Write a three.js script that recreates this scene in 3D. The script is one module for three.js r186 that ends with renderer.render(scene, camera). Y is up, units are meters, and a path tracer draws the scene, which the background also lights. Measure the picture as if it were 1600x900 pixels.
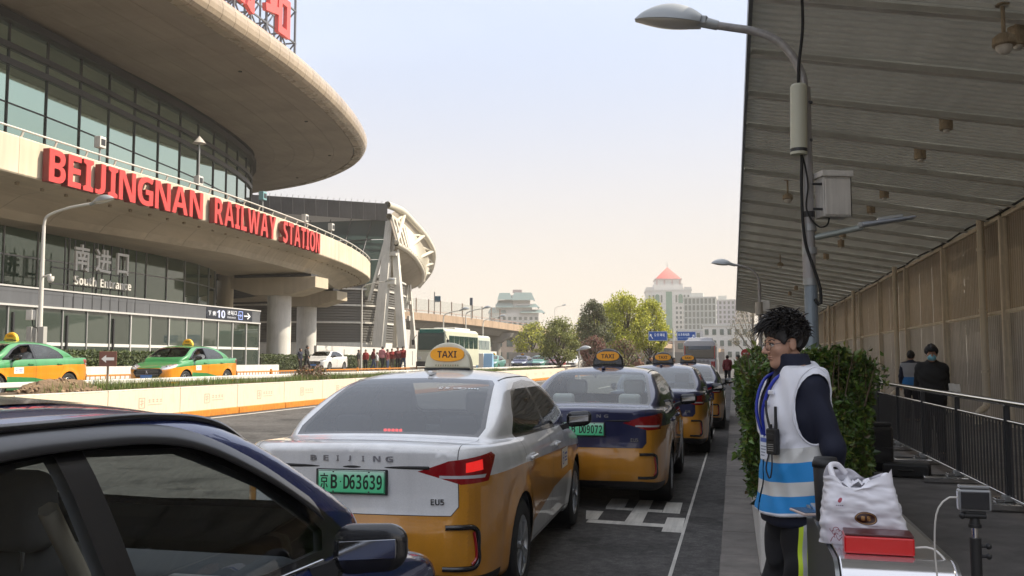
import * as THREE from 'three';
import { mergeGeometries } from 'three/addons/utils/BufferGeometryUtils.js';
import { FontLoader } from 'three/addons/loaders/FontLoader.js';
import { TextGeometry } from 'three/addons/geometries/TextGeometry.js';
import { RoundedBoxGeometry } from 'three/addons/geometries/RoundedBoxGeometry.js';

// ------------------------------------------------------------------ camera, sky, sun, exposure
const scene = new THREE.Scene();
const camera = new THREE.PerspectiveCamera(34.48, 16 / 9, 0.1, 3000);
camera.position.set(0, 1.62, 0);
camera.rotation.order = 'YXZ';
camera.rotation.set(THREE.MathUtils.degToRad(4.417), THREE.MathUtils.degToRad(13.383), 0);
const renderer = new THREE.WebGLRenderer({ antialias: true });
renderer.toneMapping = THREE.LinearToneMapping;
renderer.toneMappingExposure = 1.68;
renderer.shadowMap.enabled = true;
const SUN = new THREE.Vector3(Math.cos(.80) * Math.cos(.40), Math.sin(.80), -Math.cos(.80) * Math.sin(.40));
const sun = new THREE.DirectionalLight(new THREE.Color(1, .89, .72), 4.4);
sun.position.copy(SUN).multiplyScalar(150).add(new THREE.Vector3(-10, 0, -50));
sun.target.position.set(-10, 0, -50); scene.add(sun.target);
sun.castShadow = true; sun.shadow.radius = 2; sun.shadow.mapSize.set(4096, 4096);
Object.assign(sun.shadow.camera, { left: -110, right: 110, top: 110, bottom: -110, near: 1, far: 400 });
scene.add(sun);

// ------------------------------------------------------------------ random + noise
function rng(seed) { let s = seed >>> 0; return () => { s = (s + 0x6d2b79f5) | 0; let t = Math.imul(s ^ (s >>> 15), 1 | s); t = (t + Math.imul(t ^ (t >>> 7), 61 | t)) ^ t; return ((t ^ (t >>> 14)) >>> 0) / 4294967296; }; }
const hash = (x, y, s) => { let h = Math.imul(x | 0, 374761393) + Math.imul(y | 0, 668265263) + Math.imul(s | 0, 1442695041); h = Math.imul(h ^ (h >>> 13), 1274126177); return ((h ^ (h >>> 16)) >>> 0) / 4294967296; };
function vnoise(x, y, per, s) {
  const xi = Math.floor(x), yi = Math.floor(y), fx = x - xi, fy = y - yi, m = (a) => ((a % per) + per) % per;
  const u = fx * fx * (3 - 2 * fx), v = fy * fy * (3 - 2 * fy);
  const a = hash(m(xi), m(yi), s), b = hash(m(xi + 1), m(yi), s), c = hash(m(xi), m(yi + 1), s), d = hash(m(xi + 1), m(yi + 1), s);
  return a + (b - a) * u + (c - a) * v + (a - b - c + d) * u * v;
}
const fbm = (u, v, base, oct, s) => { let t = 0, a = .5, n = 0; for (let o = 0; o < oct; o++) { const p = base << o; t += a * vnoise(u * p, v * p, p, s + o); n += a; a *= .55; } return t / n; };
const smooth = (a, b, x) => { const t = Math.min(1, Math.max(0, (x - a) / (b - a))); return t * t * (3 - 2 * t); };
const lerp = (a, b, t) => a + (b - a) * t;

// the sky: a hazy spring sky, warm and pale at the horizon, pale blue above
{
  const W = 1024, H = 512, d = new Float32Array(W * H * 4);
  for (let j = 0; j < H; j++) for (let i = 0; i < W; i++) {
    const el = ((j + .5) / H - .5) * Math.PI, az = ((i + .5) / W - .5) * 2 * Math.PI;
    const dir = [Math.cos(el) * Math.cos(az), Math.sin(el), Math.cos(el) * Math.sin(az)];
    const e = Math.max(0, dir[1]);
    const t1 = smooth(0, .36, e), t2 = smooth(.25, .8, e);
    let r = lerp(lerp(.615, .415, t1), .66, t2), g = lerp(lerp(.55, .475, t1), .70, t2), b = lerp(lerp(.465, .60, t1), .80, t2);  // sky above the view brightened on purpose to lift the shade
    const c = fbm(i / W, j / H * .5, 6, 5, 91), cl = smooth(.48, .75, fbm((i / W) * 1, (j / H) * 2 % 1, 8, 5, 17));
    const k = .05 * cl * smooth(.06, .3, e) + .03 * (c - .5);
    r += k; g += k; b += k * .8;
    const cs = dir[0] * SUN.x + dir[1] * SUN.y + dir[2] * SUN.z, glow = .9 * Math.pow(Math.max(0, cs), 24) + .42 * Math.pow(Math.max(0, cs), 4);  // broad glow round the sun widened for extra fill in the shade
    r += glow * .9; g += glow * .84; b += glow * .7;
    if (dir[1] < 0) { const s = smooth(0, .12, -dir[1]); r = lerp(r, .2, s); g = lerp(g, .19, s); b = lerp(b, .175, s); }
    const o = (j * W + i) * 4; d[o] = r; d[o + 1] = g; d[o + 2] = b; d[o + 3] = 1;
  }
  const t = new THREE.DataTexture(d, W, H, THREE.RGBAFormat, THREE.FloatType);
  t.mapping = THREE.EquirectangularReflectionMapping; t.magFilter = t.minFilter = THREE.LinearFilter; t.needsUpdate = true;
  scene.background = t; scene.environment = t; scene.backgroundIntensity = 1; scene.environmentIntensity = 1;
}
scene.fog = new THREE.FogExp2(new THREE.Color(.80, .73, .645), .00055);

// ------------------------------------------------------------------ helpers
const V = (x, y, z) => new THREE.Vector3(x, y, z), R = THREE.MathUtils.degToRad;
const used = {};
function numbered(n) { const k = used[n] = (used[n] ?? -1) + 1; return k ? n + '_' + String(k).padStart(3, '0') : n; }
const shade = (o) => { o.castShadow = o.receiveShadow = true; return o; };
function tag(o, label, category, group, kind) { if (label) o.userData.label = label; if (category) o.userData.category = category; if (group) o.userData.group = group; if (kind) o.userData.kind = kind; return o; }
function thing(name, label, category, [x, y, z] = [0, 0, 0], turn = 0, group) { const o = new THREE.Group(); o.name = numbered(name); o.position.set(x, y, z); o.rotation.y = turn; scene.add(o); return tag(o, label, category, group); }
const flat = (g) => { let q = g.index ? g.toNonIndexed() : g; for (const k of Object.keys(q.attributes)) if (!['position', 'normal', 'uv'].includes(k)) q.deleteAttribute(k); if (!q.attributes.normal) q.computeVertexNormals(); if (!q.attributes.uv) q.setAttribute('uv', new THREE.BufferAttribute(new Float32Array(q.attributes.position.count * 2), 2)); q.morphAttributes = {}; return q; };
const merge = (...gs) => { const l = gs.flat(9).filter(Boolean).map(flat); return l.length === 1 ? l[0] : mergeGeometries(l); };
function part(name, geo, mat, parent = scene, label) { const m = shade(new THREE.Mesh(Array.isArray(geo) ? merge(geo) : geo, mat)); m.name = parent === scene ? numbered(name) : name; parent.add(m); if (label) m.userData.label = label; return m; }
const struct = (name, geo, mat) => { const m = part(name, geo, mat); m.userData.kind = 'structure'; return m; };
// box-projected uv in metres
function uvm(g, s = 1, ox = 0, oy = 0) { g = flat(g); const p = g.attributes.position, n = g.attributes.normal, u = new Float32Array(p.count * 2); for (let i = 0; i < p.count; i += 3) { const ax = Math.abs(n.getX(i) + n.getX(i + 1) + n.getX(i + 2)), ay = Math.abs(n.getY(i) + n.getY(i + 1) + n.getY(i + 2)), az = Math.abs(n.getZ(i) + n.getZ(i + 1) + n.getZ(i + 2)); for (let k = i; k < i + 3; k++) { const x = p.getX(k), y = p.getY(k), z = p.getZ(k); const [a, b] = ay >= ax && ay >= az ? [x, z] : ax >= az ? [z, y] : [x, y]; u[k * 2] = a * s + ox; u[k * 2 + 1] = b * s + oy; } } g.setAttribute('uv', new THREE.BufferAttribute(u, 2)); return g; }
const move = (g, x, y, z) => g.translate(x, y, z);
const bx = (w, h, d, x = 0, y = 0, z = 0) => new THREE.BoxGeometry(w, h, d).translate(x, y, z);
const rbx = (w, h, d, r, x = 0, y = 0, z = 0, s = 2) => new RoundedBoxGeometry(w, h, d, s, Math.min(r, w / 2.01, h / 2.01, d / 2.01)).translate(x, y, z);
const cyl = (r0, r1, h, x = 0, y = 0, z = 0, n = 20) => new THREE.CylinderGeometry(r0, r1, h, n).translate(x, y, z);   // r0 top
const sph = (r, x = 0, y = 0, z = 0, n = 16) => new THREE.SphereGeometry(r, n, Math.ceil(n * .7)).translate(x, y, z);
function rod(a, b, r0, r1 = r0, n = 10) { a = a.isVector3 ? a : V(...a); b = b.isVector3 ? b : V(...b); const d = b.clone().sub(a), l = d.length(); const g = new THREE.CylinderGeometry(r1, r0, l, n); g.applyQuaternion(new THREE.Quaternion().setFromUnitVectors(V(0, 1, 0), d.normalize())); return g.translate((a.x + b.x) / 2, (a.y + b.y) / 2, (a.z + b.z) / 2); }
function bar(a, b, w, h) { a = a.isVector3 ? a : V(...a); b = b.isVector3 ? b : V(...b); const d = b.clone().sub(a), l = d.length(); const g = new THREE.BoxGeometry(w, h, l); const m = new THREE.Matrix4().lookAt(b, a, Math.abs(d.y / l) > .98 ? V(1, 0, 0) : V(0, 1, 0)); g.applyMatrix4(m); return g.translate((a.x + b.x) / 2, (a.y + b.y) / 2, (a.z + b.z) / 2); }
const tube = (pts, r, n = 40, k = 8, closed = false) => new THREE.TubeGeometry(new THREE.CatmullRomCurve3(pts.map((p) => p.isVector3 ? p : V(...p)), closed, 'centripetal'), n, r, k, closed);
const lathe = (pts, n = 32) => new THREE.LatheGeometry(pts.map((p) => new THREE.Vector2(...p)), n);
function prism(pts, depth, bevel = 0) { const s = new THREE.Shape(pts.map((p) => new THREE.Vector2(...p))); return new THREE.ExtrudeGeometry(s, { depth: depth - 2 * bevel, bevelEnabled: bevel > 0, bevelSize: bevel, bevelThickness: bevel, bevelSegments: 2, bevelOffset: -bevel, curveSegments: 16 }).translate(0, 0, bevel); }
const rot = (g, x = 0, y = 0, z = 0) => { if (x) g.rotateX(x); if (y) g.rotateY(y); if (z) g.rotateZ(z); return g; };
function raw(tris, normals, uvs) { const g = new THREE.BufferGeometry(); g.setAttribute('position', new THREE.Float32BufferAttribute(tris, 3)); if (normals) g.setAttribute('normal', new THREE.Float32BufferAttribute(normals, 3)); if (uvs) g.setAttribute('uv', new THREE.Float32BufferAttribute(uvs, 2)); if (!normals) g.computeVertexNormals(); return flat(g); }
// a strip swept along plan points: rows of [x,y,z] arrays -> smooth or faceted surface
function grid(rows, facet = false) { const p = [], u = []; const q = (a, ua) => { p.push(...a); u.push(...ua); }; for (let i = 0; i + 1 < rows.length; i++) for (let j = 0; j + 1 < rows[i].length; j++) { const a = rows[i][j], b = rows[i + 1][j], c = rows[i + 1][j + 1], d = rows[i][j + 1]; q(a, [i, j]); q(b, [i + 1, j]); q(c, [i + 1, j + 1]); q(a, [i, j]); q(c, [i + 1, j + 1]); q(d, [i, j + 1]); } const g = raw(p, null, u); if (!facet) smoothNormals(g); return g; }
function smoothNormals(g) { const p = g.attributes.position, n = g.attributes.normal, m = new Map(); const key = (i) => Math.round(p.getX(i) * 2000) + '_' + Math.round(p.getY(i) * 2000) + '_' + Math.round(p.getZ(i) * 2000); for (let i = 0; i < p.count; i++) { const k = key(i), e = m.get(k) ?? [0, 0, 0]; e[0] += n.getX(i); e[1] += n.getY(i); e[2] += n.getZ(i); m.set(k, e); } for (let i = 0; i < p.count; i++) { const e = m.get(key(i)), l = Math.hypot(...e) || 1; n.setXYZ(i, e[0] / l, e[1] / l, e[2] / l); } return g; }
function displace(g, f) { const p = g.attributes.position; for (let i = 0; i < p.count; i++) { const q = f(p.getX(i), p.getY(i), p.getZ(i)); p.setXYZ(i, q[0], q[1], q[2]); } g.computeVertexNormals(); return g; }

// ------------------------------------------------------------------ textures and materials
function noiseTex(n, f, srgb = true, rep = 1) { const d = new Uint8Array(n * n * 4); for (let j = 0; j < n; j++) for (let i = 0; i < n; i++) { const c = f(i / n, j / n, i, j), o = (j * n + i) * 4; const a = Array.isArray(c) ? c : [c, c, c]; for (let k = 0; k < 3; k++) d[o + k] = Math.max(0, Math.min(255, a[k] * 255)); d[o + 3] = 255; } const t = new THREE.DataTexture(d, n, n); t.wrapS = t.wrapT = THREE.RepeatWrapping; t.magFilter = t.minFilter = THREE.LinearFilter; t.repeat.set(rep, rep); if (srgb) t.colorSpace = THREE.SRGBColorSpace; t.needsUpdate = true; return t; }
const rep = (t, x, y = x) => { const c = t.clone(); c.repeat.set(x, y); c.needsUpdate = true; return c; };
function canvasTex(w, h, draw) { const c = document.createElement('canvas'); c.width = w; c.height = h; draw(c.getContext('2d'), w, h); const t = new THREE.CanvasTexture(c); t.colorSpace = THREE.SRGBColorSpace; t.magFilter = THREE.LinearFilter; return t; }
const T = {
  asphalt: noiseTex(1024, (u, v, i, j) => { const sp = hash(i, j, 5), b = fbm(u, v, 5, 5, 11), c = fbm(u, v, 128, 2, 31), st = smooth(.58, .8, fbm(u, v, 7, 4, 53)), ol = smooth(.66, .74, fbm(u, v, 11, 3, 59)); const e = .64 + .26 * (b - .5) + .30 * (c - .5) + .24 * (sp - .5) + (sp > .988 ? .22 : 0) - .10 * st - .16 * ol; return [e, e * .985, e * .965]; }),
  asphaltB: noiseTex(512, (u, v, i, j) => .5 + .5 * (hash(i, j, 7) - .5) + .5 * (fbm(u, v, 96, 2, 3) - .5), false),
  concrete: noiseTex(512, (u, v, i, j) => { const b = fbm(u, v, 3, 6, 21), st = fbm(u * 1, v * .12, 24, 3, 27), s = hash(i, j, 9); const e = .93 + .13 * (b - .5) + .10 * (st - .5) + .04 * (s - .5); return [e, e * .99, e * .97]; }),
  grime: noiseTex(512, (u, v, i, j) => { const st = fbm(u, v * .06, 32, 4, 47), b = fbm(u, v, 5, 5, 43); const e = .92 + .22 * (st - .5) + .15 * (b - .5); return [e, e * .985, e * .96]; }),
  fine: noiseTex(256, (u, v, i, j) => .5 + .35 * (hash(i, j, 13) - .5) + .5 * (fbm(u, v, 12, 4, 15) - .5), false),
  rough: noiseTex(256, (u, v) => .55 + .6 * (fbm(u, v, 6, 5, 61) - .5), false),
  weave: noiseTex(256, (u, v, i, j) => .5 + .25 * Math.sin(i * 1.57) * Math.sin(j * 1.57) + .4 * (fbm(u, v, 8, 4, 71) - .5), false),
  steel: noiseTex(256, (u, v, i, j) => .42 + .25 * (fbm(u * .05, v, 64, 3, 81) - .5) + .3 * (fbm(u, v, 4, 4, 83) - .5), false),
  paving: noiseTex(512, (u, v, i, j) => { const e = .7 + .3 * (fbm(u, v, 5, 5, 101) - .5) + .22 * (hash(i, j, 103) - .5); return [e, e * .99, e * .97]; }),
  smudge: noiseTex(512, (u, v) => .35 + .65 * smooth(.42, .8, fbm(u, v, 5, 5, 131)), false),
};
const std = (c, r = .7, o = {}) => new THREE.MeshStandardMaterial({ color: Array.isArray(c) ? new THREE.Color().setRGB(...c) : new THREE.Color(c), roughness: r, ...o });
const phy = (c, r = .5, o = {}) => new THREE.MeshPhysicalMaterial({ color: Array.isArray(c) ? new THREE.Color().setRGB(...c) : new THREE.Color(c), roughness: r, ...o });
const font = await new FontLoader().loadAsync('fonts/droid/droid_sans_bold.typeface.json');
const M = {
  asphalt: std([.175, .172, .172], .9, { map: rep(T.asphalt, .14), bumpMap: rep(T.asphaltB, .9), bumpScale: .006 }),
  roadFar: std([.24, .23, .215], .9, { map: rep(T.asphalt, .09), bumpMap: rep(T.asphaltB, .45), bumpScale: .006 }),
  lineWhite: std([.62, .62, .6], .75, { map: rep(T.grime, .9) }),
  pave: std([.31, .295, .29], .85, { map: rep(T.paving, .8), bumpMap: rep(T.fine, 2), bumpScale: .003 }),
  kerb: [0, 1, 2, 3].map((i) => std([.27 + .03 * i, .25 + .028 * i, .235 + .026 * i], .88, { map: rep(T.paving, .9 + .1 * i), bumpMap: rep(T.fine, 3), bumpScale: .003 })),
  soil: std([.16, .11, .07], .95, { map: rep(T.paving, .7) }),
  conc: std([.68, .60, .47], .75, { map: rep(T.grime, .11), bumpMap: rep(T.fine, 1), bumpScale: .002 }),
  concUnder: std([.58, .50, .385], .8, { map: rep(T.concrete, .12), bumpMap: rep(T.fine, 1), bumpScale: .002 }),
  barrier: std([.72, .65, .56], .6, { map: rep(T.grime, .3) }),
  orange: std([.66, .25, .03], .6, { map: rep(T.grime, .5) }),
  white: std([.74, .73, .71], .55, { map: rep(T.concrete, .4) }),
  whiteSteel: std([.70, .69, .66], .45, { map: rep(T.concrete, .3) }),
  greySteel: std([.34, .35, .36], .45, { metalness: .3, map: rep(T.concrete, .7) }),
  darkSteel: std([.05, .052, .056], .4, { metalness: .4 }),
  black: std([.012, .012, .013], .55),
  rubber: std([.018, .018, .018], .85, { bumpMap: rep(T.fine, 8), bumpScale: .001 }),
  blackGloss: phy([.012, .012, .014], .25, { clearcoat: .6, clearcoatRoughness: .1 }),
  stainless: std([.62, .62, .62], .28, { metalness: 1, roughnessMap: rep(T.steel, 2) }),
  chrome: std([.75, .75, .76], .12, { metalness: 1 }),
};
const cloth = (c, k = .85) => std(c, k, { bumpMap: rep(T.weave, 14), bumpScale: .0008 });
// ------------------------------------------------------------------ distance fields, surface nets, clipping
const smin = (a, b, k) => { const h = Math.max(k - Math.abs(a - b), 0) / k; return Math.min(a, b) - h * h * k * .25; };
const smax = (a, b, k) => -smin(-a, -b, k);
function sdPoly(v) {
  const n = v.length, ex = [], ey = [], il = []; for (let i = 0; i < n; i++) { const j = (i + n - 1) % n; ex[i] = v[j][0] - v[i][0]; ey[i] = v[j][1] - v[i][1]; il[i] = 1 / (ex[i] * ex[i] + ey[i] * ey[i]); }
  return (x, y) => { let d = 1e9, s = 1; for (let i = 0; i < n; i++) { const j = (i + n - 1) % n, wx = x - v[i][0], wy = y - v[i][1]; let t = (wx * ex[i] + wy * ey[i]) * il[i]; t = t < 0 ? 0 : t > 1 ? 1 : t; const bx_ = wx - ex[i] * t, by = wy - ey[i] * t, q = bx_ * bx_ + by * by; if (q < d) d = q; const a = y >= v[i][1], b = y < v[j][1], c = ex[i] * wy > ey[i] * wx; if ((a && b && c) || (!a && !b && !c)) s = -s; } return s * Math.sqrt(d); };
}
// rounds the corners of an outline so that extrusions of it shade smoothly
function spline(pts, n = 6, closed = true) { const c = new THREE.CatmullRomCurve3(pts.map(([x, y]) => V(x, y, 0)), closed, 'centripetal'); return c.getPoints(pts.length * n).slice(0, closed ? -1 : undefined).map((p) => [p.x, p.y]); }
function grad(f, x, y, z, e = .0015) { return [(f(x + e, y, z) - f(x - e, y, z)) / (2 * e), (f(x, y + e, z) - f(x, y - e, z)) / (2 * e), (f(x, y, z + e) - f(x, y, z - e)) / (2 * e)]; }
function snap(f, p, it = 6) { let [x, y, z] = p, g; for (let i = 0; i < it; i++) { const d = f(x, y, z); g = grad(f, x, y, z); const l = g[0] * g[0] + g[1] * g[1] + g[2] * g[2] || 1; x -= d * g[0] / l * .9; y -= d * g[1] / l * .9; z -= d * g[2] / l * .9; } const l = Math.hypot(...g) || 1; return { p: [x, y, z], n: [g[0] / l, g[1] / l, g[2] / l] }; }
// returns a triangle soup {p, n}: flat arrays of 9 numbers per triangle
function nets(f, lo, hi, cell, its = 3, ge = .0015) {
  const nx = Math.ceil((hi[0] - lo[0]) / cell) + 1, ny = Math.ceil((hi[1] - lo[1]) / cell) + 1, nz = Math.ceil((hi[2] - lo[2]) / cell) + 1, val = new Float32Array(nx * ny * nz), at = (i, j, k) => (k * ny + j) * nx + i;
  // coarse pass: skip blocks far from the surface
  const B = 4; for (let k = 0; k < nz; k += B) for (let j = 0; j < ny; j += B) for (let i = 0; i < nx; i += B) {
    const m = f(lo[0] + (i + B / 2) * cell, lo[1] + (j + B / 2) * cell, lo[2] + (k + B / 2) * cell), far = Math.abs(m) > cell * B * 1.5;
    for (let c = k; c < Math.min(k + B, nz); c++) for (let b = j; b < Math.min(j + B, ny); b++) for (let a = i; a < Math.min(i + B, nx); a++) val[at(a, b, c)] = far ? m : f(lo[0] + a * cell, lo[1] + b * cell, lo[2] + c * cell);
  }
  const idx = new Int32Array(nx * ny * nz).fill(-1), P = [], E = [[0, 1], [2, 3], [4, 5], [6, 7], [0, 2], [1, 3], [4, 6], [5, 7], [0, 4], [1, 5], [2, 6], [3, 7]], v = new Float32Array(8);
  for (let k = 0; k < nz - 1; k++) for (let j = 0; j < ny - 1; j++) for (let i = 0; i < nx - 1; i++) {
    let s = 0; for (let c = 0; c < 8; c++) { v[c] = val[at(i + (c & 1), j + ((c >> 1) & 1), k + (c >> 2))]; if (v[c] < 0) s++; }
    if (s === 0 || s === 8) continue; let x = 0, y = 0, z = 0, n = 0;
    for (const [a, b] of E) if ((v[a] < 0) !== (v[b] < 0)) { const t = v[a] / (v[a] - v[b]); x += (a & 1) + t * ((b & 1) - (a & 1)); y += ((a >> 1) & 1) + t * (((b >> 1) & 1) - ((a >> 1) & 1)); z += (a >> 2) + t * ((b >> 2) - (a >> 2)); n++; }
    idx[at(i, j, k)] = P.length / 3; P.push(lo[0] + (i + x / n) * cell, lo[1] + (j + y / n) * cell, lo[2] + (k + z / n) * cell);
  }
  const nv = P.length / 3, N = new Float32Array(nv * 3);
  for (let i = 0; i < nv; i++) { const q = [P[i * 3], P[i * 3 + 1], P[i * 3 + 2]]; let g; for (let t = 0; t < its; t++) { const d = f(...q); g = grad(f, q[0], q[1], q[2], ge); const l = g[0] * g[0] + g[1] * g[1] + g[2] * g[2] || 1, m = Math.min(1, cell * .8 / (Math.abs(d) / Math.sqrt(l) + 1e-9)); for (let a = 0; a < 3; a++) q[a] -= d * g[a] / l * m; } g = grad(f, q[0], q[1], q[2], ge); const l = Math.hypot(...g) || 1; for (let a = 0; a < 3; a++) { P[i * 3 + a] = q[a]; N[i * 3 + a] = g[a] / l; } }
  const p = [], n = [], put = (a) => { p.push(P[a * 3], P[a * 3 + 1], P[a * 3 + 2]); n.push(N[a * 3], N[a * 3 + 1], N[a * 3 + 2]); };
  const quad = (a, b, c, d, flip) => { if (a < 0 || b < 0 || c < 0 || d < 0) return; for (const q of flip ? [a, c, b, a, d, c] : [a, b, c, a, c, d]) put(q); };
  for (let k = 1; k < nz - 1; k++) for (let j = 1; j < ny - 1; j++) for (let i = 1; i < nx - 1; i++) {
    const a = val[at(i, j, k)] < 0;
    if (a !== val[at(i + 1, j, k)] < 0) quad(idx[at(i, j - 1, k - 1)], idx[at(i, j, k - 1)], idx[at(i, j, k)], idx[at(i, j - 1, k)], !a);
    if (a !== val[at(i, j + 1, k)] < 0) quad(idx[at(i - 1, j, k - 1)], idx[at(i - 1, j, k)], idx[at(i, j, k)], idx[at(i, j, k - 1)], !a);
    if (a !== val[at(i, j, k + 1)] < 0) quad(idx[at(i - 1, j - 1, k)], idx[at(i, j - 1, k)], idx[at(i, j, k)], idx[at(i - 1, j, k)], !a);
  }
  return { p, n };
}
const ccw = (poly) => { let a = 0; for (let i = 0; i < poly.length; i++) { const q = poly[(i + 1) % poly.length]; a += poly[i][0] * q[1] - q[0] * poly[i][1]; } return a < 0 ? [...poly].reverse() : poly; };
// splits a soup by a convex outline seen through proj(x, y, z) -> [u, v]; shrink moves every edge inwards
function carve(s, proj, poly, keep = null, shrink = 0) {
  const E = ccw(poly).map((a, i, l) => { const b = l[(i + 1) % l.length], dx = b[0] - a[0], dy = b[1] - a[1], L = Math.hypot(dx, dy); return [-dy / L, dx / L, (-dy * a[0] + dx * a[1]) / L + shrink]; });
  const I = { p: [], n: [] }, O = { p: [], n: [] }, { p, n } = s;
  const emit = (T, vs) => { for (let i = 1; i + 1 < vs.length; i++) for (const q of [vs[0], vs[i], vs[i + 1]]) { T.p.push(q[0], q[1], q[2]); T.n.push(q[3], q[4], q[5]); } };
  for (let t = 0; t < p.length; t += 9) {
    let vs = []; for (let k = 0; k < 3; k++) { const o = t + k * 3, q = proj(p[o], p[o + 1], p[o + 2]); vs.push([p[o], p[o + 1], p[o + 2], n[o], n[o + 1], n[o + 2], q[0], q[1]]); }
    let out = keep && !keep((p[t] + p[t + 3] + p[t + 6]) / 3, (p[t + 1] + p[t + 4] + p[t + 7]) / 3, (p[t + 2] + p[t + 5] + p[t + 8]) / 3);
    if (!out) for (const [a, b, c] of E) if (vs.every((q) => a * q[6] + b * q[7] <= c)) { out = true; break; }
    if (out) { for (let k = 0; k < 9; k++) { O.p.push(p[t + k]); O.n.push(n[t + k]); } continue; }
    for (const [a, b, c] of E) {
      if (!vs.length) break; const ins = [], outs = [];
      for (let k = 0; k < vs.length; k++) { const A = vs[k], B = vs[(k + 1) % vs.length], da = a * A[6] + b * A[7] - c, db = a * B[6] + b * B[7] - c; if (da >= 0) ins.push(A); else outs.push(A); if ((da >= 0) !== (db >= 0)) { const u = da / (da - db), m = A.map((x, j) => x + (B[j] - x) * u); ins.push(m); outs.push(m); } }
      if (outs.length > 2) emit(O, outs); vs = ins.length > 2 ? ins : [];
    }
    if (vs.length > 2) emit(I, vs);
  }
  return [I, O];
}
const soupGeo = (...ss) => { const p = [], n = []; for (const s of ss.flat()) { for (let i = 0; i < s.p.length; i++) { p.push(s.p[i]); n.push(s.n[i]); } } if (!p.length) return null; const g = new THREE.BufferGeometry(); g.setAttribute('position', new THREE.Float32BufferAttribute(p, 3)); g.setAttribute('normal', new THREE.Float32BufferAttribute(n, 3)); g.setAttribute('uv', new THREE.Float32BufferAttribute(new Float32Array(p.length / 3 * 2), 2)); return uvm(g); };
const offset = (s, d) => ({ p: s.p.map((x, i) => x + s.n[i] * d), n: s.n });
const join = (...ss) => { const o = { p: [], n: [] }; for (const s of ss) for (let i = 0; i < s.p.length; i++) { o.p.push(s.p[i]); o.n.push(s.n[i]); } return o; };

// halves of a mirrored geometry, right (+x) and left
const halvesOf = new Map();
function halves(g) { if (halvesOf.has(g)) return halvesOf.get(g); g = flat(g); const keys = ['position', 'normal', 'uv'], o = [{}, {}]; for (const h of o) for (const k of keys) h[k] = []; const P = g.attributes.position; for (let i = 0; i < P.count; i += 3) { const h = o[P.getX(i) + P.getX(i + 1) + P.getX(i + 2) > 0 ? 0 : 1]; for (const k of keys) { const a = g.attributes[k]; for (let j = i; j < i + 3; j++) for (let c = 0; c < a.itemSize; c++) h[k].push(a.array[j * a.itemSize + c]); } } const r = o.map((h) => raw(h.position, h.normal, h.uv)); halvesOf.set(g, r); return r; }
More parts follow.
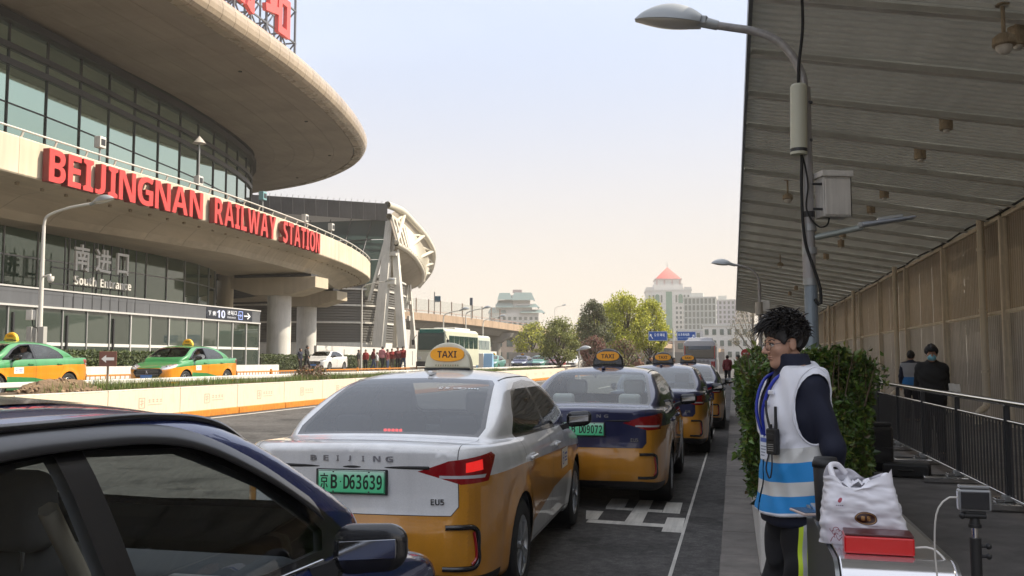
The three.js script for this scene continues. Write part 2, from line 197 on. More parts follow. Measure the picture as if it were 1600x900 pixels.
// ------------------------------------------------------------------ stroke lettering: each sign is a list of polylines in a unit square (y down)
const GLYPH = {
  jing: [[[.5, 0], [.5, .12]], [[.05, .16], [.95, .16]], [[.22, .3], [.22, .52], [.78, .52], [.78, .3], [.22, .3]], [[.5, .54], [.5, .95], [.38, .88]], [[.28, .64], [.12, .88]], [[.7, .64], [.88, .88]]],
  nan: [[[.1, .14], [.9, .14]], [[.5, 0], [.5, .3]], [[.12, 1], [.12, .3], [.88, .3], [.88, 1], [.76, .96]], [[.36, .38], [.43, .5]], [[.64, .38], [.57, .5]], [[.26, .54], [.74, .54]], [[.26, .72], [.74, .72]], [[.5, .54], [.5, .95]]],
  jin: [[[.08, .08], [.2, .2]], [[.02, .36], [.2, .36], [.2, .72], [.04, .9]], [[.12, .82], [.35, .92], [.98, .94]], [[.38, .28], [.95, .28]], [[.32, .52], [.98, .52]], [[.54, .06], [.54, .52], [.44, .8]], [[.78, .06], [.78, .82]]],
  kou: [[[.14, .1], [.14, .94]], [[.14, .1], [.86, .1], [.86, .94]], [[.14, .84], [.86, .84]]],
  zhan: [[[.22, 0], [.26, .14]], [[.03, .2], [.46, .2]], [[.12, .32], [.18, .7]], [[.38, .3], [.32, .7]], [[0, .8], [.5, .74]], [[.72, 0], [.72, .5]], [[.72, .22], [.98, .22]], [[.56, .52], [.56, 1], [.94, 1], [.94, .52], [.56, .52]]],
  gong: [[[.36, .06], [.06, .46]], [[.62, .06], [.94, .46]], [[.46, .46], [.22, .9], [.76, .84]], [[.62, .64], [.84, .96]]],
  jiao: [[[.5, 0], [.5, .12]], [[.05, .2], [.95, .2]], [[.34, .28], [.14, .48]], [[.66, .28], [.88, .48]], [[.66, .46], [.1, .98]], [[.32, .46], [.92, .98]]],
  chang: [[[.2, .05], [.2, .72]], [[.02, .3], [.38, .3]], [[0, .8], [.4, .68]], [[.46, .12], [.88, .12], [.6, .4], [.96, .4], [.9, .95], [.78, .9]], [[.66, .42], [.46, .78]], [[.8, .44], [.6, .95]]],
  bei: [[[.34, .05], [.34, .95]], [[.05, .34], [.34, .34]], [[.02, .82], [.34, .68]], [[.6, .05], [.6, .9], [.95, .9], [.95, .76]], [[.92, .26], [.6, .46]]],
  lu: [[[.05, .08], [.38, .08], [.38, .34], [.05, .34], [.05, .08]], [[.22, .34], [.22, .88]], [[.22, .58], [.4, .58]], [[.06, .5], [.06, .92]], [[0, .95], [.42, .84]], [[.62, .02], [.48, .3]], [[.58, .16], [.88, .16], [.5, .58]], [[.62, .26], [.98, .56]], [[.56, .62], [.56, .96], [.9, .96], [.9, .62], [.56, .62]]],
  dong: [[[.1, .15], [.9, .15]], [[.4, 0], [.2, .42], [.85, .42]], [[.52, .3], [.52, .95], [.4, .9]], [[.3, .6], [.12, .85]], [[.72, .6], [.9, .85]]],
  xia: [[[.05, .1], [.95, .1]], [[.5, .1], [.5, .98]], [[.55, .38], [.8, .58]]],
  ce: [[[.16, .1], [.02, .4]], [[.12, .3], [.12, .95]], [[.3, .1], [.3, .66], [.58, .66], [.58, .1], [.3, .1]], [[.44, .2], [.44, .6], [.28, .95]], [[.48, .7], [.6, .92]], [[.74, .16], [.74, .68]], [[.95, .05], [.95, .95], [.84, .9]]],
};
function glyph(g, k, x, y, w, h, lw) { g.save(); g.lineWidth = lw; g.lineCap = 'butt'; g.lineJoin = 'miter'; for (const l of GLYPH[k]) { g.beginPath(); l.forEach(([a, b], i) => g[i ? 'lineTo' : 'moveTo'](x + a * w, y + b * h)); g.stroke(); } g.restore(); }
// the same signs as solid strokes, size h, stroke width t, depth d, standing in the xy plane
function glyphGeo(k, w, h, t, d) { const gs = []; for (const l of GLYPH[k]) for (let i = 0; i + 1 < l.length; i++) { const a = [l[i][0] * w, (1 - l[i][1]) * h], b = [l[i + 1][0] * w, (1 - l[i + 1][1]) * h], L = Math.hypot(b[0] - a[0], b[1] - a[1]); const g = bx(L + t * .9, t, d - gs.length * .0006, 0, 0, 0); g.rotateZ(Math.atan2(b[1] - a[1], b[0] - a[0])); gs.push(g.translate((a[0] + b[0]) / 2, (a[1] + b[1]) / 2, 0)); } return merge(gs); }
// ------------------------------------------------------------------ ground, roads, kerb
const slab = (x0, x1, f0, f1, y, t = .3) => uvm(bx(x1 - x0, t, f1 - f0, (x0 + x1) / 2, y - t / 2, -(f0 + f1) / 2));
const sheet = (x0, x1, f0, f1, y) => uvm(raw([x0, y, -f0, x1, y, -f0, x1, y, -f1, x0, y, -f0, x1, y, -f1, x0, y, -f1], null, null));
struct('ground', sheet(-1500, 1500, -600, 2500, -.32), M.roadFar);
struct('road', slab(-14.72, -.125, -40, 170, 0), M.asphalt);
struct('upper_ground', slab(-220, -25.2, -40, 260, .79, .6), M.roadFar);
struct('upper_road', slab(-25.2, -14.9, -40, 260, .60, .5), M.roadFar);
{
  const pv = struct('pavement', slab(.17, 30, -30, 150, .12), M.pave);
  const r = rng(4);
  const ks = [0, 1, 2].map((i) => rbx(.29, .22, .985, .012)).map((g, i) => uvm(g, 1, i * .37, i * .71));
  const kerb = struct('kerb', slab(-.12, .165, -30, 150, -.1), M.kerb[0]);
  for (let i = 0; i < 66; i++) { const m = part('kerb_stone', ks[i % 3], M.kerb[Math.floor(r() * 4)], kerb); m.position.set(.022 + (r() - .5) * .006, .01 + (r() - .5) * .006, -(i * 1 - 1)); m.rotation.y = (r() - .5) * .005; }
}
// painted markings on the road
{
  const q = (...p) => { const o = []; for (let i = 1; i + 1 < p.length; i++) for (const k of [0, i, i + 1]) o.push(p[k][0], .004, -p[k][1]); return uvm(raw(o)); };
  const strip = (x0, f0, x1, f1, w) => q([x0 - w / 2, f0], [x0 + w / 2, f0], [x1 + w / 2, f1], [x1 - w / 2, f1]);
  tag(struct('bay_line', strip(-.50, 3.4, -.44, 34, .028), M.lineWhite), 'thin white painted line along the right of the taxi rank');
  struct('road_mark', [
    q([-1.57, 10.05], [-1.38, 10.04], [-1.37, 9.505], [-1.49, 9.505]), q([-1.46, 9.50], [-.69, 9.40], [-.69, 9.22], [-1.46, 9.32]),
    q([-.69, 9.8], [-.51, 9.8], [-.5, 8.97], [-.69, 8.99]), q([-1.09, 9.45], [-1.08, 11.22], [-.93, 11.26], [-.91, 9.43]),
    q([-1.395, 10.36], [-1.09, 10.31], [-1.09, 10.15], [-1.38, 10.19]), q([-.925, 10.29], [-.77, 10.26], [-.77, 10.08], [-.925, 10.11]),
    q([-1.41, 10.98], [-1.21, 10.98], [-1.19, 10.33], [-1.4, 10.364]), q([-.765, 10.83], [-.59, 10.83], [-.58, 10.06], [-.765, 10.08]),
  ], M.lineWhite);
  struct('edge_line', [strip(-14.2, -20, -14.0, 150, .14)], M.lineWhite);
  struct('lane_line', [-8, 4, 16, 28, 40, 52, 64, 76, 88].map((f) => strip(-7.4, f, -7.4, f + 5, .13)), M.lineWhite);
  struct('back_line', [strip(-3.9, -10, -3.75, 60, .09)], M.lineWhite);
}
// ------------------------------------------------------------------ beige barrier wall with its orange foot and printed panels
{
  const b = thing('barrier_wall', 'long beige wall with an orange foot separating the taxi road from the planting bed', 'wall', [-14.8, 0, 0]);
  const draw = (g, w, h, k) => {
    g.fillStyle = '#d9c9b3'; g.fillRect(0, 0, w, h);
    const rr = rng(90 + k); for (let i = 0; i < 160; i++) { g.fillStyle = `rgba(${120 + rr() * 60},${105 + rr() * 50},${80 + rr() * 40},${.03 + rr() * .06})`; const x = rr() * w; g.fillRect(x, rr() * h, 1 + rr() * 4, rr() * h * .6); }
    g.strokeStyle = 'rgba(190,96,84,.5)'; g.lineWidth = 3; g.strokeRect(w * .40, h * .3, 20, 38); g.beginPath(); g.moveTo(w * .40 + 4, h * .3 + 12); g.lineTo(w * .40 + 16, h * .3 + 12); g.moveTo(w * .40 + 10, h * .3 + 4); g.lineTo(w * .40 + 10, h * .3 + 32); g.moveTo(w * .40 + 4, h * .3 + 24); g.lineTo(w * .40 + 16, h * .3 + 20); g.stroke();
    g.fillStyle = 'rgba(190,96,84,.42)'; for (let i = 0; i < 4; i++) { const x = w * .40 + 32 + i * 14; g.fillRect(x, h * .38, 10, 2.5); g.fillRect(x + 4, h * .35, 2.5, 14); g.fillRect(x, h * .46, 10, 2.5); } g.font = '9px sans-serif'; g.fillRect(w * .40 + 32, h * .57, 52, 3);
  };
  const pm = [0, 1].map((k) => std('#ffffff', .6, { map: canvasTex(256, 96, (g, w, h) => draw(g, w, h, k)) }));
  const plain = M.barrier;
  const core = uvm(bx(.16, .80, 150, -.03, .40, -55)); part('wall_core', core, M.barrier, b);
  const pg = rbx(.05, .64, 3.0, .008, 0, 0, 0); { const n = pg.attributes.normal, p = pg.attributes.position, u = pg.attributes.uv; for (let i = 0; i < p.count; i++) u.setXY(i, .5 + -p.getZ(i) / 3.0 * .999, .5 + p.getY(i) / .64 * .999); }
  const og = uvm(rbx(.13, .19, 2.985, .015)), cg = uvm(rbx(.24, .05, 2.985, .012));
  for (let i = 0; i < 40; i++) { const f = -6 + i * 3.02; const m = part('wall_panel', pg, pm[i % 2], b); m.position.set(.075, .51, -f); const o = part('orange_foot', og, M.orange, b); o.position.set(.1, .095, -f); const c = part('coping', cg, plain, b); c.position.set(-.02, .845, -f); }
}
// low white beam on the far side of the planting bed
{ const g = thing('guard_rail', 'low white guard rail between the planting bed and the upper road', 'railing', [-15.9, .6, 0]); part('rail', rbx(.08, .13, 120, .03, 0, .44, -45), M.white, g); const pg = rbx(.07, .42, .07, .01, 0, .2, 0); for (let i = 0; i < 40; i++) part('post', pg, M.white, g).position.z = -(-10 + i * 3); }
struct('planting_bed', (() => { const rows = []; for (let i = 0; i <= 120; i++) { const row = []; for (let j = 0; j <= 10; j++) { const x = -14.9 - j * .1, f = -10 + i; row.push([x, .8 + .10 * fbm(i / 20 % 1, j / 10, 6, 3, 8) + (j == 0 || j == 10 ? -.06 : .02), -f]); } rows.push(row); } return uvm(grid(rows)); })(), M.soil);
// low orange rail, white low wall on the far side of the upper road
{
  const f = thing('low_rail', 'low orange rail fence along the far side of the upper road', 'fence', [-24.6, .59, 0]);
  part('rail', [rbx(.06, .07, 72, .01, 0, .40, -46), rbx(.05, .06, 72, .01, 0, .12, -46)], M.orange, f);
  const pg = rbx(.10, .52, .10, .015, 0, .26, 0), sg = bx(.03, .3, .03, 0, .26, 0);
  for (let i = 0; i < 13; i++) part('post', pg, M.orange, f).position.z = -(10.5 + i * 6);
  const sl = []; for (let i = 0; i < 230; i++) sl.push(bx(.025, .26, .025, 0, .26, -(10.7 + i * .31)));
  tag(part('slat', sl, M.orange, f), null, null, null, 'stuff');
  const w = tag(part('low_wall', uvm(bx(.3, .55, 38, -26.1, 1.06, -31)), M.white), 'low white wall in front of the clipped hedge of the station', 'wall');
  const w2 = tag(part('boundary_wall', [uvm(bx(.25, 2.0, 60, -33.6, 1.79, -101)), ...Array.from({ length: 16 }, (_, i) => bx(.05, 1.5, .12, -33.44, 1.8, -(73 + i * 3.6)))], M.white), 'white wall with dark slots beyond the viaduct columns', 'wall');
}

// ------------------------------------------------------------------ canopy over the pavement on the right
const XC = .3, HC = 6.0, SL = .18, roofY = (x) => HC - (x - XC) * SL;
{
  const c = thing('canopy', 'long grey corrugated metal canopy roof over the pavement on the right', 'canopy', [0, 0, 0]);
  const mats = [0, 1, 2].map((i) => phy([.62 - .035 * i, .635 - .035 * i, .63 - .035 * i], .75, { transmission: .065, thickness: 0, map: rep(T.concrete, .12 + .05 * i) })), beamM = std([.66, .67, .66], .55, { map: rep(T.concrete, .2) });  // slight transmission added to the metal sheets to brighten the underside
  // one corrugated sheet: trapezoid ribs running across the pavement
  const P = 2.1, ribs = 9, sec = []; for (let k = 0; k < ribs; k++) { const a = k / ribs * P; const d = P / ribs; sec.push([a, 0], [a + d * .56, 0], [a + d * .62, .09], [a + d * .94, .09]); } sec.push([P + .04, 0]);
  const X1 = 6.45;
  const sheetGeo = (k) => { const bow = (x) => .02 * Math.sin(x * 2.1 + k * 2) * (k / 3); const rows = []; for (let i = 0; i <= 6; i++) { const x = XC + (X1 - XC) * i / 6; rows.push(sec.map(([f, h]) => [x, roofY(x) + h + bow(x) + .012 * (f / P), -f])); } return uvm(grid(rows, true)); };
  const sg = [0, 1, 2].map(sheetGeo);
  const rafter = uvm((() => { const a = [XC + .02, roofY(XC) - .05, 0], b = [X1, roofY(X1) - .05, 0]; return merge(bar(a, b, .03, .10), bar([a[0], a[1] - .055, .05], [b[0], b[1] - .055, .05], .13, .02)); })());
  const r = rng(12);
  for (let i = 0; i < 39; i++) { const f = 2.8 + i * P; const m = part('roof_sheet', sg[Math.floor(r() * 3)], mats[Math.floor(r() * 3)], c); m.position.z = -f; const q = part('rafter', rafter, beamM, c); q.position.z = -f + .03; }
  part('edge_trim', uvm(bx(.05, .26, 82.2, XC - .02, HC + .01, -43.7)), std([.17, .19, .21], .45, { metalness: .3 }), c);
  part('gutter', uvm(bx(.2, .18, 82.2, X1 + .1, roofY(X1) - .05, -43.7)), mats[1], c);
 
  // translucent brown side wall with its posts, rails and rain pipes
  const w = thing('side_wall', 'tall translucent brown sheet wall with cream posts on the right of the pavement', 'wall', [6, 0, 0]);
  const wm = [0, 1, 2].map((i) => phy([.235 + .02 * i, .19 + .018 * i, .14 + .015 * i], .62, { transmission: .24, thickness: 0, map: rep(T.grime, .5), bumpMap: rep(T.rough, .6), bumpScale: .02 }));
  const wl = [0, 1, 2].map((i) => phy([.22 + .02 * i, .205 + .02 * i, .19 + .02 * i], .5, { transmission: .22, thickness: 0, map: rep(T.grime, .45) }));
  const flutes = (h, k) => { const rows = []; for (let i = 0; i <= 24; i++) { const f = i / 24 * 1.98, o = (i % 2 ? .012 : 0); rows.push([[o, 0, -f], [o, h, -f]]); } return uvm(grid(rows, true), 1, k * .33, k * .7); };
  const up = [0, 1, 2].map((k) => flutes(2.12, k)), lo = [0, 1, 2].map((k) => flutes(2.55, k));
  const cream = std([.80, .74, .63], .6, { map: rep(T.grime, .8) });
  const SP = 6.05, F0 = 22.75 - SP * 6;
  const pg = uvm(rbx(.16, 4.85, .13, .01, -.05, 2.42, 0));
  for (let i = 0; i < 16; i++) {
    const f = F0 + i * SP; part('post', pg, cream, w).position.z = -f;
    part('post_bracket', bx(.16, .34, .16, 0, 4.98, -f), M.darkSteel, w);
    if (i < 15) for (let k = 0; k < 3; k++) { const a = part('wall_sheet', up[(i + k) % 3], wm[Math.floor(r() * 3)], w); a.position.set(.02, 2.72, -(f + .05 + k * 1.99)); const b = part('wall_sheet', lo[(i + k) % 3], wl[Math.floor(r() * 3)], w); b.position.set(.02, .12, -(f + .05 + k * 1.99)); }
  }
  part('wall_rail', [uvm(bx(.09, .07, 91, -.03, 2.70, -(F0 + 45.5))), uvm(bx(.12, .1, 91, -.02, 4.86, -(F0 + 45.5)))], cream, w);
  const cab = part('cable', tube(Array.from({ length: 40 }, (_, i) => [-.12, 4.93 + .03 * Math.sin(i * 2.3), -(F0 + i * 2.3)]), .025, 160, 6), M.rubber, w);
  for (let i = 0; i < 8; i++) {
    const f = F0 + 1.2 + SP * (i * 2) - SP * 0; const p = thing('rain_pipe', 'cream rain pipe on the brown side wall, ' + ['first', 'second', 'third', 'fourth', 'fifth', 'sixth', 'seventh', 'eighth'][i] + ' along the canopy', 'pipe', [5.78, 0, -f], 0, 'rain pipes on the side wall');
    part('pipe', [rod([0, .75, 0], [0, 5.0, 0], .085, .085, 14), tube([[0, .8, 0], [0, .62, 0], [-.06, .5, .05], [-.2, .42, .16], [-.26, .32, .2], [-.26, .12, .2]], .075, 24, 10)], cream, p);
    for (const y of [1.3, 2.75, 4.2]) part('collar', rod([0, y, 0], [0, y + .07, 0], .10, .10, 14), cream, p);
  }
}
// ------------------------------------------------------------------ steel queue railing on weighted feet
{
  const w = thing('queue_railing', 'stainless steel railing with thin dark bars and heavy feet along the pavement', 'railing', [2.66, .12, 0]);
  const barM = std([.10, .10, .105], .35, { metalness: .6 }), f0 = 3.9, n = 11, sp = 2.13, f1 = f0 + sp * n;
  part('top_rail', rod([0, 1.07, -f0], [0, 1.07, -f1], .034, .034, 14), M.stainless, w);
  part('mid_rail', rod([0, .885, -f0], [0, .885, -f1], .019, .019, 10), M.stainless, w);
  part('bottom_rail', rod([0, .13, -f0], [0, .13, -f1], .022, .022, 10), M.stainless, w);
  const pg = merge(rbx(.055, .95, .055, .01, 0, .57, 0)), bg = rod([0, .13, 0], [0, .885, 0], .0105, .0105, 6);
  const foot = merge(displace(rbx(.62, .085, .30, .02, -.12, .045, 0, 3), (x, y, z) => [x, y, z * (x < -.3 ? .8 : 1)]), rbx(.2, .035, .12, .01, -.05, .105, 0)), sock = rbx(.13, .06, .13, .01, 0, .12, 0);
  for (let i = 0; i <= n; i++) { const f = f0 + i * sp; part('post', pg, M.darkSteel, w).position.z = -f; part('foot', foot, M.stainless, w).position.z = -f; part('socket', sock, M.greySteel, w).position.z = -f; }
  for (let i = 0; i < n; i++) for (let k = 1; k < 16; k++) part('baluster', bg, barM, w).position.z = -(f0 + (i + k / 16) * sp);
  const clip = merge(rbx(.07, .1, .012, .004, 0, .05, 0));
  for (const f of [12.35, 12.65, 18.4]) { const c = tag(part('rail_notice', rot(clip.clone(), -.25, .2, 0).translate(2.66, 1.225, -f), M.white), 'small white notice clipped to the top rail, ' + (f > 18 ? 'far one by the hedge' : f > 12.5 ? 'farther of the near pair' : 'nearer of the near pair'), 'notice'); }
}
// ------------------------------------------------------------------ the railway station on the left
const planCurve = (pts) => new THREE.CatmullRomCurve3(pts.map(([x, f]) => V(x, 0, -f)), false, 'centripetal');
// points every `step` metres along a plan curve, each with its outward normal (to the right of the way the curve is walked)
function walk(pts, step) { const c = planCurve(pts), n = Math.max(2, Math.round(c.getLength() / step)); c.arcLengthDivisions = 800; c.updateArcLengths(); return c.getSpacedPoints(n).map((p, i) => { const t = c.getTangentAt(i / n); return { x: p.x, z: p.z, nx: -t.z, nz: t.x, tx: t.x, tz: t.z }; }); }
const offPt = (w, o, y) => [w.x + w.nx * o, y, w.z + w.nz * o];
// a swept panel: a closed outline of (offset, height) between two or more walked points
function swept(ws, outline, closed = true, uvs = 1) { const o = closed ? [...outline, outline[0]] : outline; const g = grid(ws.map((w) => o.map(([a, b]) => offPt(w, a, b))), true); const gs = [g]; if (closed) for (const [w, rev] of [[ws[0], true], [ws[ws.length - 1], false]]) { const p = []; for (let i = 1; i + 1 < outline.length; i++) { const t = [offPt(w, ...outline[0]), offPt(w, ...outline[i]), offPt(w, ...outline[i + 1])]; if (rev) t.reverse(); p.push(...t.flat()); } gs.push(raw(p)); } return uvm(merge(gs), uvs); }
const shrinkWs = (a, b, gap) => { const L = Math.hypot(b.x - a.x, b.z - a.z), t = gap / L / 2, m = (u) => { const q = {}; for (const k in a) q[k] = lerp(a[k], b[k], u); return q; }; return [m(t), m(.5), m(1 - t)]; };

const ROOF = [[-26.6, -25], [-26.6, 10], [-26.6, 30], [-26.5, 45], [-26.8, 54], [-27.9, 63], [-29.6, 71], [-31.2, 75.7], [-34.5, 81], [-41, 87.2], [-47, 90.4], [-54, 92.4], [-64, 94], [-80, 95]];
const PARA = [[-28.9, -25], [-28.9, 20], [-28.9, 38], [-28.6, 46], [-28.85, 54], [-29.6, 63.2], [-31.3, 74], [-35, 86], [-40, 92.5], [-48, 98], [-58, 101], [-75, 103]];
const GLASSU = [[-35.7, -25], [-35.7, 20], [-35.7, 38], [-36.0, 44], [-36.7, 51], [-37.4, 58], [-38.8, 65.6], [-40.6, 72], [-42.6, 76], [-46.3, 80.5], [-52, 84], [-60, 86], [-80, 87]];
const GLASSL = [[-34.6, -20], [-34.6, 40], [-34.8, 50], [-35.4, 56], [-37.2, 61.5], [-40, 65], [-46, 67.5]];
{
  const st = thing('station_hall', 'large oval railway station hall with overhanging tan roof and green glass wall', 'building', [0, 0, 0]);
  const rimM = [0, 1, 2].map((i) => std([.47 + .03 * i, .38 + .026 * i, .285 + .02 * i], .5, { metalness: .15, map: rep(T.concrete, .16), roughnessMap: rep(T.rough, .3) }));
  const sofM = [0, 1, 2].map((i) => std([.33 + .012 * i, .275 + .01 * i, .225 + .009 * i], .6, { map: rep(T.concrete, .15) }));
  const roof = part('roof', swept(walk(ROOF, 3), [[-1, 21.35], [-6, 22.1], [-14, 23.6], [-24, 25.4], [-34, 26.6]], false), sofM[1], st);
  const rim = [[-1.0, 21.35]]; for (let i = 0; i <= 8; i++) { const a = Math.PI * (.5 - i / 8); rim.push([-.55 + .55 * Math.cos(a), 20.55 + .78 * Math.sin(a)]); } rim.push([-1.1, 19.76], [-1.1, 20.2], [-1.0, 21.2]);
  const ws = walk(ROOF, 1.35), r = rng(7);
  for (let i = 12; i + 1 < ws.length; i++) part('rim_panel', swept(shrinkWs(ws[i], ws[i + 1], .03), rim), rimM[Math.floor(r() * 3)], roof);
  const rows = 5, O0 = -1.15, O1 = -9.6, w2 = walk(ROOF, 3.2);
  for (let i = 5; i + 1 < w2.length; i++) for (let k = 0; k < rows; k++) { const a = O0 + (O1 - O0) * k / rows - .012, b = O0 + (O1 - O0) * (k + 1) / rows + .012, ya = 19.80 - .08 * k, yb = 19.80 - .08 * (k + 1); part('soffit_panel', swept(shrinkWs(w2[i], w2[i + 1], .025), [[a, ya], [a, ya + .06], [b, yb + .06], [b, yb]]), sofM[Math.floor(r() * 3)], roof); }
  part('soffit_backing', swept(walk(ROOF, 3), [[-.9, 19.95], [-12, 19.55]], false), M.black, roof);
  for (let i = 8; i < w2.length - 3; i += 4) for (const o of [-3.2, -6.9]) part('downlight', cyl(.12, .12, .05, ...offPt(w2[i], o, 19.70 - (o < -5 ? .12 : .02)), 12), M.black, roof);
  // glass wall: panes in front of dark beams and fins
  const gm = [0, 1, 2, 3].map((i) => phy([.36 + .04 * i, .49 + .045 * i, .41 + .04 * i], .035, { metalness: .9, clearcoat: .4, clearcoatRoughness: .02 }));
  const gw = walk(GLASSU, 2.9), rowsY = [[11.0, 12.5], [12.56, 14.66], [14.72, 16.62], [16.98, 17.45], [17.8, 18.78]];
  for (let i = 3; i + 1 < gw.length; i++) for (const [a, b] of rowsY) { const m = part('glass_pane', swept(shrinkWs(gw[i], gw[i + 1], .07), [[0, a], [0, b], [-.03, b], [-.03, a]]), gm[Math.floor(r() * 4)], st); }
  for (const [y, h, d, o] of [[12.53, .07, .1, .04], [14.69, .07, .1, .04], [16.8, .34, .3, .16], [17.63, .3, .3, .16]]) part('glass_beam', swept(gw, [[o, y - h / 2], [o, y + h / 2], [o - d - .1, y + h / 2], [o - d - .1, y - h / 2]]), M.darkSteel, st);
  part('wall_head', swept(gw, [[.45, 18.8], [.45, 19.25], [-.3, 19.35], [-.3, 18.8]]), M.black, st);
  part('upper_band', swept(gw, [[.12, 19.25], [.12, 19.7], [-.2, 19.7], [-.2, 19.25]]), std([.06, .075, .065], .25), st);
  for (let i = 3; i < gw.length; i++) part('glass_fin', bar(offPt(gw[i], .03, 11), offPt(gw[i], .03, 18.8), .06, .10), M.darkSteel, st);
  part('hall_core', swept(gw, [[-1.2, 8], [-1.2, 19.4]], false), std([.05, .06, .055], .8), st);
  // lower glass wall behind the pavilion
  const gl = walk(GLASSL, 2.3), lm = [0, 1, 2].map((i) => phy([.045 + .012 * i, .085 + .018 * i, .055 + .01 * i], .05, { metalness: .22, clearcoat: .6, clearcoatRoughness: .02 }));
  for (let i = 5; i + 1 < gl.length; i++) for (const [a, b] of [[.8, 4.9], [4.96, 6.75], [6.81, 8.6]]) part('glass_pane', swept(shrinkWs(gl[i], gl[i + 1], .08), [[0, a], [0, b], [-.03, b], [-.03, a]]), lm[Math.floor(r() * 3)], st);
  part('lower_frame', [swept(gl, [[.03, 4.88], [.03, 4.98], [-.15, 4.98], [-.15, 4.88]]), swept(gl, [[.03, 6.74], [.03, 6.82], [-.15, 6.82], [-.15, 6.74]])], M.greySteel, st);
  for (let i = 5; i < gl.length; i++) part('glass_fin', bar(offPt(gl[i], .02, .8), offPt(gl[i], .02, 8.6), .05, .09), M.greySteel, st);
  part('lower_core', swept(gl, [[-2.5, .8], [-2.5, 8.6]], false), std([.05, .055, .05], .85), st);
  part('corner_column', [uvm(cyl(.65, .65, 8, -40.2, 4.5, -68, 24))], M.conc, st);
}
// ---- the elevated drop-off road
const PW = walk(PARA, 1.5);
{
  const v = thing('viaduct', 'curved concrete viaduct carrying the drop-off road in front of the station', 'viaduct', [0, 0, 0]);
  const r = rng(33), par = [M.conc, std([.69, .61, .49], .72, { map: rep(T.grime, .11), bumpMap: rep(T.fine, 1), bumpScale: .002 })];
  const ins = (f) => f < 37 ? 4 : f < 52 ? lerp(4, 1.7, (f - 37) / 15) : f < 66 ? 1.7 : lerp(1.7, 3.2, Math.min(1, (f - 66) / 16));
  const ws = walk(PARA, 3);
  for (let i = 7; i + 1 < ws.length; i++) part('parapet_panel', swept(shrinkWs(ws[i], ws[i + 1], .018), [[0, 9.40], [0, 10.9], [-.04, 10.96], [-.24, 10.96], [-.28, 10.9], [-.28, 9.36], [-.04, 9.34]]), par[Math.floor(r() * 2)], v);
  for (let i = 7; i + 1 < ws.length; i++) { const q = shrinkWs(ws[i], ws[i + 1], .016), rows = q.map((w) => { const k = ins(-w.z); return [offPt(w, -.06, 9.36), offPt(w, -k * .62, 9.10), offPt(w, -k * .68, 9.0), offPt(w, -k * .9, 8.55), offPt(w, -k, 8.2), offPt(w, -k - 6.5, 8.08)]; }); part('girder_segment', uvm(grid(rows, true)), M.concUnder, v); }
  part('deck', swept(ws, [[-.2, 9.9], [-10, 9.95], [-10, 9.4], [-.2, 9.35]]), M.roadFar, v);
  const rail = walk(PARA, 2.0);
  part('top_rail', new THREE.TubeGeometry(new THREE.CatmullRomCurve3(rail.slice(8).map((w) => V(...offPt(w, -.06, 11.28)))), 260, .045, 8), M.whiteSteel, v);
  for (let i = 8; i < rail.length; i++) part('rail_post', bar(offPt(rail[i], -.2, 10.95), offPt(rail[i], -.06, 11.27), .09, .05), M.whiteSteel, v);
  const box = rbx(.16, .12, .12, .02); for (let i = 14; i < PW.length - 8; i += 1) { const m = part('drain_outlet', box, std([.30, .24, .16], .8), v); m.position.set(...offPt(PW[i], -.9, 9.17)); m.rotation.y = Math.atan2(PW[i].nx, PW[i].nz); }
  // columns with hammerhead caps
  for (const [x, f, n] of [[-33.8, 65, 'nearer thick round concrete column under the viaduct with a hammerhead cap'], [-38.3, 79, 'farther round concrete column under the viaduct with a hammerhead cap']]) {
    const c = thing('viaduct_column', n, 'column', [x, .79, -f], 0, 'viaduct columns');
    part('shaft', uvm(cyl(.9, .9, 5.9, 0, 2.9, 0, 40)), M.white, c);
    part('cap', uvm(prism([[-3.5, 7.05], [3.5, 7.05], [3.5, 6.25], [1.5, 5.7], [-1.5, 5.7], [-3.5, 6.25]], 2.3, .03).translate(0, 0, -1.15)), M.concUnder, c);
    part('bearing', bx(6.4, .26, 1.3, -.3, 7.18, 0), M.darkSteel, c);
  }
}
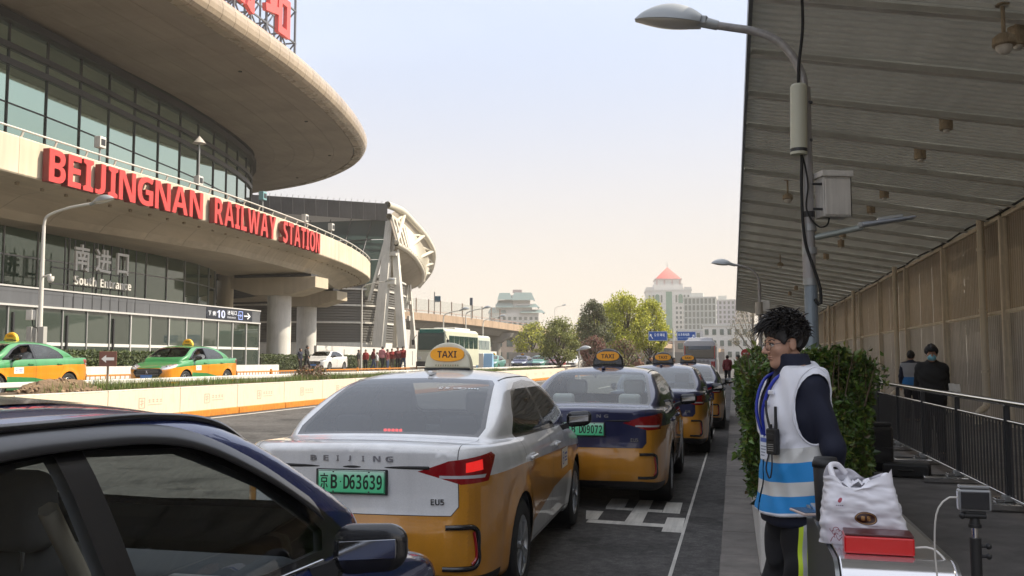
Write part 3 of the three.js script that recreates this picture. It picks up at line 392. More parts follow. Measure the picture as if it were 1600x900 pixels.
// ---- red channel letters along the parapet
{
  const s = thing('station_sign', 'red channel letters reading BEIJINGNAN RAILWAY STATION along the viaduct parapet', 'sign', [0, 0, 0]);
  const face = std([.60, .055, .05], .45), ret = std([.20, .018, .02], .5), c = planCurve(PARA), N = 1200, tab = c.getSpacedPoints(N), atF = (f) => { let k = 0; while (k < N - 1 && -tab[k].z < f) k++; return k / N; };  // letter sides in a darker red, their shade put into the colour
  for (const [word, f0, f1] of [['BEIJINGNAN', 33.65, 45.05], ['RAILWAY', 46.2, 53.9], ['STATION', 55.0, 61.75]]) {
    const gs = [...word].map((ch) => { const g = new TextGeometry(ch, { font, size: 1.44, depth: .05, curveSegments: 6 }), b = new TextGeometry(ch, { font, size: 1.44, depth: .30, curveSegments: 6 }); g.computeBoundingBox(); const bb = g.boundingBox.clone(), ky = 1.44 / (bb.max.y - bb.min.y); for (const q of [g, b]) { q.translate(-bb.min.x, -bb.min.y, 0); q.scale(1, ky, 1); } return { g, b, w: bb.max.x - bb.min.x }; });
    const u0 = atF(f0), u1 = atF(f1), len = (u1 - u0) * c.getLength(), tot = gs.reduce((a, q) => a + q.w, 0), gap = .16, k = (len - gap * (gs.length - 1)) / tot; let x = 0;
    for (const q of gs) { const u = u0 + (x + q.w * k / 2) / c.getLength(), p = c.getPointAt(u), t = c.getTangentAt(u), nx = -t.z, nz = t.x; for (const [geo, m, o, nm] of [[q.b, ret, .10, 'letter'], [q.g, face, .402, 'letter_face']]) { const g = geo.clone().scale(k, 1, 1).translate(-q.w * k / 2, 0, 0); const mesh = part(nm, g, m, nm === 'letter' ? s : s.children[s.children.length - 1]); if (nm === 'letter') { mesh.position.set(p.x + nx * o, 9.28, p.z + nz * o); mesh.rotation.y = Math.atan2(nx, nz); } else mesh.position.z = .302; } x += q.w * k + gap; }
  }
}
// ---- south entrance pavilion under the viaduct
{
  const p = thing('entrance_pavilion', 'long glazed entrance pavilion with a grey band above its doors under the viaduct', 'building', [-32, .79, 0]);
  const band = std([.115, .125, .145], .5, { map: rep(T.concrete, .2) }), wf = std([.62, .61, .59], .4, { metalness: .2 });
  const F0 = 2, F1 = 58.6, mid = -(F0 + F1) / 2, len = F1 - F0;
  part('roof', uvm(bx(5, .2, len, -2.4, 4.05, mid)), band, p);
  for (let i = 0; i < 9; i++) { const l = len / 9; part('band_panel', uvm(rbx(.12, .80, l - .02, .01, .03, 3.76, -(F0 + (i + .5) * l))), band, p); }
  part('band_trim', [bx(.2, .07, len, .05, 4.19, mid), bx(.2, .09, len, .05, 3.33, mid)], wf, p);
  const gm = [0, 1, 2].map((i) => phy([.035 + .015 * i, .048 + .018 * i, .04 + .015 * i], .03, { metalness: .12, clearcoat: .5, clearcoatRoughness: .02 })), r = rng(3);
  const n = 32, w = len / n, mg = bx(.09, 3.3, .07, .03, 1.65, 0), pg = bx(.02, 3.26, w - .07, 0, 1.65, 0), sg = rbx(.012, .16, w - .1, .003, .022, 1.58, 0);
  const stripM = std([.62, .62, .60], .5), red = std([.5, .08, .06], .5);
  for (let i = 0; i <= n; i++) { const z = -(F0 + i * w); part('mullion', mg, (i >= 19 && i <= 23) ? M.greySteel : wf, p).position.z = z; if (i < n) { part('glass_pane', pg, gm[Math.floor(r() * 3)], p).position.z = z - w / 2; part('glass_strip', sg, stripM, p).position.z = z - w / 2; if (i % 3 === 1 && i < 19) part('round_sticker', rot(cyl(.16, .16, .01, 0, 0, 0, 16), 0, 0, Math.PI / 2).translate(.02, 1.95, z - w * .5), red, p); } }
  for (const i of [19, 21, 23]) part('door_frame', bx(.12, 3.0, .1, .05, 1.5, -(F0 + i * w + .3)), M.darkSteel, p);
  part('back_wall', bx(.1, 3.3, len, -4, 1.65, mid), std([.12, .11, .10], .8), p);
  part('end_wall', bx(4, 3.3, .1, -2, 1.65, -F1 + .05), std([.3, .29, .27], .5), p);
  // wayfinding sign on the band
  const tx = canvasTex(512, 96, (g, w, h) => { g.fillStyle = '#1d2330'; g.fillRect(0, 0, w, h); g.fillStyle = g.strokeStyle = '#e8ecf5'; glyph(g, 'xia', 14, 28, 34, 40, 5); glyph(g, 'ce', 62, 28, 34, 40, 4); g.fillStyle = '#cdd8ff'; g.font = 'bold 86px sans-serif'; g.fillText('10', 104, 80); g.strokeStyle = '#e8ecf5'; glyph(g, 'jin', 222, 12, 32, 36, 4); glyph(g, 'zhan', 260, 12, 32, 36, 4); glyph(g, 'kou', 298, 12, 32, 36, 4); g.fillStyle = '#e8ecf5'; g.font = '24px sans-serif'; g.fillText('Entrance', 222, 78); g.strokeStyle = '#9fb6ff'; g.lineWidth = 6; g.strokeRect(352, 14, 44, 66); g.beginPath(); g.moveTo(336, 48); g.lineTo(384, 48); g.moveTo(370, 34); g.lineTo(384, 48); g.lineTo(370, 62); g.stroke(); g.strokeStyle = '#fff'; g.lineWidth = 9; g.beginPath(); g.moveTo(415, 48); g.lineTo(484, 48); g.moveTo(456, 22); g.lineTo(486, 48); g.lineTo(456, 74); g.stroke(); });
  const sgn = part('direction_sign', rot(new THREE.BoxGeometry(5.6, .74, .04), 0, Math.PI / 2, 0).translate(.115, 3.75, -54.6), std('#ffffff', .5, { map: tx }), p);
  // white standing letters on top of the band
  const s = thing('entrance_lettering', 'standing letters for the south entrance on the pavilion roof', 'sign', [-31.8, 5.0, 0]);
  const lm = std([.58, .56, .52], .5);
  ['nan', 'jin', 'kou'].forEach((k, i) => { const m = part('letter', rot(glyphGeo(k, 1.12, 1.22, .13, .12), 0, Math.PI / 2, 0), lm, s); m.position.set(0, 1.12, -(39.6 + i * 1.6)); });
  const tg = textGeo('South Entrance', .44, .1, .3); const m = part('lettering', rot(tg, 0, Math.PI / 2, 0), lm, s); m.position.set(0, .35, -41.8); 
  part('frame', [...Array.from({ length: 9 }, (_, i) => bar([-.12, -.9, -(39.1 + i * .70)], [-.12, 2.6, -(39.1 + i * .70)], .05, .05)), bar([-.12, .3, -38.2], [-.12, .3, -43.8], .05, .06), bar([-.12, 1.08, -38.2], [-.12, 1.08, -43.8], .05, .06), ...Array.from({ length: 4 }, (_, i) => bar([-.14, .0, -(38.4 + i * 1.7)], [-1.6, -.6, -(38.4 + i * 1.7)], .05, .05))], M.darkSteel, s);
}
// ---- the roof sign: lattice frame with red characters
{
  const s = thing('roof_sign', 'red characters on a steel lattice frame on the edge of the station roof', 'sign', [-29.6, 21.5, 0]);
  const red = std([.72, .11, .10], .45), st = std([.16, .17, .19], .5, { metalness: .4 });
  [['zhan', 54.9], ['nan', 50.2]].forEach(([k, f]) => { const m = part('letter', rot(glyphGeo(k, 3.1, 4.4, .50, .30), 0, Math.PI / 2, 0), red, s); m.position.set(.2, 2.3, -f + 1.0); });
  const fr = []; for (let i = 0; i < 6; i++) { const z = -(48.2 + i * 2.05); part('frame_post', bar([0, -.2, z], [0, 7.6, z], .13, .13), st, s); part('frame_post', bar([-1.6, -.2, z], [-1.6, 5.6, z], .11, .11), st, s); fr.push(bar([0, 2.3, z], [-1.6, 2.3, z], .09, .09), bar([0, 2.3, z], [-1.6, .4, z], .08, .08), bar([0, 4.6, z], [-1.6, 3.0, z], .08, .08)); if (i < 5) fr.push(bar([0, 2.3, z], [0, .3, z - 2.05], .08, .08), bar([-1.6, 2.3, z], [-1.6, .3, z - 2.05], .08, .08), bar([-1.6, 2.3, z], [-1.6, 4.6, z - 2.05], .08, .08)); }
  for (const [x, y] of [[0, 2.3], [0, 4.6], [-1.6, 2.3], [-1.6, 4.4]]) fr.push(bar([x, y, -48], [x, y, -58.6], .1, .1));
  tag(part('frame_lattice', fr, st, s), null, null, null, 'stuff');
}
// ---- the platform hall beyond, with its ringed eave on white trestles
{
  const h = thing('platform_hall', 'platform hall with grey roof edge, glass front and ringed white eave beyond the viaduct', 'building', [0, 0, 0]);
  const pan = [0, 1].map((i) => std([.17 + .03 * i, .175 + .03 * i, .20 + .03 * i], .35, { metalness: .4, map: rep(T.concrete, .3) })), r = rng(17);
  const eave = (x) => 19.6 + (-38.6 - x) * .103;
  for (let i = 0; i < 22; i++) { const x0 = -38.6 - i * 1.5, x1 = x0 - 1.46, f = 100; part('roof_panel', uvm(raw([x0, eave(x0), -f, x1, eave(x1), -f, x1 - .3, eave(x1) - 1.9, -f - .8, x0, eave(x0), -f, x1 - .3, eave(x1) - 1.9, -f - .8, x0 - .3, eave(x0) - 1.9, -f - .8])), pan[i % 2], h); part('roof_spike', bar([x0, eave(x0), -f], [x0 + .1, eave(x0) + .35, -f], .04, .04), M.greySteel, h); part('roof_spike', bar([x0 - .75, eave(x0), -f], [x0 - .65, eave(x0) + .35, -f], .04, .04), M.greySteel, h); }
  part('roof', uvm(raw([-38.6, 19.6, -100, -72, 23, -100, -72, 23.5, -150, -38.6, 19.6, -100, -72, 23.5, -150, -52, 20.4, -135])), pan[0], h);
  const gm = [0, 1, 2].map((i) => phy([.10 + .02 * i, .135 + .02 * i, .135 + .02 * i], .05, { metalness: .55, clearcoat: .4, clearcoatRoughness: .03 }));
  for (let i = 0; i < 13; i++) for (let k = 0; k < 4; k++) { const y0 = 8.6 + k * 2.35, xr = (y) => -38.4 - (17.9 - y) * .28, x0 = -38.6 - i * 2.6, lean = (y) => Math.min(0, 0), X = (u, y) => xr(y) - u; const a = i * 2.6 + .03, b = i * 2.6 + 2.57, y1 = Math.min(y0 + 2.3, 18 + i * .25); part('glass_pane', uvm(raw([X(a, y0), y0, -101.2, X(a, y1), y1, -101.2, X(b, y1), y1, -101.2, X(a, y0), y0, -101.2, X(b, y1), y1, -101.2, X(b, y0), y0, -101.2])), gm[Math.floor(r() * 3)], h); }
  part('glass_frame', [...Array.from({ length: 13 }, (_, i) => bar([-38.5 - i * 2.6 - 2.6, 8.6, -101.1], [-38.4 - i * 2.6 + .1, 18.2, -101.1], .08, .08)), ...[0, 1, 2, 3].map((k) => bar([-41 , 8.6 + k * 2.35, -101.05], [-74, 8.6 + k * 2.35 + (k > 1 ? -1.2 : 0), -101.05], .12, .12))], M.darkSteel, h);
  part('slant_mullion', bar([-38.4, 18.1, -100.9], [-41.1, 8.4, -100.9], .3, .3), M.whiteSteel, h);
  part('beam', [bar([-42, 16.3, -103], [-52, 18, -103], .5, .6), bar([-44, 14.2, -103], [-56, 17, -103], .5, .6)], M.black, h);
  // dark louvred drum
  const D = walk([[-62, 96], [-50, 97], [-45.5, 98.3], [-42.3, 100.4], [-40.8, 103.5], [-40.6, 108], [-41.5, 114]], .6), lou = std([.10, .097, .09], .6), louB = std([.085, .082, .076], .6);
  const lv = []; for (let k = 0; k < 26; k++) { const y = 3.6 + k * .30; lv.push(swept(D, [[0, y], [.04, y + .03], [.02, y + .22], [-.05, y + .2]])); } tag(part('louvre', lv, lou, h), null, null, null, 'stuff');
  part('drum_wall', swept(D, [[-.12, .8], [-.12, 11.4]], false), louB, h);
  for (const y of [3.5, 5.9, 7.9, 9.8, 11.4]) part('drum_ring', swept(D, [[.22, y - .1], [.22, y + .1], [-.1, y + .1], [-.1, y - .1]]), M.whiteSteel, h);
  part('drum_base', swept(D, [[.5, .6], [.5, 3.4], [-.2, 3.4]], false), M.white, h);
  // ringed eave
  const ring = (pts, y, rad) => new THREE.TubeGeometry(new THREE.CatmullRomCurve3(pts.map(([x, f]) => V(x, y, -f)), false, 'centripetal'), 90, rad, 10);
  const R1 = [[-38.68,100.2],[-38.52,104],[-40.33,113.7],[-43.2,127.2],[-48.1,145.8],[-52.8,160.1],[-60,180],[-74.8,216]], R2 = [[-38.1,99.3],[-39.4,107.4],[-42.3,120.7],[-46,134.8],[-50.8,150.4],[-57,168]], R3 = [[-37.2,99.3],[-38,104.8],[-40,113.7],[-43.1,125],[-47,137.5],[-52.7,152.5],[-58.4,163.1]], cream = std([.66, .62, .53], .45, { map: rep(T.concrete, .3) });
  part('eave_ring', ring(R1, 19.5, .42), cream, h); part('eave_ring', ring(R2, 18, .36), cream, h); part('eave_ring', ring(R3, 14.8, .30), cream, h);
  const c1 = planCurve(R1), c2 = planCurve(R2), c3 = planCurve(R3);
  const band = (ca, ya, cb, yb, n = 40, ua = [0, 1], ub = [0, 1]) => uvm(grid(Array.from({ length: n + 1 }, (_, i) => { const a = ca.getPointAt(lerp(ua[0], ua[1], i / n)), b = cb.getPointAt(lerp(ub[0], ub[1], i / n)); return [[a.x, ya, a.z], [b.x, yb, b.z]]; })));
  part('eave_fascia', band(c1, 19.3, c2, 18.1, 40, [.02, .55]), std([.30, .26, .21], .7), h);
  part('eave_soffit', band(c2, 17.9, c3, 14.9), std([.22, .185, .15], .8), h);
  for (let i = 0; i <= 34; i++) { const a = c2.getPointAt(Math.min(1, i / 34)), b = c3.getPointAt(i / 34); part('eave_fin', bar([a.x + .35, 17.9, a.z], [b.x + .3, 14.9, b.z], .32, .16), cream, h); }
  for (let i = 0; i < 6; i++) { const u = .05 + i * .16, a = c1.getPointAt(u), b = c3.getPointAt(Math.max(0, u - .12)); part('eave_strut', rod([a.x, 19.4, a.z], [b.x, 14.9, b.z], .28, .24, 10), cream, h); const c = c2.getPointAt(Math.min(1, u * 1.1)); part('eave_strut', rod([a.x, 19.4, a.z], [c.x, 18, c.z], .2, .2, 8), cream, h); }
  const bowl = []; for (let i = 0; i <= 24; i++) { const a = c3.getPointAt(i / 24), cx = -47, cz = -118; bowl.push([[a.x, 14.7, a.z], [lerp(a.x, cx, .25), 13.6, lerp(a.z, cz, .25)], [lerp(a.x, cx, .6), 13.0, lerp(a.z, cz, .6)], [cx, 12.8, cz]]); } part('eave_bowl', uvm(grid(bowl)), std([.40, .345, .27], .7, { map: rep(T.concrete, .2) }), h);
  // white A-shaped trestles
  const leg = (x0, f0, x1, f1, y1, w0, w1) => { const g = new THREE.CylinderGeometry(w1 * .707, w0 * .707, 1, 4); g.rotateY(Math.PI / 4); return displace(flat(g), (x, y, z) => { const t = y + .5; return [lerp(x0, x1, t) + x, lerp(.6, y1, t), -lerp(f0, f1, t) + z]; }); };
  for (const [x, f, y1, s, l] of [[-38.6, 101, 17.8, 1, 'nearer white A-shaped steel trestle carrying the ringed eave'], [-50.2, 139, 13.6, .8, 'farther white A-shaped steel trestle carrying the ringed eave']]) {
    const t = thing('trestle', l, 'column', [x, 0, -f], 0, 'white trestles under the eave');
    part('leg', uvm(leg(-1.5 * s, 0, -.1, .2, y1, 1.3 * s, .8 * s)), M.whiteSteel, t); part('leg', uvm(leg(1.5 * s, 1, .15, .6, y1, .95 * s, .6 * s)), M.whiteSteel, t); part('leg', uvm(leg(.35 * s, .6, .05, 3, y1 * .72, .5 * s, .3)), cream, t);
    part('cross_plate', [rbx(2.0 * s, .8, 1.2, .05, -.3, y1 * .6, -.4), rbx(1.7 * s, .5, 1.0, .05, -.1, y1 * .78, -.4)], M.whiteSteel, t);
  }
}
// ------------------------------------------------------------------ cars. Local frame: x right, y up, s metres forward from the rear bumper (z = L/2 - s)
function carModel(P) {
  const L = P.L, side = sdPoly(spline(P.side, 4)), gh = sdPoly(spline(P.cabin, 5)), plan = sdPoly(spline(P.plan, 4)), sec = sdPoly(spline(P.sec, 4)), gplan = sdPoly(spline(P.cabinPlan, 4)), gsec = sdPoly(spline(P.cabinSec, 4));
  const rw = P.wheelR;
  const field = (x, y, z) => {
    const s = L / 2 - z, ax = Math.sqrt(x * x + 1e-5);
    const a = side(s, y + P.crown * ax * ax), b = plan(ax, s), c = sec(ax, y + (s < 1.2 ? (1.2 - s) * .0 : 0));
    let lo = smax(smax(a, b, .09), c, .05);
    for (const w of P.axles) { const d = Math.hypot(s - w, y - rw); lo -= .016 * (1 - smooth(.36, .52, d)) * smooth(.6, .85, ax); }
    const g = smax(smax(gh(s, y + .035 * ax * ax), gplan(ax, s), .07), gsec(ax, y), .06);
    return smin(lo, g, .035);
  };
  const Z = (s) => L / 2 - s;
  let S = nets(field, [-.99, .12, -L / 2 - .08], [.99, 1.62, L / 2 + .08], P.cell);
  const sideP = (x, y, z) => [Z(z), y], topP = (x, y, z) => [Math.abs(x), Z(z)], endP = (x, y, z) => [x, y], aP = (x, y, z) => [Math.abs(x), y], rearD = (x, y, z) => [Math.abs(x) + .8 * Z(z), y], frontD = (x, y, z) => [Math.abs(x) + .8 * (L - Z(z)), y];
  const G = {}, add = (k, ...s) => { (G[k] ??= []).push(...s); };
  const cut = (k, proj, poly, keep, shrink) => { const [i, o] = carve(S, proj, poly, keep, shrink); S = o; if (k) add(k, i); return i; };
  for (const w of P.axles) cut(null, sideP, Array.from({ length: 28 }, (_, i) => [w + P.archR * Math.cos(i / 28 * 6.2832), rw + .005 + P.archR * Math.sin(i / 28 * 6.2832)]), (x) => Math.abs(x) > .55);
  // glass
  const glass = (k, frit, proj, poly, keep, b) => { const i = cut(null, proj, poly, keep); const [g, f] = carve(i, proj, poly, null, b); add(k, g); add(frit, f); };
  glass('rear_window', 'window_surround', topP, P.rearWin, (x, y, z) => y > 1.0 && Z(z) < 2.2, .035);
  glass('windscreen', 'window_surround', topP, P.windscreen, (x, y, z) => y > .9 && Z(z) > 2.2, .03);
  for (const q of P.dlo) { const i = cut(null, sideP, q.outer, (x, y) => Math.abs(x) > .3 && y > .85); let rest = i; for (const [k, poly] of q.panes) { const [g, o] = carve(rest, sideP, poly); rest = o; for (const sg of [-1, 1]) { const h = { p: [], n: [] }; for (let t = 0; t < g.p.length; t += 9) if (Math.sign(g.p[t]) === sg) for (let j = 0; j < 9; j++) { h.p.push(g.p[t + j]); h.n.push(g.n[t + j]); } add(k + (sg > 0 ? 'R' : 'L'), h); } } add('window_surround', rest); }
  const opaque = join(S, ...G.window_surround);
  G.lining = [offset(opaque, -.028)];
  // lamps, grille
  for (const q of P.tail) add('tail_light', cut(null, rearD, q, (x, y, z) => Z(z) < .75 && y > .5));
  if (P.tailLit) for (const q of P.tailLit) { const i = []; G.tail_light = G.tail_light.map((s) => { const [a, o] = carve(s, rearD, q); i.push(a); return o; }); add('brake_lamp', ...i); }
  for (const q of P.tailLow ?? []) { const i = []; G.tail_light = G.tail_light.map((s) => { const [a, o] = carve(s, rearD, q); i.push(a); return o; }); add('reverse_lamp', ...i); }
  for (const q of P.head) add('headlight', cut(null, frontD, q, (x, y, z) => Z(z) > L - .9));
  for (const q of P.grille) add('grille', cut(null, aP, q, (x, y, z) => Z(z) > L - .35));
  for (const q of P.intake) add('lower_intake', cut(null, aP, q, (x, y, z) => Z(z) > L - .35 || Z(z) < .35 && q.rear));
  for (const q of P.diffuser) add('rear_valance', cut(null, aP, q, (x, y, z) => Z(z) < .5));
  // panels with dark shut lines
  const panel = (k, proj, poly, keep) => { const i = cut(null, proj, poly, keep); const [g, r] = carve(i, proj, poly, null, .005); add('shut_line', r); return g; };
  const low = (s) => { let [a, b] = carve(s, sideP, P.paintLow); const [w, c] = carve(a, sideP, P.wedge, (x) => Math.abs(x) > .5); return [join(b, w), c]; };
  const split = (s) => { const o = { R: { p: [], n: [] }, L: { p: [], n: [] } }; for (let t = 0; t < s.p.length; t += 9) { const h = s.p[t] > 0 ? o.R : o.L; for (let j = 0; j < 9; j++) { h.p.push(s.p[t + j]); h.n.push(s.n[t + j]); } } return o; };
  const tl = panel('trunk_lid', endP, P.trunk, (x, y, z) => Z(z) < .62 && y > .5); add('trunk_lid', tl);
  const hd = panel('hood', topP, P.hood, (x, y, z) => Z(z) > L - 1.3 && y > .6); add('hood', hd);
  P.doors.forEach((d, i) => { const g = split(panel('door', sideP, d, (x, y) => Math.abs(x) > .5)); for (const e of 'LR') { const [u, l] = low(g[e]); add('door' + i + e, u); add('doorlow' + i + e, l); } });
  const [rb, S2] = carve(S, sideP, [[-.2, 0], [.62, 0], [.62, .30], [.50, .80], [.3, .86], [-.2, .86]]); S = S2; { const [u, l] = low(rb); add('rear_bumper', l); add('body', u); }
  const [fb, S3] = carve(S, sideP, [[L + .2, 0], [L - .62, 0], [L - .55, .60], [L - .3, .70], [L + .2, .70]]); S = S3; { const [u, l] = low(fb); add('front_bumper', l); add('body', u); }
  const [u, l] = low(S); add('body', u); add('lower_body', l);
  const geo = {}; for (const k in G) geo[k] = soupGeo(G[k]);
  // liners for the wheel arches, underbody
  geo.wheel_arch = merge(P.axles.flatMap((w) => [-1, 1].map((e) => { const g = new THREE.CylinderGeometry(P.archR + .004, P.archR + .004, .34, 24, 1, true, -Math.PI * .62, Math.PI * 1.24); rot(g, 0, 0, Math.PI / 2); rot(g, Math.PI / 2, 0, 0); rot(g, -Math.PI / 2, 0, 0); return g.translate(e * .70, rw + .005, Z(w)); })), bx(1.4, .06, L - 1.2, 0, .2, 0));
  return { field, geo, P, Z };
}
const SEDAN = {
  L: 4.65, cell: .026, crown: .035, wheelR: .322, archR: .372, axles: [1.03, 3.70],
  side: [[.30, .20], [.10, .27], [.015, .42], [.0, .56], [.035, .66], [.045, .80], [.015, 1.0], [.01, 1.075], [.10, 1.10], [.5, 1.095], [1.1, 1.075], [2.2, 1.045], [3.1, 1.02], [3.55, .985], [4.05, .90], [4.38, .81], [4.56, .72], [4.64, .60], [4.65, .45], [4.62, .30], [4.5, .20], [3.2, .185], [1.4, .185]],
  plan: [[0, .0], [.35, .005], [.60, .04], [.755, .16], [.84, .42], [.885, .85], [.905, 1.5], [.908, 2.4], [.905, 3.3], [.885, 3.9], [.84, 4.25], [.74, 4.47], [.52, 4.60], [.25, 4.645], [0, 4.65], [-.3, 4.5], [-.3, .2]],
  sec: [[-.3, .1], [.72, .17], [.835, .23], [.868, .35], [.895, .52], [.905, .70], [.908, .815], [.885, .92], [.85, 1.02], [.78, 1.14], [.4, 1.22], [-.3, 1.22]],
  cabin: [[.42, 1.02], [.62, 1.095], [1.05, 1.285], [1.45, 1.435], [1.85, 1.515], [2.30, 1.54], [2.70, 1.515], [3.02, 1.43], [3.40, 1.225], [3.80, .99], [3.8, .8], [.5, .8]],
  cabinPlan: [[-.3, .25], [.50, .30], [.70, .60], [.79, 1.2], [.845, 2.0], [.855, 2.7], [.83, 3.2], [.77, 3.6], [.60, 3.95], [-.3, 4.05]],
  cabinSec: [[-.3, .7], [.88, .75], [.86, .95], [.815, 1.09], [.73, 1.27], [.655, 1.40], [.60, 1.46], [.50, 1.505], [.30, 1.54], [-.3, 1.555]],
  rearWin: [[-.5, .655], [.655, .655], [.675, .78], [.575, 1.50], [.535, 1.60], [-.5, 1.63]],
  windscreen: [[-.5, 3.70], [.66, 3.60], [.70, 3.50], [.60, 2.98], [-.5, 2.90]],
  dlo: [{ outer: [[1.16, 1.085], [1.20, 1.055], [3.42, 1.01], [3.46, 1.04], [3.05, 1.30], [2.72, 1.425], [2.35, 1.45], [1.95, 1.435], [1.62, 1.375], [1.36, 1.26], [1.18, 1.12]], panes: [['rear_side_window', [[1.235, 1.085], [2.26, 1.065], [2.26, 1.42], [1.95, 1.405], [1.64, 1.348], [1.40, 1.245], [1.26, 1.135]]], ['front_side_window', [[2.35, 1.063], [3.22, 1.045], [3.24, 1.10], [3.0, 1.27], [2.70, 1.395], [2.35, 1.42]]]] }],
  tail: [[[.455, .935], [.66, 1.0], [1.10, 1.035], [1.15, 1.01], [1.05, .86], [.76, .855]]],
  tailLit: [[[.80, .925], [.98, .935], [.97, 1.0], [.80, .985]]],
  tailLow: [[[.60, .895], [1.0, .885], [1.02, .905], [.60, .912]]],
  head: [[[.50, .70], [.62, .80], [1.20, .875], [1.28, .855], [1.05, .74], [.72, .685]]],
  grille: [[[-.2, .42], [.42, .42], [.56, .60], [.50, .72], [-.2, .735]]],
  intake: [[[-.2, .25], [.62, .25], [.60, .34], [-.2, .35]]],
  diffuser: [[[-.2, .0], [.9, .0], [.9, .28], [.62, .31], [-.2, .31]]],
  trunk: [[-.665, 1.4], [-.675, .72], [-.63, .665], [.63, .665], [.675, .72], [.665, 1.4]],
  hood: [[-.3, 4.42], [.45, 4.40], [.66, 4.2], [.74, 3.72], [-.3, 3.80]],
  doors: [[[2.33, .27], [3.36, .27], [3.44, .60], [3.43, 1.03], [2.33, 1.07]], [[1.62, .27], [2.32, .27], [2.32, 1.07], [1.20, 1.09], [1.24, .86], [1.44, .55]]],
  paintLow: [[-.5, -.2], [5.2, -.2], [5.2, .70], [4.2, .76], [3.4, .82], [1.0, .885], [-.5, .895]],
  wedge: [[3.36, .585], [2.4, .545], [1.50, .405], [1.35, .2], [3.36, .2]],
};
const sedan = carModel(SEDAN);
// blue hatchback-like sedan in the foreground: steeper roof, larger front quarter
const GLASS = {
  dark: phy([.03, .032, .036], .02, { transmission: .25, thickness: 0, ior: 1.5 }),
  rear: phy([.27, .30, .33], .02, { transmission: .85, thickness: 0, ior: 1.52 }),
  clear: phy([.62, .67, .66], .01, { transmission: 1, thickness: 0, ior: 1.5 }),
};
const paint = (c, o = {}) => phy(c, .38, { clearcoat: 1, clearcoatRoughness: .05, map: rep(T.concrete, .45), clearcoatRoughnessMap: rep(T.smudge, .8), ...o });
const PAINT = { white: paint([.82, .84, .88]), amber: paint([.62, .27, .02]), navy: paint([.014, .02, .09], { metalness: .2 }), green: paint([.05, .27, .09]), orange: paint([.80, .30, .012]), blue: paint([.012, .028, .15], { metalness: .3, roughness: .25 }), jade: paint([.10, .30, .26]), pearl: paint([.80, .80, .80]), red: paint([.35, .03, .03]), sky: paint([.16, .26, .5]) };
const LAMP = { red: phy([.28, .008, .012], .08, { clearcoat: 1, ior: 1.55 }), redOn: std([.6, .02, .02], .25, { emissive: new THREE.Color(1, .03, .025), emissiveIntensity: .36 }), redHigh: std([.8, .04, .04], .3, { emissive: new THREE.Color(1, .06, .05), emissiveIntensity: 2.5 }), clear: phy([.55, .56, .58], .08, { clearcoat: 1 }), head: phy([.62, .64, .66], .06, { clearcoat: 1, metalness: .5 }) };
const INT = { dark: std([.075, .077, .085], .8), seat: std([.11, .11, .118], .75), cover: std([.7, .69, .67], .8), beige: std([.4, .36, .3], .8) };
// the wheel: tyre, rim with five twin spokes, hub
const WHEEL = (() => {
  const r = SEDAN.wheelR, w = .21, t = []; const prof = [[.205, -.095], [.22, -.105], [.27, -.108], [.30, -.10], [.317, -.085], [.322, -.05], [.322, .05], [.317, .085], [.30, .10], [.27, .108], [.22, .105], [.205, .095]];
  const tyre = rot(lathe(prof, 48), 0, 0, -Math.PI / 2);
  const grooves = [-.045, 0, .045].map((x) => rot(new THREE.TorusGeometry(.3215, .004, 6, 48), 0, Math.PI / 2, 0).translate(x, 0, 0));
  const rimP = [[.207, -.09], [.212, .095], [.203, .10], [.192, .09], [.188, .02], [.186, -.08]];
  const rim = [rot(lathe(rimP, 40), 0, 0, -Math.PI / 2)];
  for (let i = 0; i < 5; i++) for (const o of [-.16, .16]) { const a = i / 5 * 6.2832 + o, b = i / 5 * 6.2832 + o * .55; rim.push(bar([.082, Math.sin(b) * .045, Math.cos(b) * .045], [.086, Math.sin(a) * .197, Math.cos(a) * .197], .032, .03)); }
  rim.push(rot(cyl(.055, .06, .05, 0, .065, 0, 20), 0, 0, -Math.PI / 2));
  const cap = rot(cyl(.03, .03, .012, 0, .095, 0, 16), 0, 0, -Math.PI / 2), disc = rot(cyl(.15, .15, .02, 0, .0, 0, 24), 0, 0, -Math.PI / 2);
  return { tyre: merge(tyre, grooves), rim: merge(rim), cap, disc };
})();
const RIM = std([.42, .43, .44], .3, { metalness: .8 });
function addWheels(car, P, Z, track = .785) { for (const a of P.axles) for (const e of [-1, 1]) { const w = part('wheel', WHEEL.disc, M.greySteel, car); w.position.set(e * track, P.wheelR, Z(a)); if (e < 0) w.rotation.y = Math.PI; part('tyre', WHEEL.tyre, M.rubber, w); part('rim', WHEEL.rim, RIM, w); part('hub_cap', WHEEL.cap, M.chrome, w); } }
const SEAT = merge(rbx(.50, .16, .50, .06, 0, .40, 0), rot(rbx(.48, .62, .16, .07, 0, .31, 0), .24).translate(0, .44, .22)), HEADREST = rot(rbx(.27, .19, .11, .05, 0, 0, 0), .2), RESTROD = merge(rod([-.06, -.18, 0], [-.06, 0, 0], .007), rod([.06, -.18, 0], [.06, 0, 0], .007));
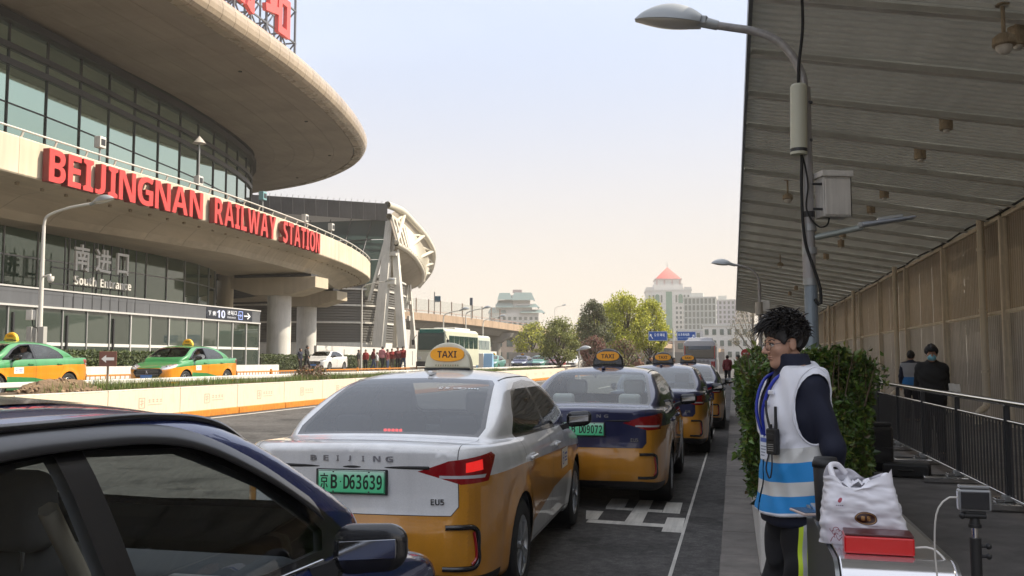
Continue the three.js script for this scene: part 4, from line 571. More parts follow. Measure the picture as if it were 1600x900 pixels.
function cabin(car, Z, cover, shift = 0) {
  for (const e of [-1, 1]) { const s = part('front_seat', SEAT, INT.seat, car); s.position.set(e * .37, .14, Z(2.35 + shift)); const h = part('headrest', HEADREST, cover ?? INT.seat, s); h.position.set(0, 1.13, .42); part('headrest_rod', RESTROD, M.chrome, h); }
  const b = part('rear_bench', merge(rbx(1.25, .18, .5, .07, 0, .52, 0), rot(rbx(1.25, .6, .18, .08, 0, .3, 0), .35).translate(0, .52, .26)), INT.seat, car); b.position.set(0, 0, Z(1.55));
  for (const x of [-.4, .4]) part('headrest', HEADREST, cover ?? INT.seat, b).position.set(x, 1.12, .47);
  part('parcel_shelf', rbx(1.15, .03, .5, .01, 0, 1.06, Z(.92)), INT.dark, car);
  part('dashboard', merge(rbx(1.4, .26, .45, .1, 0, .86, Z(3.22)), rbx(.26, .3, .4, .05, 0, .66, Z(3.05))), INT.dark, car);
  const sw = part('steering_wheel', merge(rot(new THREE.TorusGeometry(.18, .016, 8, 28), -.42, 0, 0), rot(rbx(.14, .1, .04, .02), -.42), rod([-.17, 0, 0], [.17, 0, 0], .014)), M.black, car); sw.position.set(-.37, .92, Z(2.88));
  part('floor', bx(1.3, .05, 2.6, 0, .26, Z(2.3)), INT.dark, car);
}
function textGeo(str, size, depth, sp = 1) { let x = 0; const gs = []; for (const ch of str) { if (ch === ' ') { x += size * .5; continue; } const g = new TextGeometry(ch, { font, size, depth, curveSegments: 4 }); g.computeBoundingBox(); const w = g.boundingBox.max.x; gs.push(g.translate(x, 0, 0)); x += w + size * .22 * sp; } const m = merge(gs); m.translate(-(x - size * .22 * sp) / 2, 0, 0); return m; }
function plateTex(txt, gradient = true) { return canvasTex(512, 164, (g, w, h) => { const l = g.createLinearGradient(0, 0, 0, h); l.addColorStop(0, '#dcf5e8'); l.addColorStop(.35, '#74d6a2'); l.addColorStop(1, '#4cc68a'); g.fillStyle = gradient ? l : '#1c3f9e'; g.fillRect(0, 0, w, h); g.strokeStyle = g.fillStyle = gradient ? '#0b1d16' : '#f2f2f2'; g.lineWidth = 4; g.strokeRect(7, 7, w - 14, h - 14);
  if (txt) glyph(g, 'jing', 18, 26, 66, 112, 9); g.font = 'bold 128px sans-serif'; g.textBaseline = 'alphabetic'; [...txt].forEach((c, i) => { g.save(); g.translate(i ? 190 + (i - 1) * 51 : 92, h - 32); g.scale(i ? .66 : .78, 1.08); g.fillText(c, 0, 0); g.restore(); }); if (txt) { g.beginPath(); g.arc(176, h / 2, 5, 0, 7); g.fill(); }
  for (const [x, y] of [[120, 12], [390, 12], [120, h - 12], [390, h - 12]]) { g.fillStyle = '#3a4a44'; g.beginPath(); g.arc(x, y, 7, 0, 7); g.fill(); } }); }
// ------------------------------------------------------------------ the taxis of the rank
const oval = (a, b, n = 36) => Array.from({ length: n }, (_, i) => { const t = i / n * 6.2832, c = Math.cos(t), s = Math.sin(t); return [a * Math.sign(c) * Math.abs(c) ** .8, b * Math.sign(s) * Math.abs(s) ** .8]; });
const SIGN = (() => { const half = []; for (let i = 0; i <= 24; i++) { const t = Math.PI * i / 24; half.push([.205 * Math.cos(t), .205 * Math.sin(t) ** .85]); } const body = prism(half, .10, .02).translate(0, 0, -.05); displace(body, (x, y, z) => [x, y * 1.12, z * (1.25 - y * 2.6)]); const face = prism(oval(.150, .062), .02, .003).translate(0, 0, -.01); const p = face.attributes.position, u = face.attributes.uv; for (let i = 0; i < p.count; i++) u.setXY(i, .5 + p.getX(i) / .305, .5 + p.getY(i) / .128); return { body, face, foot: rbx(.40, .018, .15, .006, 0, .004, 0) }; })();
const taxiTex = canvasTex(256, 106, (g, w, h) => { g.fillStyle = '#f0a315'; g.fillRect(0, 0, w, h); g.fillStyle = '#2b0f0a'; g.font = 'bold 66px sans-serif'; g.textAlign = 'center'; g.fillText('TAXI', w / 2, h / 2 + 24); });
const signDots = canvasTex(256, 32, (g, w, h) => { g.clearRect(0, 0, w, h); g.fillStyle = '#c9c4a6'; g.fillRect(0, 0, w, h); const c = ['#2b1512', '#3b2a18', '#7a1d14', '#2b1512', '#222']; for (let i = 0; i < 10; i++) { g.fillStyle = c[i % 5]; g.fillRect(8 + i * 25, 6, 15, 5); g.fillRect(12 + i * 25, 4, 5, 22); g.fillRect(8 + i * 25, 18, 15, 4); } });
const signDotsDark = canvasTex(256, 32, (g, w, h) => { g.fillStyle = '#0c0c0d'; g.fillRect(0, 0, w, h); g.fillStyle = '#9a8f66'; for (let i = 0; i < 10; i++) { g.fillRect(8 + i * 25, 6, 15, 3); g.fillRect(13 + i * 25, 4, 4, 22); g.fillRect(8 + i * 25, 18, 15, 3); } });
const signFace = std('#ffffff', .4, { map: taxiTex }), dotsLight = std('#ffffff', .5, { map: signDots }), dotsDark = std('#ffffff', .5, { map: signDotsDark }), ivory = phy([.58, .55, .42], .35, { clearcoat: .3 });
function roofSign(car, z, y, bodyMat, dots) {
  const s = part('taxi_sign', SIGN.body, bodyMat, car); s.position.set(0, y, z); part('sign_foot', SIGN.foot, M.black, s);
  for (const e of [1, -1]) { const f = part('sign_face', SIGN.face, signFace, s); f.position.set(0, .128, e * .053); f.rotation.set(-.12 * e, 0, 0); if (e < 0) f.rotation.set(.12, Math.PI, 0, 'YXZ'); const d = part('sign_lettering', new THREE.PlaneGeometry(.22, .018), dots, s); d.position.set(0, .034, e * .0625); d.rotation.set(-.12, e < 0 ? Math.PI : 0, 0, 'YXZ'); }
}
const letterGeo = (() => { // BEIJING spread along the edge of the trunk lid
  const gs = []; [...'BEIJING'].forEach((c, i) => { const g = new TextGeometry(c, { font, size: .034, depth: .006, curveSegments: 3 }); g.computeBoundingBox(); const b0 = g.boundingBox.clone(), w = b0.max.x - b0.min.x; g.translate(0, -b0.min.y, 0); g.scale(1, .034 / (b0.max.y - b0.min.y), 1); g.scale(c === 'I' || c === 'J' ? 1 : 1.65, 1, 1); g.translate(-.26 + i * .0835 - (c === 'I' || c === 'J' ? w / 2 : w * .82) + .01, 0, 0); gs.push(g); }); return merge(gs); })();
const badgeGeo = textGeo('EU5', .036, .005, .3);
function reflectTrim(f, Z) { // the dark hooked bracket with a red strip on the rear bumper corner
  const path = (pts) => pts.map((p) => { const q = snap(f, [p[0], p[1], Z(p[2])]); return V(...q.p).addScaledVector(V(...q.n), .002); });
  const dark = [], red = [], wht = [];
  for (const e of [-1, 1]) { const m = (l) => path(l.map(([x, y, s]) => [e * x, y, s])); dark.push(tube(m([[.60, .60, .04], [.70, .598, .08], [.765, .59, .14], [.79, .56, .17], [.80, .46, .17], [.805, .39, .17], [.78, .352, .14], [.70, .345, .08], [.58, .347, .04]]), .017, 48, 8)); red.push(tube(m([[.775, .565, .14], [.79, .47, .16], [.79, .40, .16], [.765, .37, .13]]), .010, 24, 8).translate(0, 0, .010)); }
  return { dark: merge(dark), red: merge(red) };
}
const PRINT = std('#ffffff', .4, { transparent: true, alphaTest: .5, map: canvasTex(256, 52, (g, w, h) => { g.clearRect(0, 0, w, h); g.strokeStyle = '#dfe6ea'; g.fillStyle = '#dfe6ea'; g.lineWidth = 5; glyph(g, 'gong', 8, 10, 30, 34, 5); glyph(g, 'jiao', 46, 10, 30, 34, 5); g.beginPath(); g.ellipse(120, 24, 22, 12, 0, 0, 7); g.stroke(); g.beginPath(); g.ellipse(150, 28, 22, 12, 0, 0, 7); g.stroke(); for (let i = 0; i < 4; i++) g.fillRect(184 + i * 17, 18 + (i % 2) * 3, 12, 16); }) });
const MIRROR = std([.34, .35, .37], .08, { metalness: 1 });
function makeSedan(o) {
  const { geo, Z, P, field } = sedan, L = P.L, car = thing(o.name ?? 'taxi', o.label, o.category ?? 'taxi', [o.x, o.y ?? 0, -(o.F + L / 2)], o.yaw ?? 0, o.group);
  const up = o.up, lo = o.lo;
  part('body', geo.body, up, car); part('lower_body', geo.lower_body, lo, car); part('rear_bumper', geo.rear_bumper, lo, car); part('front_bumper', geo.front_bumper, lo, car);
  const tl = part('trunk_lid', geo.trunk_lid, up, car); part('hood', geo.hood, up, car);
  for (const [i, e] of [[0, 'R'], [1, 'R'], [0, 'L'], [1, 'L']]) {
    const d = part('door', geo['door' + i + e], up, car), sg = e === 'R' ? 1 : -1; if (geo['doorlow' + i + e]) part('door_panel', geo['doorlow' + i + e], lo, d);
    const open = o.openWindow === i + e; if (!open) part('window', geo[['front_side_window', 'rear_side_window'][i] + e], o.sideGlass ?? GLASS.dark, d);
    const hs = i ? 1.42 : 2.52, q = snap(field, [sg * .9, .90, Z(hs)]); const h = rbx(.03, .028, .20, .012); h.rotateY(-Math.atan2(q.n[2], q.n[0] * sg) * sg); part('door_handle', merge(h, bx(.02, .05, .14, -.012 * sg, 0, 0)).translate(q.p[0] + sg * .018, .90, q.p[2]), up, d);
  }
  part('rear_window', geo.rear_window, o.rearGlass ?? GLASS.rear, car); part('windscreen', geo.windscreen, o.frontGlass ?? GLASS.clear, car);
  part('window_surround', geo.window_surround, M.blackGloss, car); part('shut_line', geo.shut_line, M.black, car); part('interior_lining', geo.lining, INT.dark, car); part('wheel_arch', geo.wheel_arch, M.black, car); part('rear_valance', geo.rear_valance, M.black, car);
  for (const k of [0, 1]) { const t = part('tail_light', halves(geo.tail_light)[k], LAMP.red, car); part('brake_lamp', halves(geo.brake_lamp)[k], o.lit ? LAMP.redOn : LAMP.red, t); part('reverse_lamp', halves(geo.reverse_lamp)[k], LAMP.clear, t); }
  const hls = [0, 1].map((k) => part('headlight', halves(geo.headlight)[k], LAMP.head, car)); const gr = part('grille', geo.grille, M.blackGloss, car); part('lower_intake', geo.lower_intake, M.black, car);
  for (const e of [-1, 1]) { const q = snap(field, [e * .62, .79, Z(4.42)]); part('lamp_lens', sph(.055, 0, 0, 0, 14).scale(1, .8, .5).translate(...q.p), M.chrome, hls[e > 0 ? 0 : 1]); }
  part('grille_bar', [-2, -1, 0, 1, 2].map((k) => { const pts = [-.42, -.2, 0, .2, .42].map((x) => { const q = snap(field, [x, .58 + k * .05, Z(4.6)]); return V(...q.p).addScaledVector(V(...q.n), .004); }); return tube(pts, .006, 20, 6); }), M.greySteel, gr);
  { const q = snap(field, [0, .6, Z(4.62)]); part('grille_emblem', merge(...[-1, 1].map((e) => rot(new THREE.TorusGeometry(.05, .009, 6, 20, Math.PI), 0, 0, e > 0 ? Math.PI / 2 : -Math.PI / 2).translate(e * .055, 0, 0))).translate(0, q.p[1], q.p[2] - .012), M.chrome, gr); }
  const tr = makeSedan.trim ??= reflectTrim(field, Z); for (const k of [0, 1]) { const rt = part('bumper_trim', halves(tr.dark)[k], M.blackGloss, car); part('reflector', halves(tr.red)[k], LAMP.red, rt); }
  { const q = snap(field, [0, 1.0, Z(.0)]); const s = part('lettering', letterGeo.clone().translate(-.01, .992, q.p[2] + .004), std([.22, .22, .24], .3, { metalness: .6 }), tl); const e = snap(field, [.55, .735, Z(0)]); const b = part('model_badge', badgeGeo, M.chrome, tl); b.position.set(.545, .735, e.p[2] + .004); b.rotation.y = .16; }
  if (o.plate !== undefined) { const q = snap(field, [0, .87, Z(0)]); const pl = part('plate_frame', rbx(.47, .155, .014, .006), M.black, car); pl.position.set(0, .865, q.p[2] + .012); part('number_plate', rbx(.44, .14, .008, .003).translate(0, 0, .0085), std('#ffffff', .35, { map: plateTex(o.plate) }), pl); const g = pl.children[0].geometry, p = g.attributes.position, u = g.attributes.uv; for (let i = 0; i < p.count; i++) u.setXY(i, .5 + p.getX(i) / .444, .5 + p.getY(i) / .144);
    part('plate_recess', rbx(1.0, .022, .05, .01, 0, .958, q.p[2] - .012), M.black, tl); }
  if (o.frontPlate) { const pl = part('number_plate', rbx(.44, .13, .02, .005, 0, .44, Z(4.66)), std([.1, .25, .6], .4), car); }
  // mirrors
  for (const e of [-1, 1]) { const m = part('door_mirror', merge(displace(rbx(.235, .15, .12, .059, 0, 0, 0, 6), (x, y, z) => [x, y * (1 - .12 * (x * e + .12) / .24) + .012 * (x * e) / .12, z * (z > 0 ? .45 : 1.1) * (1 - .3 * (x * e + .12) / .24)]), bar([-e * .10, -.05, 0], [-e * .19, -.11, .02], .05, .04)), M.blackGloss, car); m.position.set(e * 1.005, 1.075, Z(3.13)); m.rotation.y = -e * .1; part('mirror_glass', displace(rbx(.185, .108, .008, .0035, 0, 0, 0, 2), (x, y, z) => { const k = Math.sqrt(Math.max(0, 1 - Math.pow(Math.abs(x) / .0935, 6))); return [x + e * .004, y * Math.max(.2, k) + .012 * x * e / .12, z + .027 * (1 - .3 * (x * e + .12) / .24)]; }), MIRROR, m); part('mirror_base', bar([-e * .10, -.06, 0], [-e * .17, -.085, .02], .055, .05), M.black, m); }
  if (o.detail !== false) cabin(car, Z, o.cover, o.seatShift);
  part('brake_light', [-.05, -.025, 0, .025, .05].map((x) => rbx(.019, .02, .02, .004, x * 1.15, 1.125, Z(.80))), o.lit ? LAMP.redHigh : LAMP.red, car);
  part('antenna', [rbx(.045, .035, .13, .015, 0, snap(field, [0, 1.55, Z(1.75)]).p[1] + .012, Z(1.75))], up, car);
  for (const e of [-1, 1]) part('roof_strip', tube([1.62, 1.9, 2.2, 2.5, 2.8, 3.0].map((s) => { const q = snap(field, [e * .585, 1.5, Z(s)]); return V(...q.p).addScaledVector(V(...q.n), -.004); }), .009, 24, 6), M.black, car);
  addWheels(car, P, Z);
  if (o.sign) { const q = snap(field, [0, 1.6, Z(o.signS ?? 2.25)]); roofSign(car, Z(o.signS ?? 2.25), q.p[1] - .002, o.sign === 'ivory' ? ivory : o.sign === 'yellow' ? std([.72, .45, .04], .4) : M.blackGloss, o.sign === 'ivory' ? dotsLight : dotsDark); }
  if (o.lit) { const w = part('window_print', (() => { const rows = []; for (let i = 0; i <= 4; i++) { const row = []; for (let j = 0; j <= 12; j++) { const q = snap(field, [lerp(.16, .50, j / 12), 1.5, Z(lerp(1.36, 1.29, i / 4))]); row.push(V(...q.p).addScaledVector(V(...q.n), .003).toArray()); } rows.push(row); } const g = grid(rows), U = g.attributes.uv; for (let k = 0; k < U.count; k++) U.setXY(k, U.getY(k) / 12, 1 - U.getX(k) / 4); return g; })(), PRINT, car); }
  if (o.lettering) { for (const e of [-1, 1]) { const q = snap(field, [e * .93, .72, Z(2.95)]); const pg = new THREE.PlaneGeometry(.34, .17); const m = part('door_print', pg, o.lettering, car); m.position.set(q.p[0] + e * .004, .74, q.p[2]); m.rotation.y = e * Math.PI / 2; } }
    return car;
}
const doorPrint = std('#ffffff', .45, { map: canvasTex(256, 128, (g, w, h) => { g.fillStyle = '#e9e3d6'; g.fillRect(0, 0, w, h); g.strokeStyle = g.fillStyle = '#4a5ba8'; g.lineWidth = 8; g.beginPath(); g.ellipse(70, 64, 40, 40, 0, 0, 7); g.stroke(); g.fillRect(52, 58, 36, 12); g.fillRect(64, 40, 12, 48); g.fillRect(130, 34, 100, 14); g.fillRect(130, 60, 84, 10); g.fillRect(130, 82, 100, 10); }) });
makeSedan({ x: -2.385, F: 5.42, yaw: R(1.6), up: PAINT.white, lo: PAINT.amber, label: 'white and amber sedan taxi with lit brake lights, nearest in the rank', group: 'taxis waiting in the rank', plate: 'BD63639', sign: 'ivory', lit: true, lettering: doorPrint, mirror: PAINT.white });
const rank = 'taxis waiting in the rank';
makeSedan({ x: -1.62, F: 10.1, yaw: R(.4), up: PAINT.navy, lo: PAINT.amber, cover: INT.cover, label: 'navy and amber sedan taxi directly ahead of the white taxi', group: rank, plate: 'BD09072', sign: 'black', lettering: doorPrint, rearGlass: GLASS.clear });
makeSedan({ x: -1.32, F: 15.9, yaw: R(.2), up: PAINT.navy, lo: PAINT.amber, label: 'navy and amber sedan taxi third in the rank', group: rank, plate: '', sign: 'black', cover: INT.cover });
makeSedan({ x: -1.12, F: 21.8, yaw: 0, up: PAINT.navy, lo: PAINT.amber, label: 'navy and amber sedan taxi fourth in the rank, beside the hedge', group: rank, plate: '', sign: 'black', detail: false });
// green taxis on the upper road, heading towards the camera
makeSedan({ x: -19.15, F: 19.1, y: .60, yaw: Math.PI, up: PAINT.green, lo: PAINT.orange, label: 'green and orange taxi at the left edge with the driver window open', group: 'green taxis on the upper road', sign: 'yellow', openWindow: '0L', lettering: doorPrint, frontPlate: true, sideGlass: GLASS.rear });
makeSedan({ x: -19.15, F: 27.55, y: .60, yaw: Math.PI, up: PAINT.green, lo: PAINT.orange, label: 'green and orange taxi behind the small arrow sign', group: 'green taxis on the upper road', sign: 'yellow', openWindow: '0L', lettering: doorPrint, frontPlate: true, sideGlass: GLASS.rear });
makeSedan({ name: 'parked_car', category: 'car', x: -30.2, F: 63.5, y: .79, yaw: Math.PI, up: PAINT.pearl, lo: PAINT.pearl, label: 'white sedan parked below the curved viaduct', frontPlate: true, detail: false });
// the dark blue car in the foreground
{
  const c = makeSedan({ name: 'blue_car', category: 'car', x: -2.04, F: -.56, yaw: R(0), up: PAINT.blue, lo: PAINT.blue, label: 'dark blue sedan cropped at the lower left, seen through its front passenger window', seatShift: .5, sideGlass: phy([.86, .90, .90], .01, { transmission: 1, thickness: 0, ior: 1.5 }), rearGlass: GLASS.dark });
  const { Z, field } = sedan, on = (x, y, s, d) => { const q = snap(field, [x, y, Z(s)]); return V(...q.p).addScaledVector(V(...q.n), d); };
  for (const e of [1, -1]) { const c2 = new THREE.CatmullRomCurve3([[1.24, 1.15], [1.40, 1.265], [1.62, 1.362], [1.95, 1.425], [2.3, 1.44], [2.7, 1.41], [3.0, 1.29], [3.22, 1.16]].map(([q, y]) => V(q, y, 0))), rows = []; for (let i = 0; i <= 60; i++) { const p = c2.getPoint(i / 60); rows.push([[.03, .004], [.012, .012], [-.012, .020], [-.040, .026], [-.042, .022], [-.012, .014]].map(([dy, d]) => on(e * (.79 - (p.y + dy - 1.15) * .59), p.y + dy + .012, p.x, d).toArray())); } part('rain_visor', grid(rows), phy([.02, .02, .022], .3), c); }
  for (const e of [1, -1]) part('roof_rail', tube([[1.15], [1.5], [1.9], [2.3], [2.7], [3.0], [3.3]].map(([s]) => on(e * .60, 1.5, s, .006)), .013, 50, 6), M.blackGloss, c);
  part('sunroof', (() => { const rows = []; for (let i = 0; i <= 12; i++) { const s = lerp(1.75, 2.65, i / 12); rows.push([-.42, -.2, 0, .2, .42].map((x) => on(x, 1.55, s, .004).toArray())); } return grid(rows); })(), M.blackGloss, c);
  part('air_vent', [0, 1, 2, 3].map((k) => rbx(.15, .006, .03, .002, .52, .95 + k * .016, Z(3.0))), M.greySteel, c);
  part('belt', tube([[.60, 1.30, Z(2.30)], [.57, 1.0, Z(2.52)], [.52, .7, Z(2.66)]], .022, 24, 6), INT.beige, c);
  for (const e of [1, -1]) part('belt_trim', tube([[1.3, 1.088], [2.0, 1.072], [2.6, 1.06], [3.2, 1.045]].map(([s, y]) => on(e * .85, y - .014, s, .004)), .007, 40, 6), M.chrome, c);
  const w = tag(part('folded_cloth', displace(sph(.11, 0, 0, 0, 24), (x, y, z) => [x * 1.1, y * .55 + .02 * Math.sin(x * 40) * Math.cos(z * 35), z * 1.1]).translate(c.position.x + .18, .99, c.position.z + Z(2.98)), cloth([.35, .40, .52])), 'pale blue cloth lying on the dashboard of the dark blue car', 'cloth');
}
// ------------------------------------------------------------------ people. Local frame: facing +z, the person's left is +x, feet at y = 0
const v3 = (a, b, t) => [a[0] + (b[0] - a[0]) * t, a[1] + (b[1] - a[1]) * t, a[2] + (b[2] - a[2]) * t];
function cone(a, b, r0, r1) { const bx_ = b[0] - a[0], by = b[1] - a[1], bz = b[2] - a[2], il = 1 / (bx_ * bx_ + by * by + bz * bz + 1e-9); return (x, y, z) => { const px = x - a[0], py = y - a[1], pz = z - a[2]; let t = (px * bx_ + py * by + pz * bz) * il; t = t < 0 ? 0 : t > 1 ? 1 : t; return Math.hypot(px - bx_ * t, py - by * t, pz - bz * t) - (r0 + (r1 - r0) * t); }; }
function ell(c, r) { return (x, y, z) => { const a = (x - c[0]) / r[0], b = (y - c[1]) / r[1], d = (z - c[2]) / r[2], k0 = Math.hypot(a, b, d), k1 = Math.hypot(a / r[0], b / r[1], d / r[2]); return k1 < 1e-6 ? -Math.min(...r) : k0 * (k0 - 1) / k1; }; }
const uni = (k, ...f) => (x, y, z) => { let d = f[0](x, y, z); for (let i = 1; i < f.length; i++) d = smin(d, f[i](x, y, z), k); return d; };
const POSE = {
  pelvis: [0, .93, 0], chest: [0, 1.27, .005], neck: [0, 1.47, -.015], head: [0, 1.62, .025],
  hipL: [.09, .90, 0], kneeL: [.10, .49, .02], ankleL: [.105, .09, -.02], toeL: [.125, .035, .15],
  hipR: [-.09, .90, 0], kneeR: [-.10, .49, .02], ankleR: [-.105, .09, -.02], toeR: [-.125, .035, .15],
  shL: [.18, 1.41, -.02], elL: [.235, 1.14, -.03], wrL: [.235, .90, .04], haL: [.23, .80, .065],
  shR: [-.18, 1.41, -.02], elR: [-.235, 1.14, -.03], wrR: [-.235, .90, .04], haR: [-.23, .80, .065],
};
function hand(w, h, side) { // palm, four bent fingers and a thumb, along wrist -> hand
  const d = [h[0] - w[0], h[1] - w[1], h[2] - w[2]], L = Math.hypot(...d), u = d.map((v) => v / L); let s = [u[1] * 0 - u[2] * 0 + 0, 0, 0]; const fwd = Math.abs(u[2]) > .8 ? [0, 1, 0] : [0, 0, 1]; const dp = fwd[0] * u[0] + fwd[1] * u[1] + fwd[2] * u[2]; let f = fwd.map((v, i) => v - dp * u[i]); const fl = Math.hypot(...f); f = f.map((v) => v / fl); const n = [u[1] * f[2] - u[2] * f[1], u[2] * f[0] - u[0] * f[2], u[0] * f[1] - u[1] * f[0]];
  const P = (a, b, c) => [w[0] + u[0] * a + f[0] * b + n[0] * c, w[1] + u[1] * a + f[1] * b + n[1] * c, w[2] + u[2] * a + f[2] * b + n[2] * c];
  const fs = [cone(P(0, 0, 0), P(.075, 0, 0), .026, .030), cone(P(.03, -.018, 0), P(.08, -.022, 0), .018, .018), cone(P(.03, .018, 0), P(.08, .022, 0), .018, .018)];
  const q = -side; [[-.03, .064], [-.010, .076], [.012, .072], [.032, .054]].forEach(([b, l]) => { const k1 = P(.085, -b, 0), k2 = P(.085 + l * .55, -b * 1.05, q * .012), k3 = P(.085 + l * .9, -b * 1.02, q * .034); fs.push(cone(k1, k2, .0095, .0088), cone(k2, k3, .0088, .0075)); });
  fs.push(cone(P(.02, .028, q * .004), P(.055, .05, q * .014), .012, .0105), cone(P(.055, .05, q * .014), P(.085, .052, q * .022), .0105, .008));
  return uni(.010, ...fs);
}
function bodyField(p, g = {}) {
  const b = g.belly ?? 1, neck = cone(p.neck, v3(p.neck, p.head, .7), .058, .052);
  const torso = uni(.09, cone([p.pelvis[0] - .07, p.pelvis[1] + .02, p.pelvis[2] - .015], [p.pelvis[0] + .07, p.pelvis[1] + .02, p.pelvis[2] - .015], .115, .115), cone(v3(p.pelvis, p.chest, .45).map((v, i) => v + (i ? 0 : -.05)), v3(p.pelvis, p.chest, .45).map((v, i) => v + (i ? 0 : .05)), .108 * b, .108 * b), cone([p.chest[0] - .075, p.chest[1], p.chest[2]], [p.chest[0] + .075, p.chest[1], p.chest[2]], .122, .122), cone(v3(p.shR, p.neck, .12), v3(p.shL, p.neck, .12), .065, .065), cone(p.chest, p.neck, .10, .062));
  const legs = uni(.03, ...['L', 'R'].map((s) => uni(.03, cone(p['hip' + s], p['knee' + s], .088, .058), cone(p['knee' + s], p['ankle' + s], .056, .04))));
  const feet = uni(.02, ...['L', 'R'].map((s) => uni(.03, cone(p['ankle' + s], v3(p['ankle' + s], p['toe' + s], .4), .042, .040), cone(v3(p['ankle' + s], p['toe' + s], .1).map((v, i) => i === 1 ? .045 : v), p['toe' + s], .042, .033))));
  const arm = (s) => uni(.03, cone(p['sh' + s], p['el' + s], .058, .044), cone(p['el' + s], p['wr' + s], .043, .03));
  const armL = arm('L'), armR = arm('R');
  return { neck, torso, legs, feet, armL, armR, hands: [hand(p.wrL, p.haL, 1), hand(p.wrR, p.haR, -1)] };
}
function headField() { // centred on the head, facing +z
  const skull = ell([0, .035, -.018], [.077, .098, .097]), face = ell([0, -.025, .028], [.063, .092, .066]), jaw = cone([-.022, -.092, .04], [.022, -.092, .04], .024, .024), chin = ell([0, -.102, .064], [.022, .018, .02]);
  const nose = uni(.012, cone([0, .014, .090], [0, -.026, .120], .0085, .0115), ell([.011, -.032, .104], [.009, .008, .01]), ell([-.011, -.032, .104], [.009, .008, .01]));
  const brow = cone([-.036, .022, .078], [.036, .022, .078], .012, .012), cheek = (s) => ell([s * .042, -.022, .060], [.026, .026, .026]);
  const lips = uni(.004, ell([0, -.0585, .0895], [.021, .0055, .0075]), ell([0, -.068, .088], [.018, .006, .0075]));
  const ear = (s) => uni(.006, ell([s * .079, -.005, -.012], [.010, .032, .020]), ell([s * .084, .012, -.018], [.006, .014, .012]));
  const neck = cone([0, -.07, -.022], [0, -.19, -.045], .054, .056);
  const base = uni(.03, skull, face, jaw, chin), b2 = uni(.018, base, brow, cheek(1), cheek(-1), neck), b3 = uni(.010, b2, nose, ear(1), ear(-1)), sock = [1, -1].map((s) => ell([s * .031, .004, .096], [.019, .012, .016]));
  return (x, y, z) => { let d = b3(x, y, z); for (const q of sock) d = smax(d, -q(x, y, z), .012); d = smin(d, lips(x, y, z), .005); const m = Math.hypot((y + .0632) * 1, (z - .099) * .5) - .0012 + Math.max(0, Math.abs(x) - .020); return smax(d, -m, .003); };
}
const HEADGEO = soupGeo(nets(headField(), [-.11, -.24, -.13], [.11, .15, .14], .0055, 3, .0008));
const HEADLOW = soupGeo(nets(headField(), [-.11, -.22, -.13], [.11, .15, .14], .016, 2, .002));
const SKIN = [phy([.50, .285, .195], .48, { sheen: .2, bumpMap: rep(T.fine, 14), bumpScale: .0007 }), phy([.42, .235, .155], .55)];
const HAIR = std([.014, .011, .010], .5);
function hairCap(seed, len = .02, low = -.02) { // a cut cap with an uneven outline
  const f0 = ell([0, .046, -.024], [.088 + len * .2, .102 + len * .4, .106 + len * .2]), face = ell([0, -.050, .088], [.105, .098, .085]), ears = [1, -1].map((q) => ell([q * .088, -.012, -.004], [.03, .042, .034]));
  return (x, y, z) => { const n = .007 * Math.sin(x * 90 + seed) * Math.sin(y * 70 + z * 40) + .005 * Math.sin(z * 110 + y * 60 + seed * 2); let d = smax(smax(f0(x, y, z) + n, -face(x, y, z), .01), -(y - low) - Math.max(0, -z - .03) * 1.0 - n, .01); for (const q of ears) d = smax(d, -q(x, y, z), .006); return d; };
}
const HAIRCAP = soupGeo(nets(hairCap(1, .02, -.012), [-.13, -.14, -.16], [.13, .19, .14], .010, 2, .002));
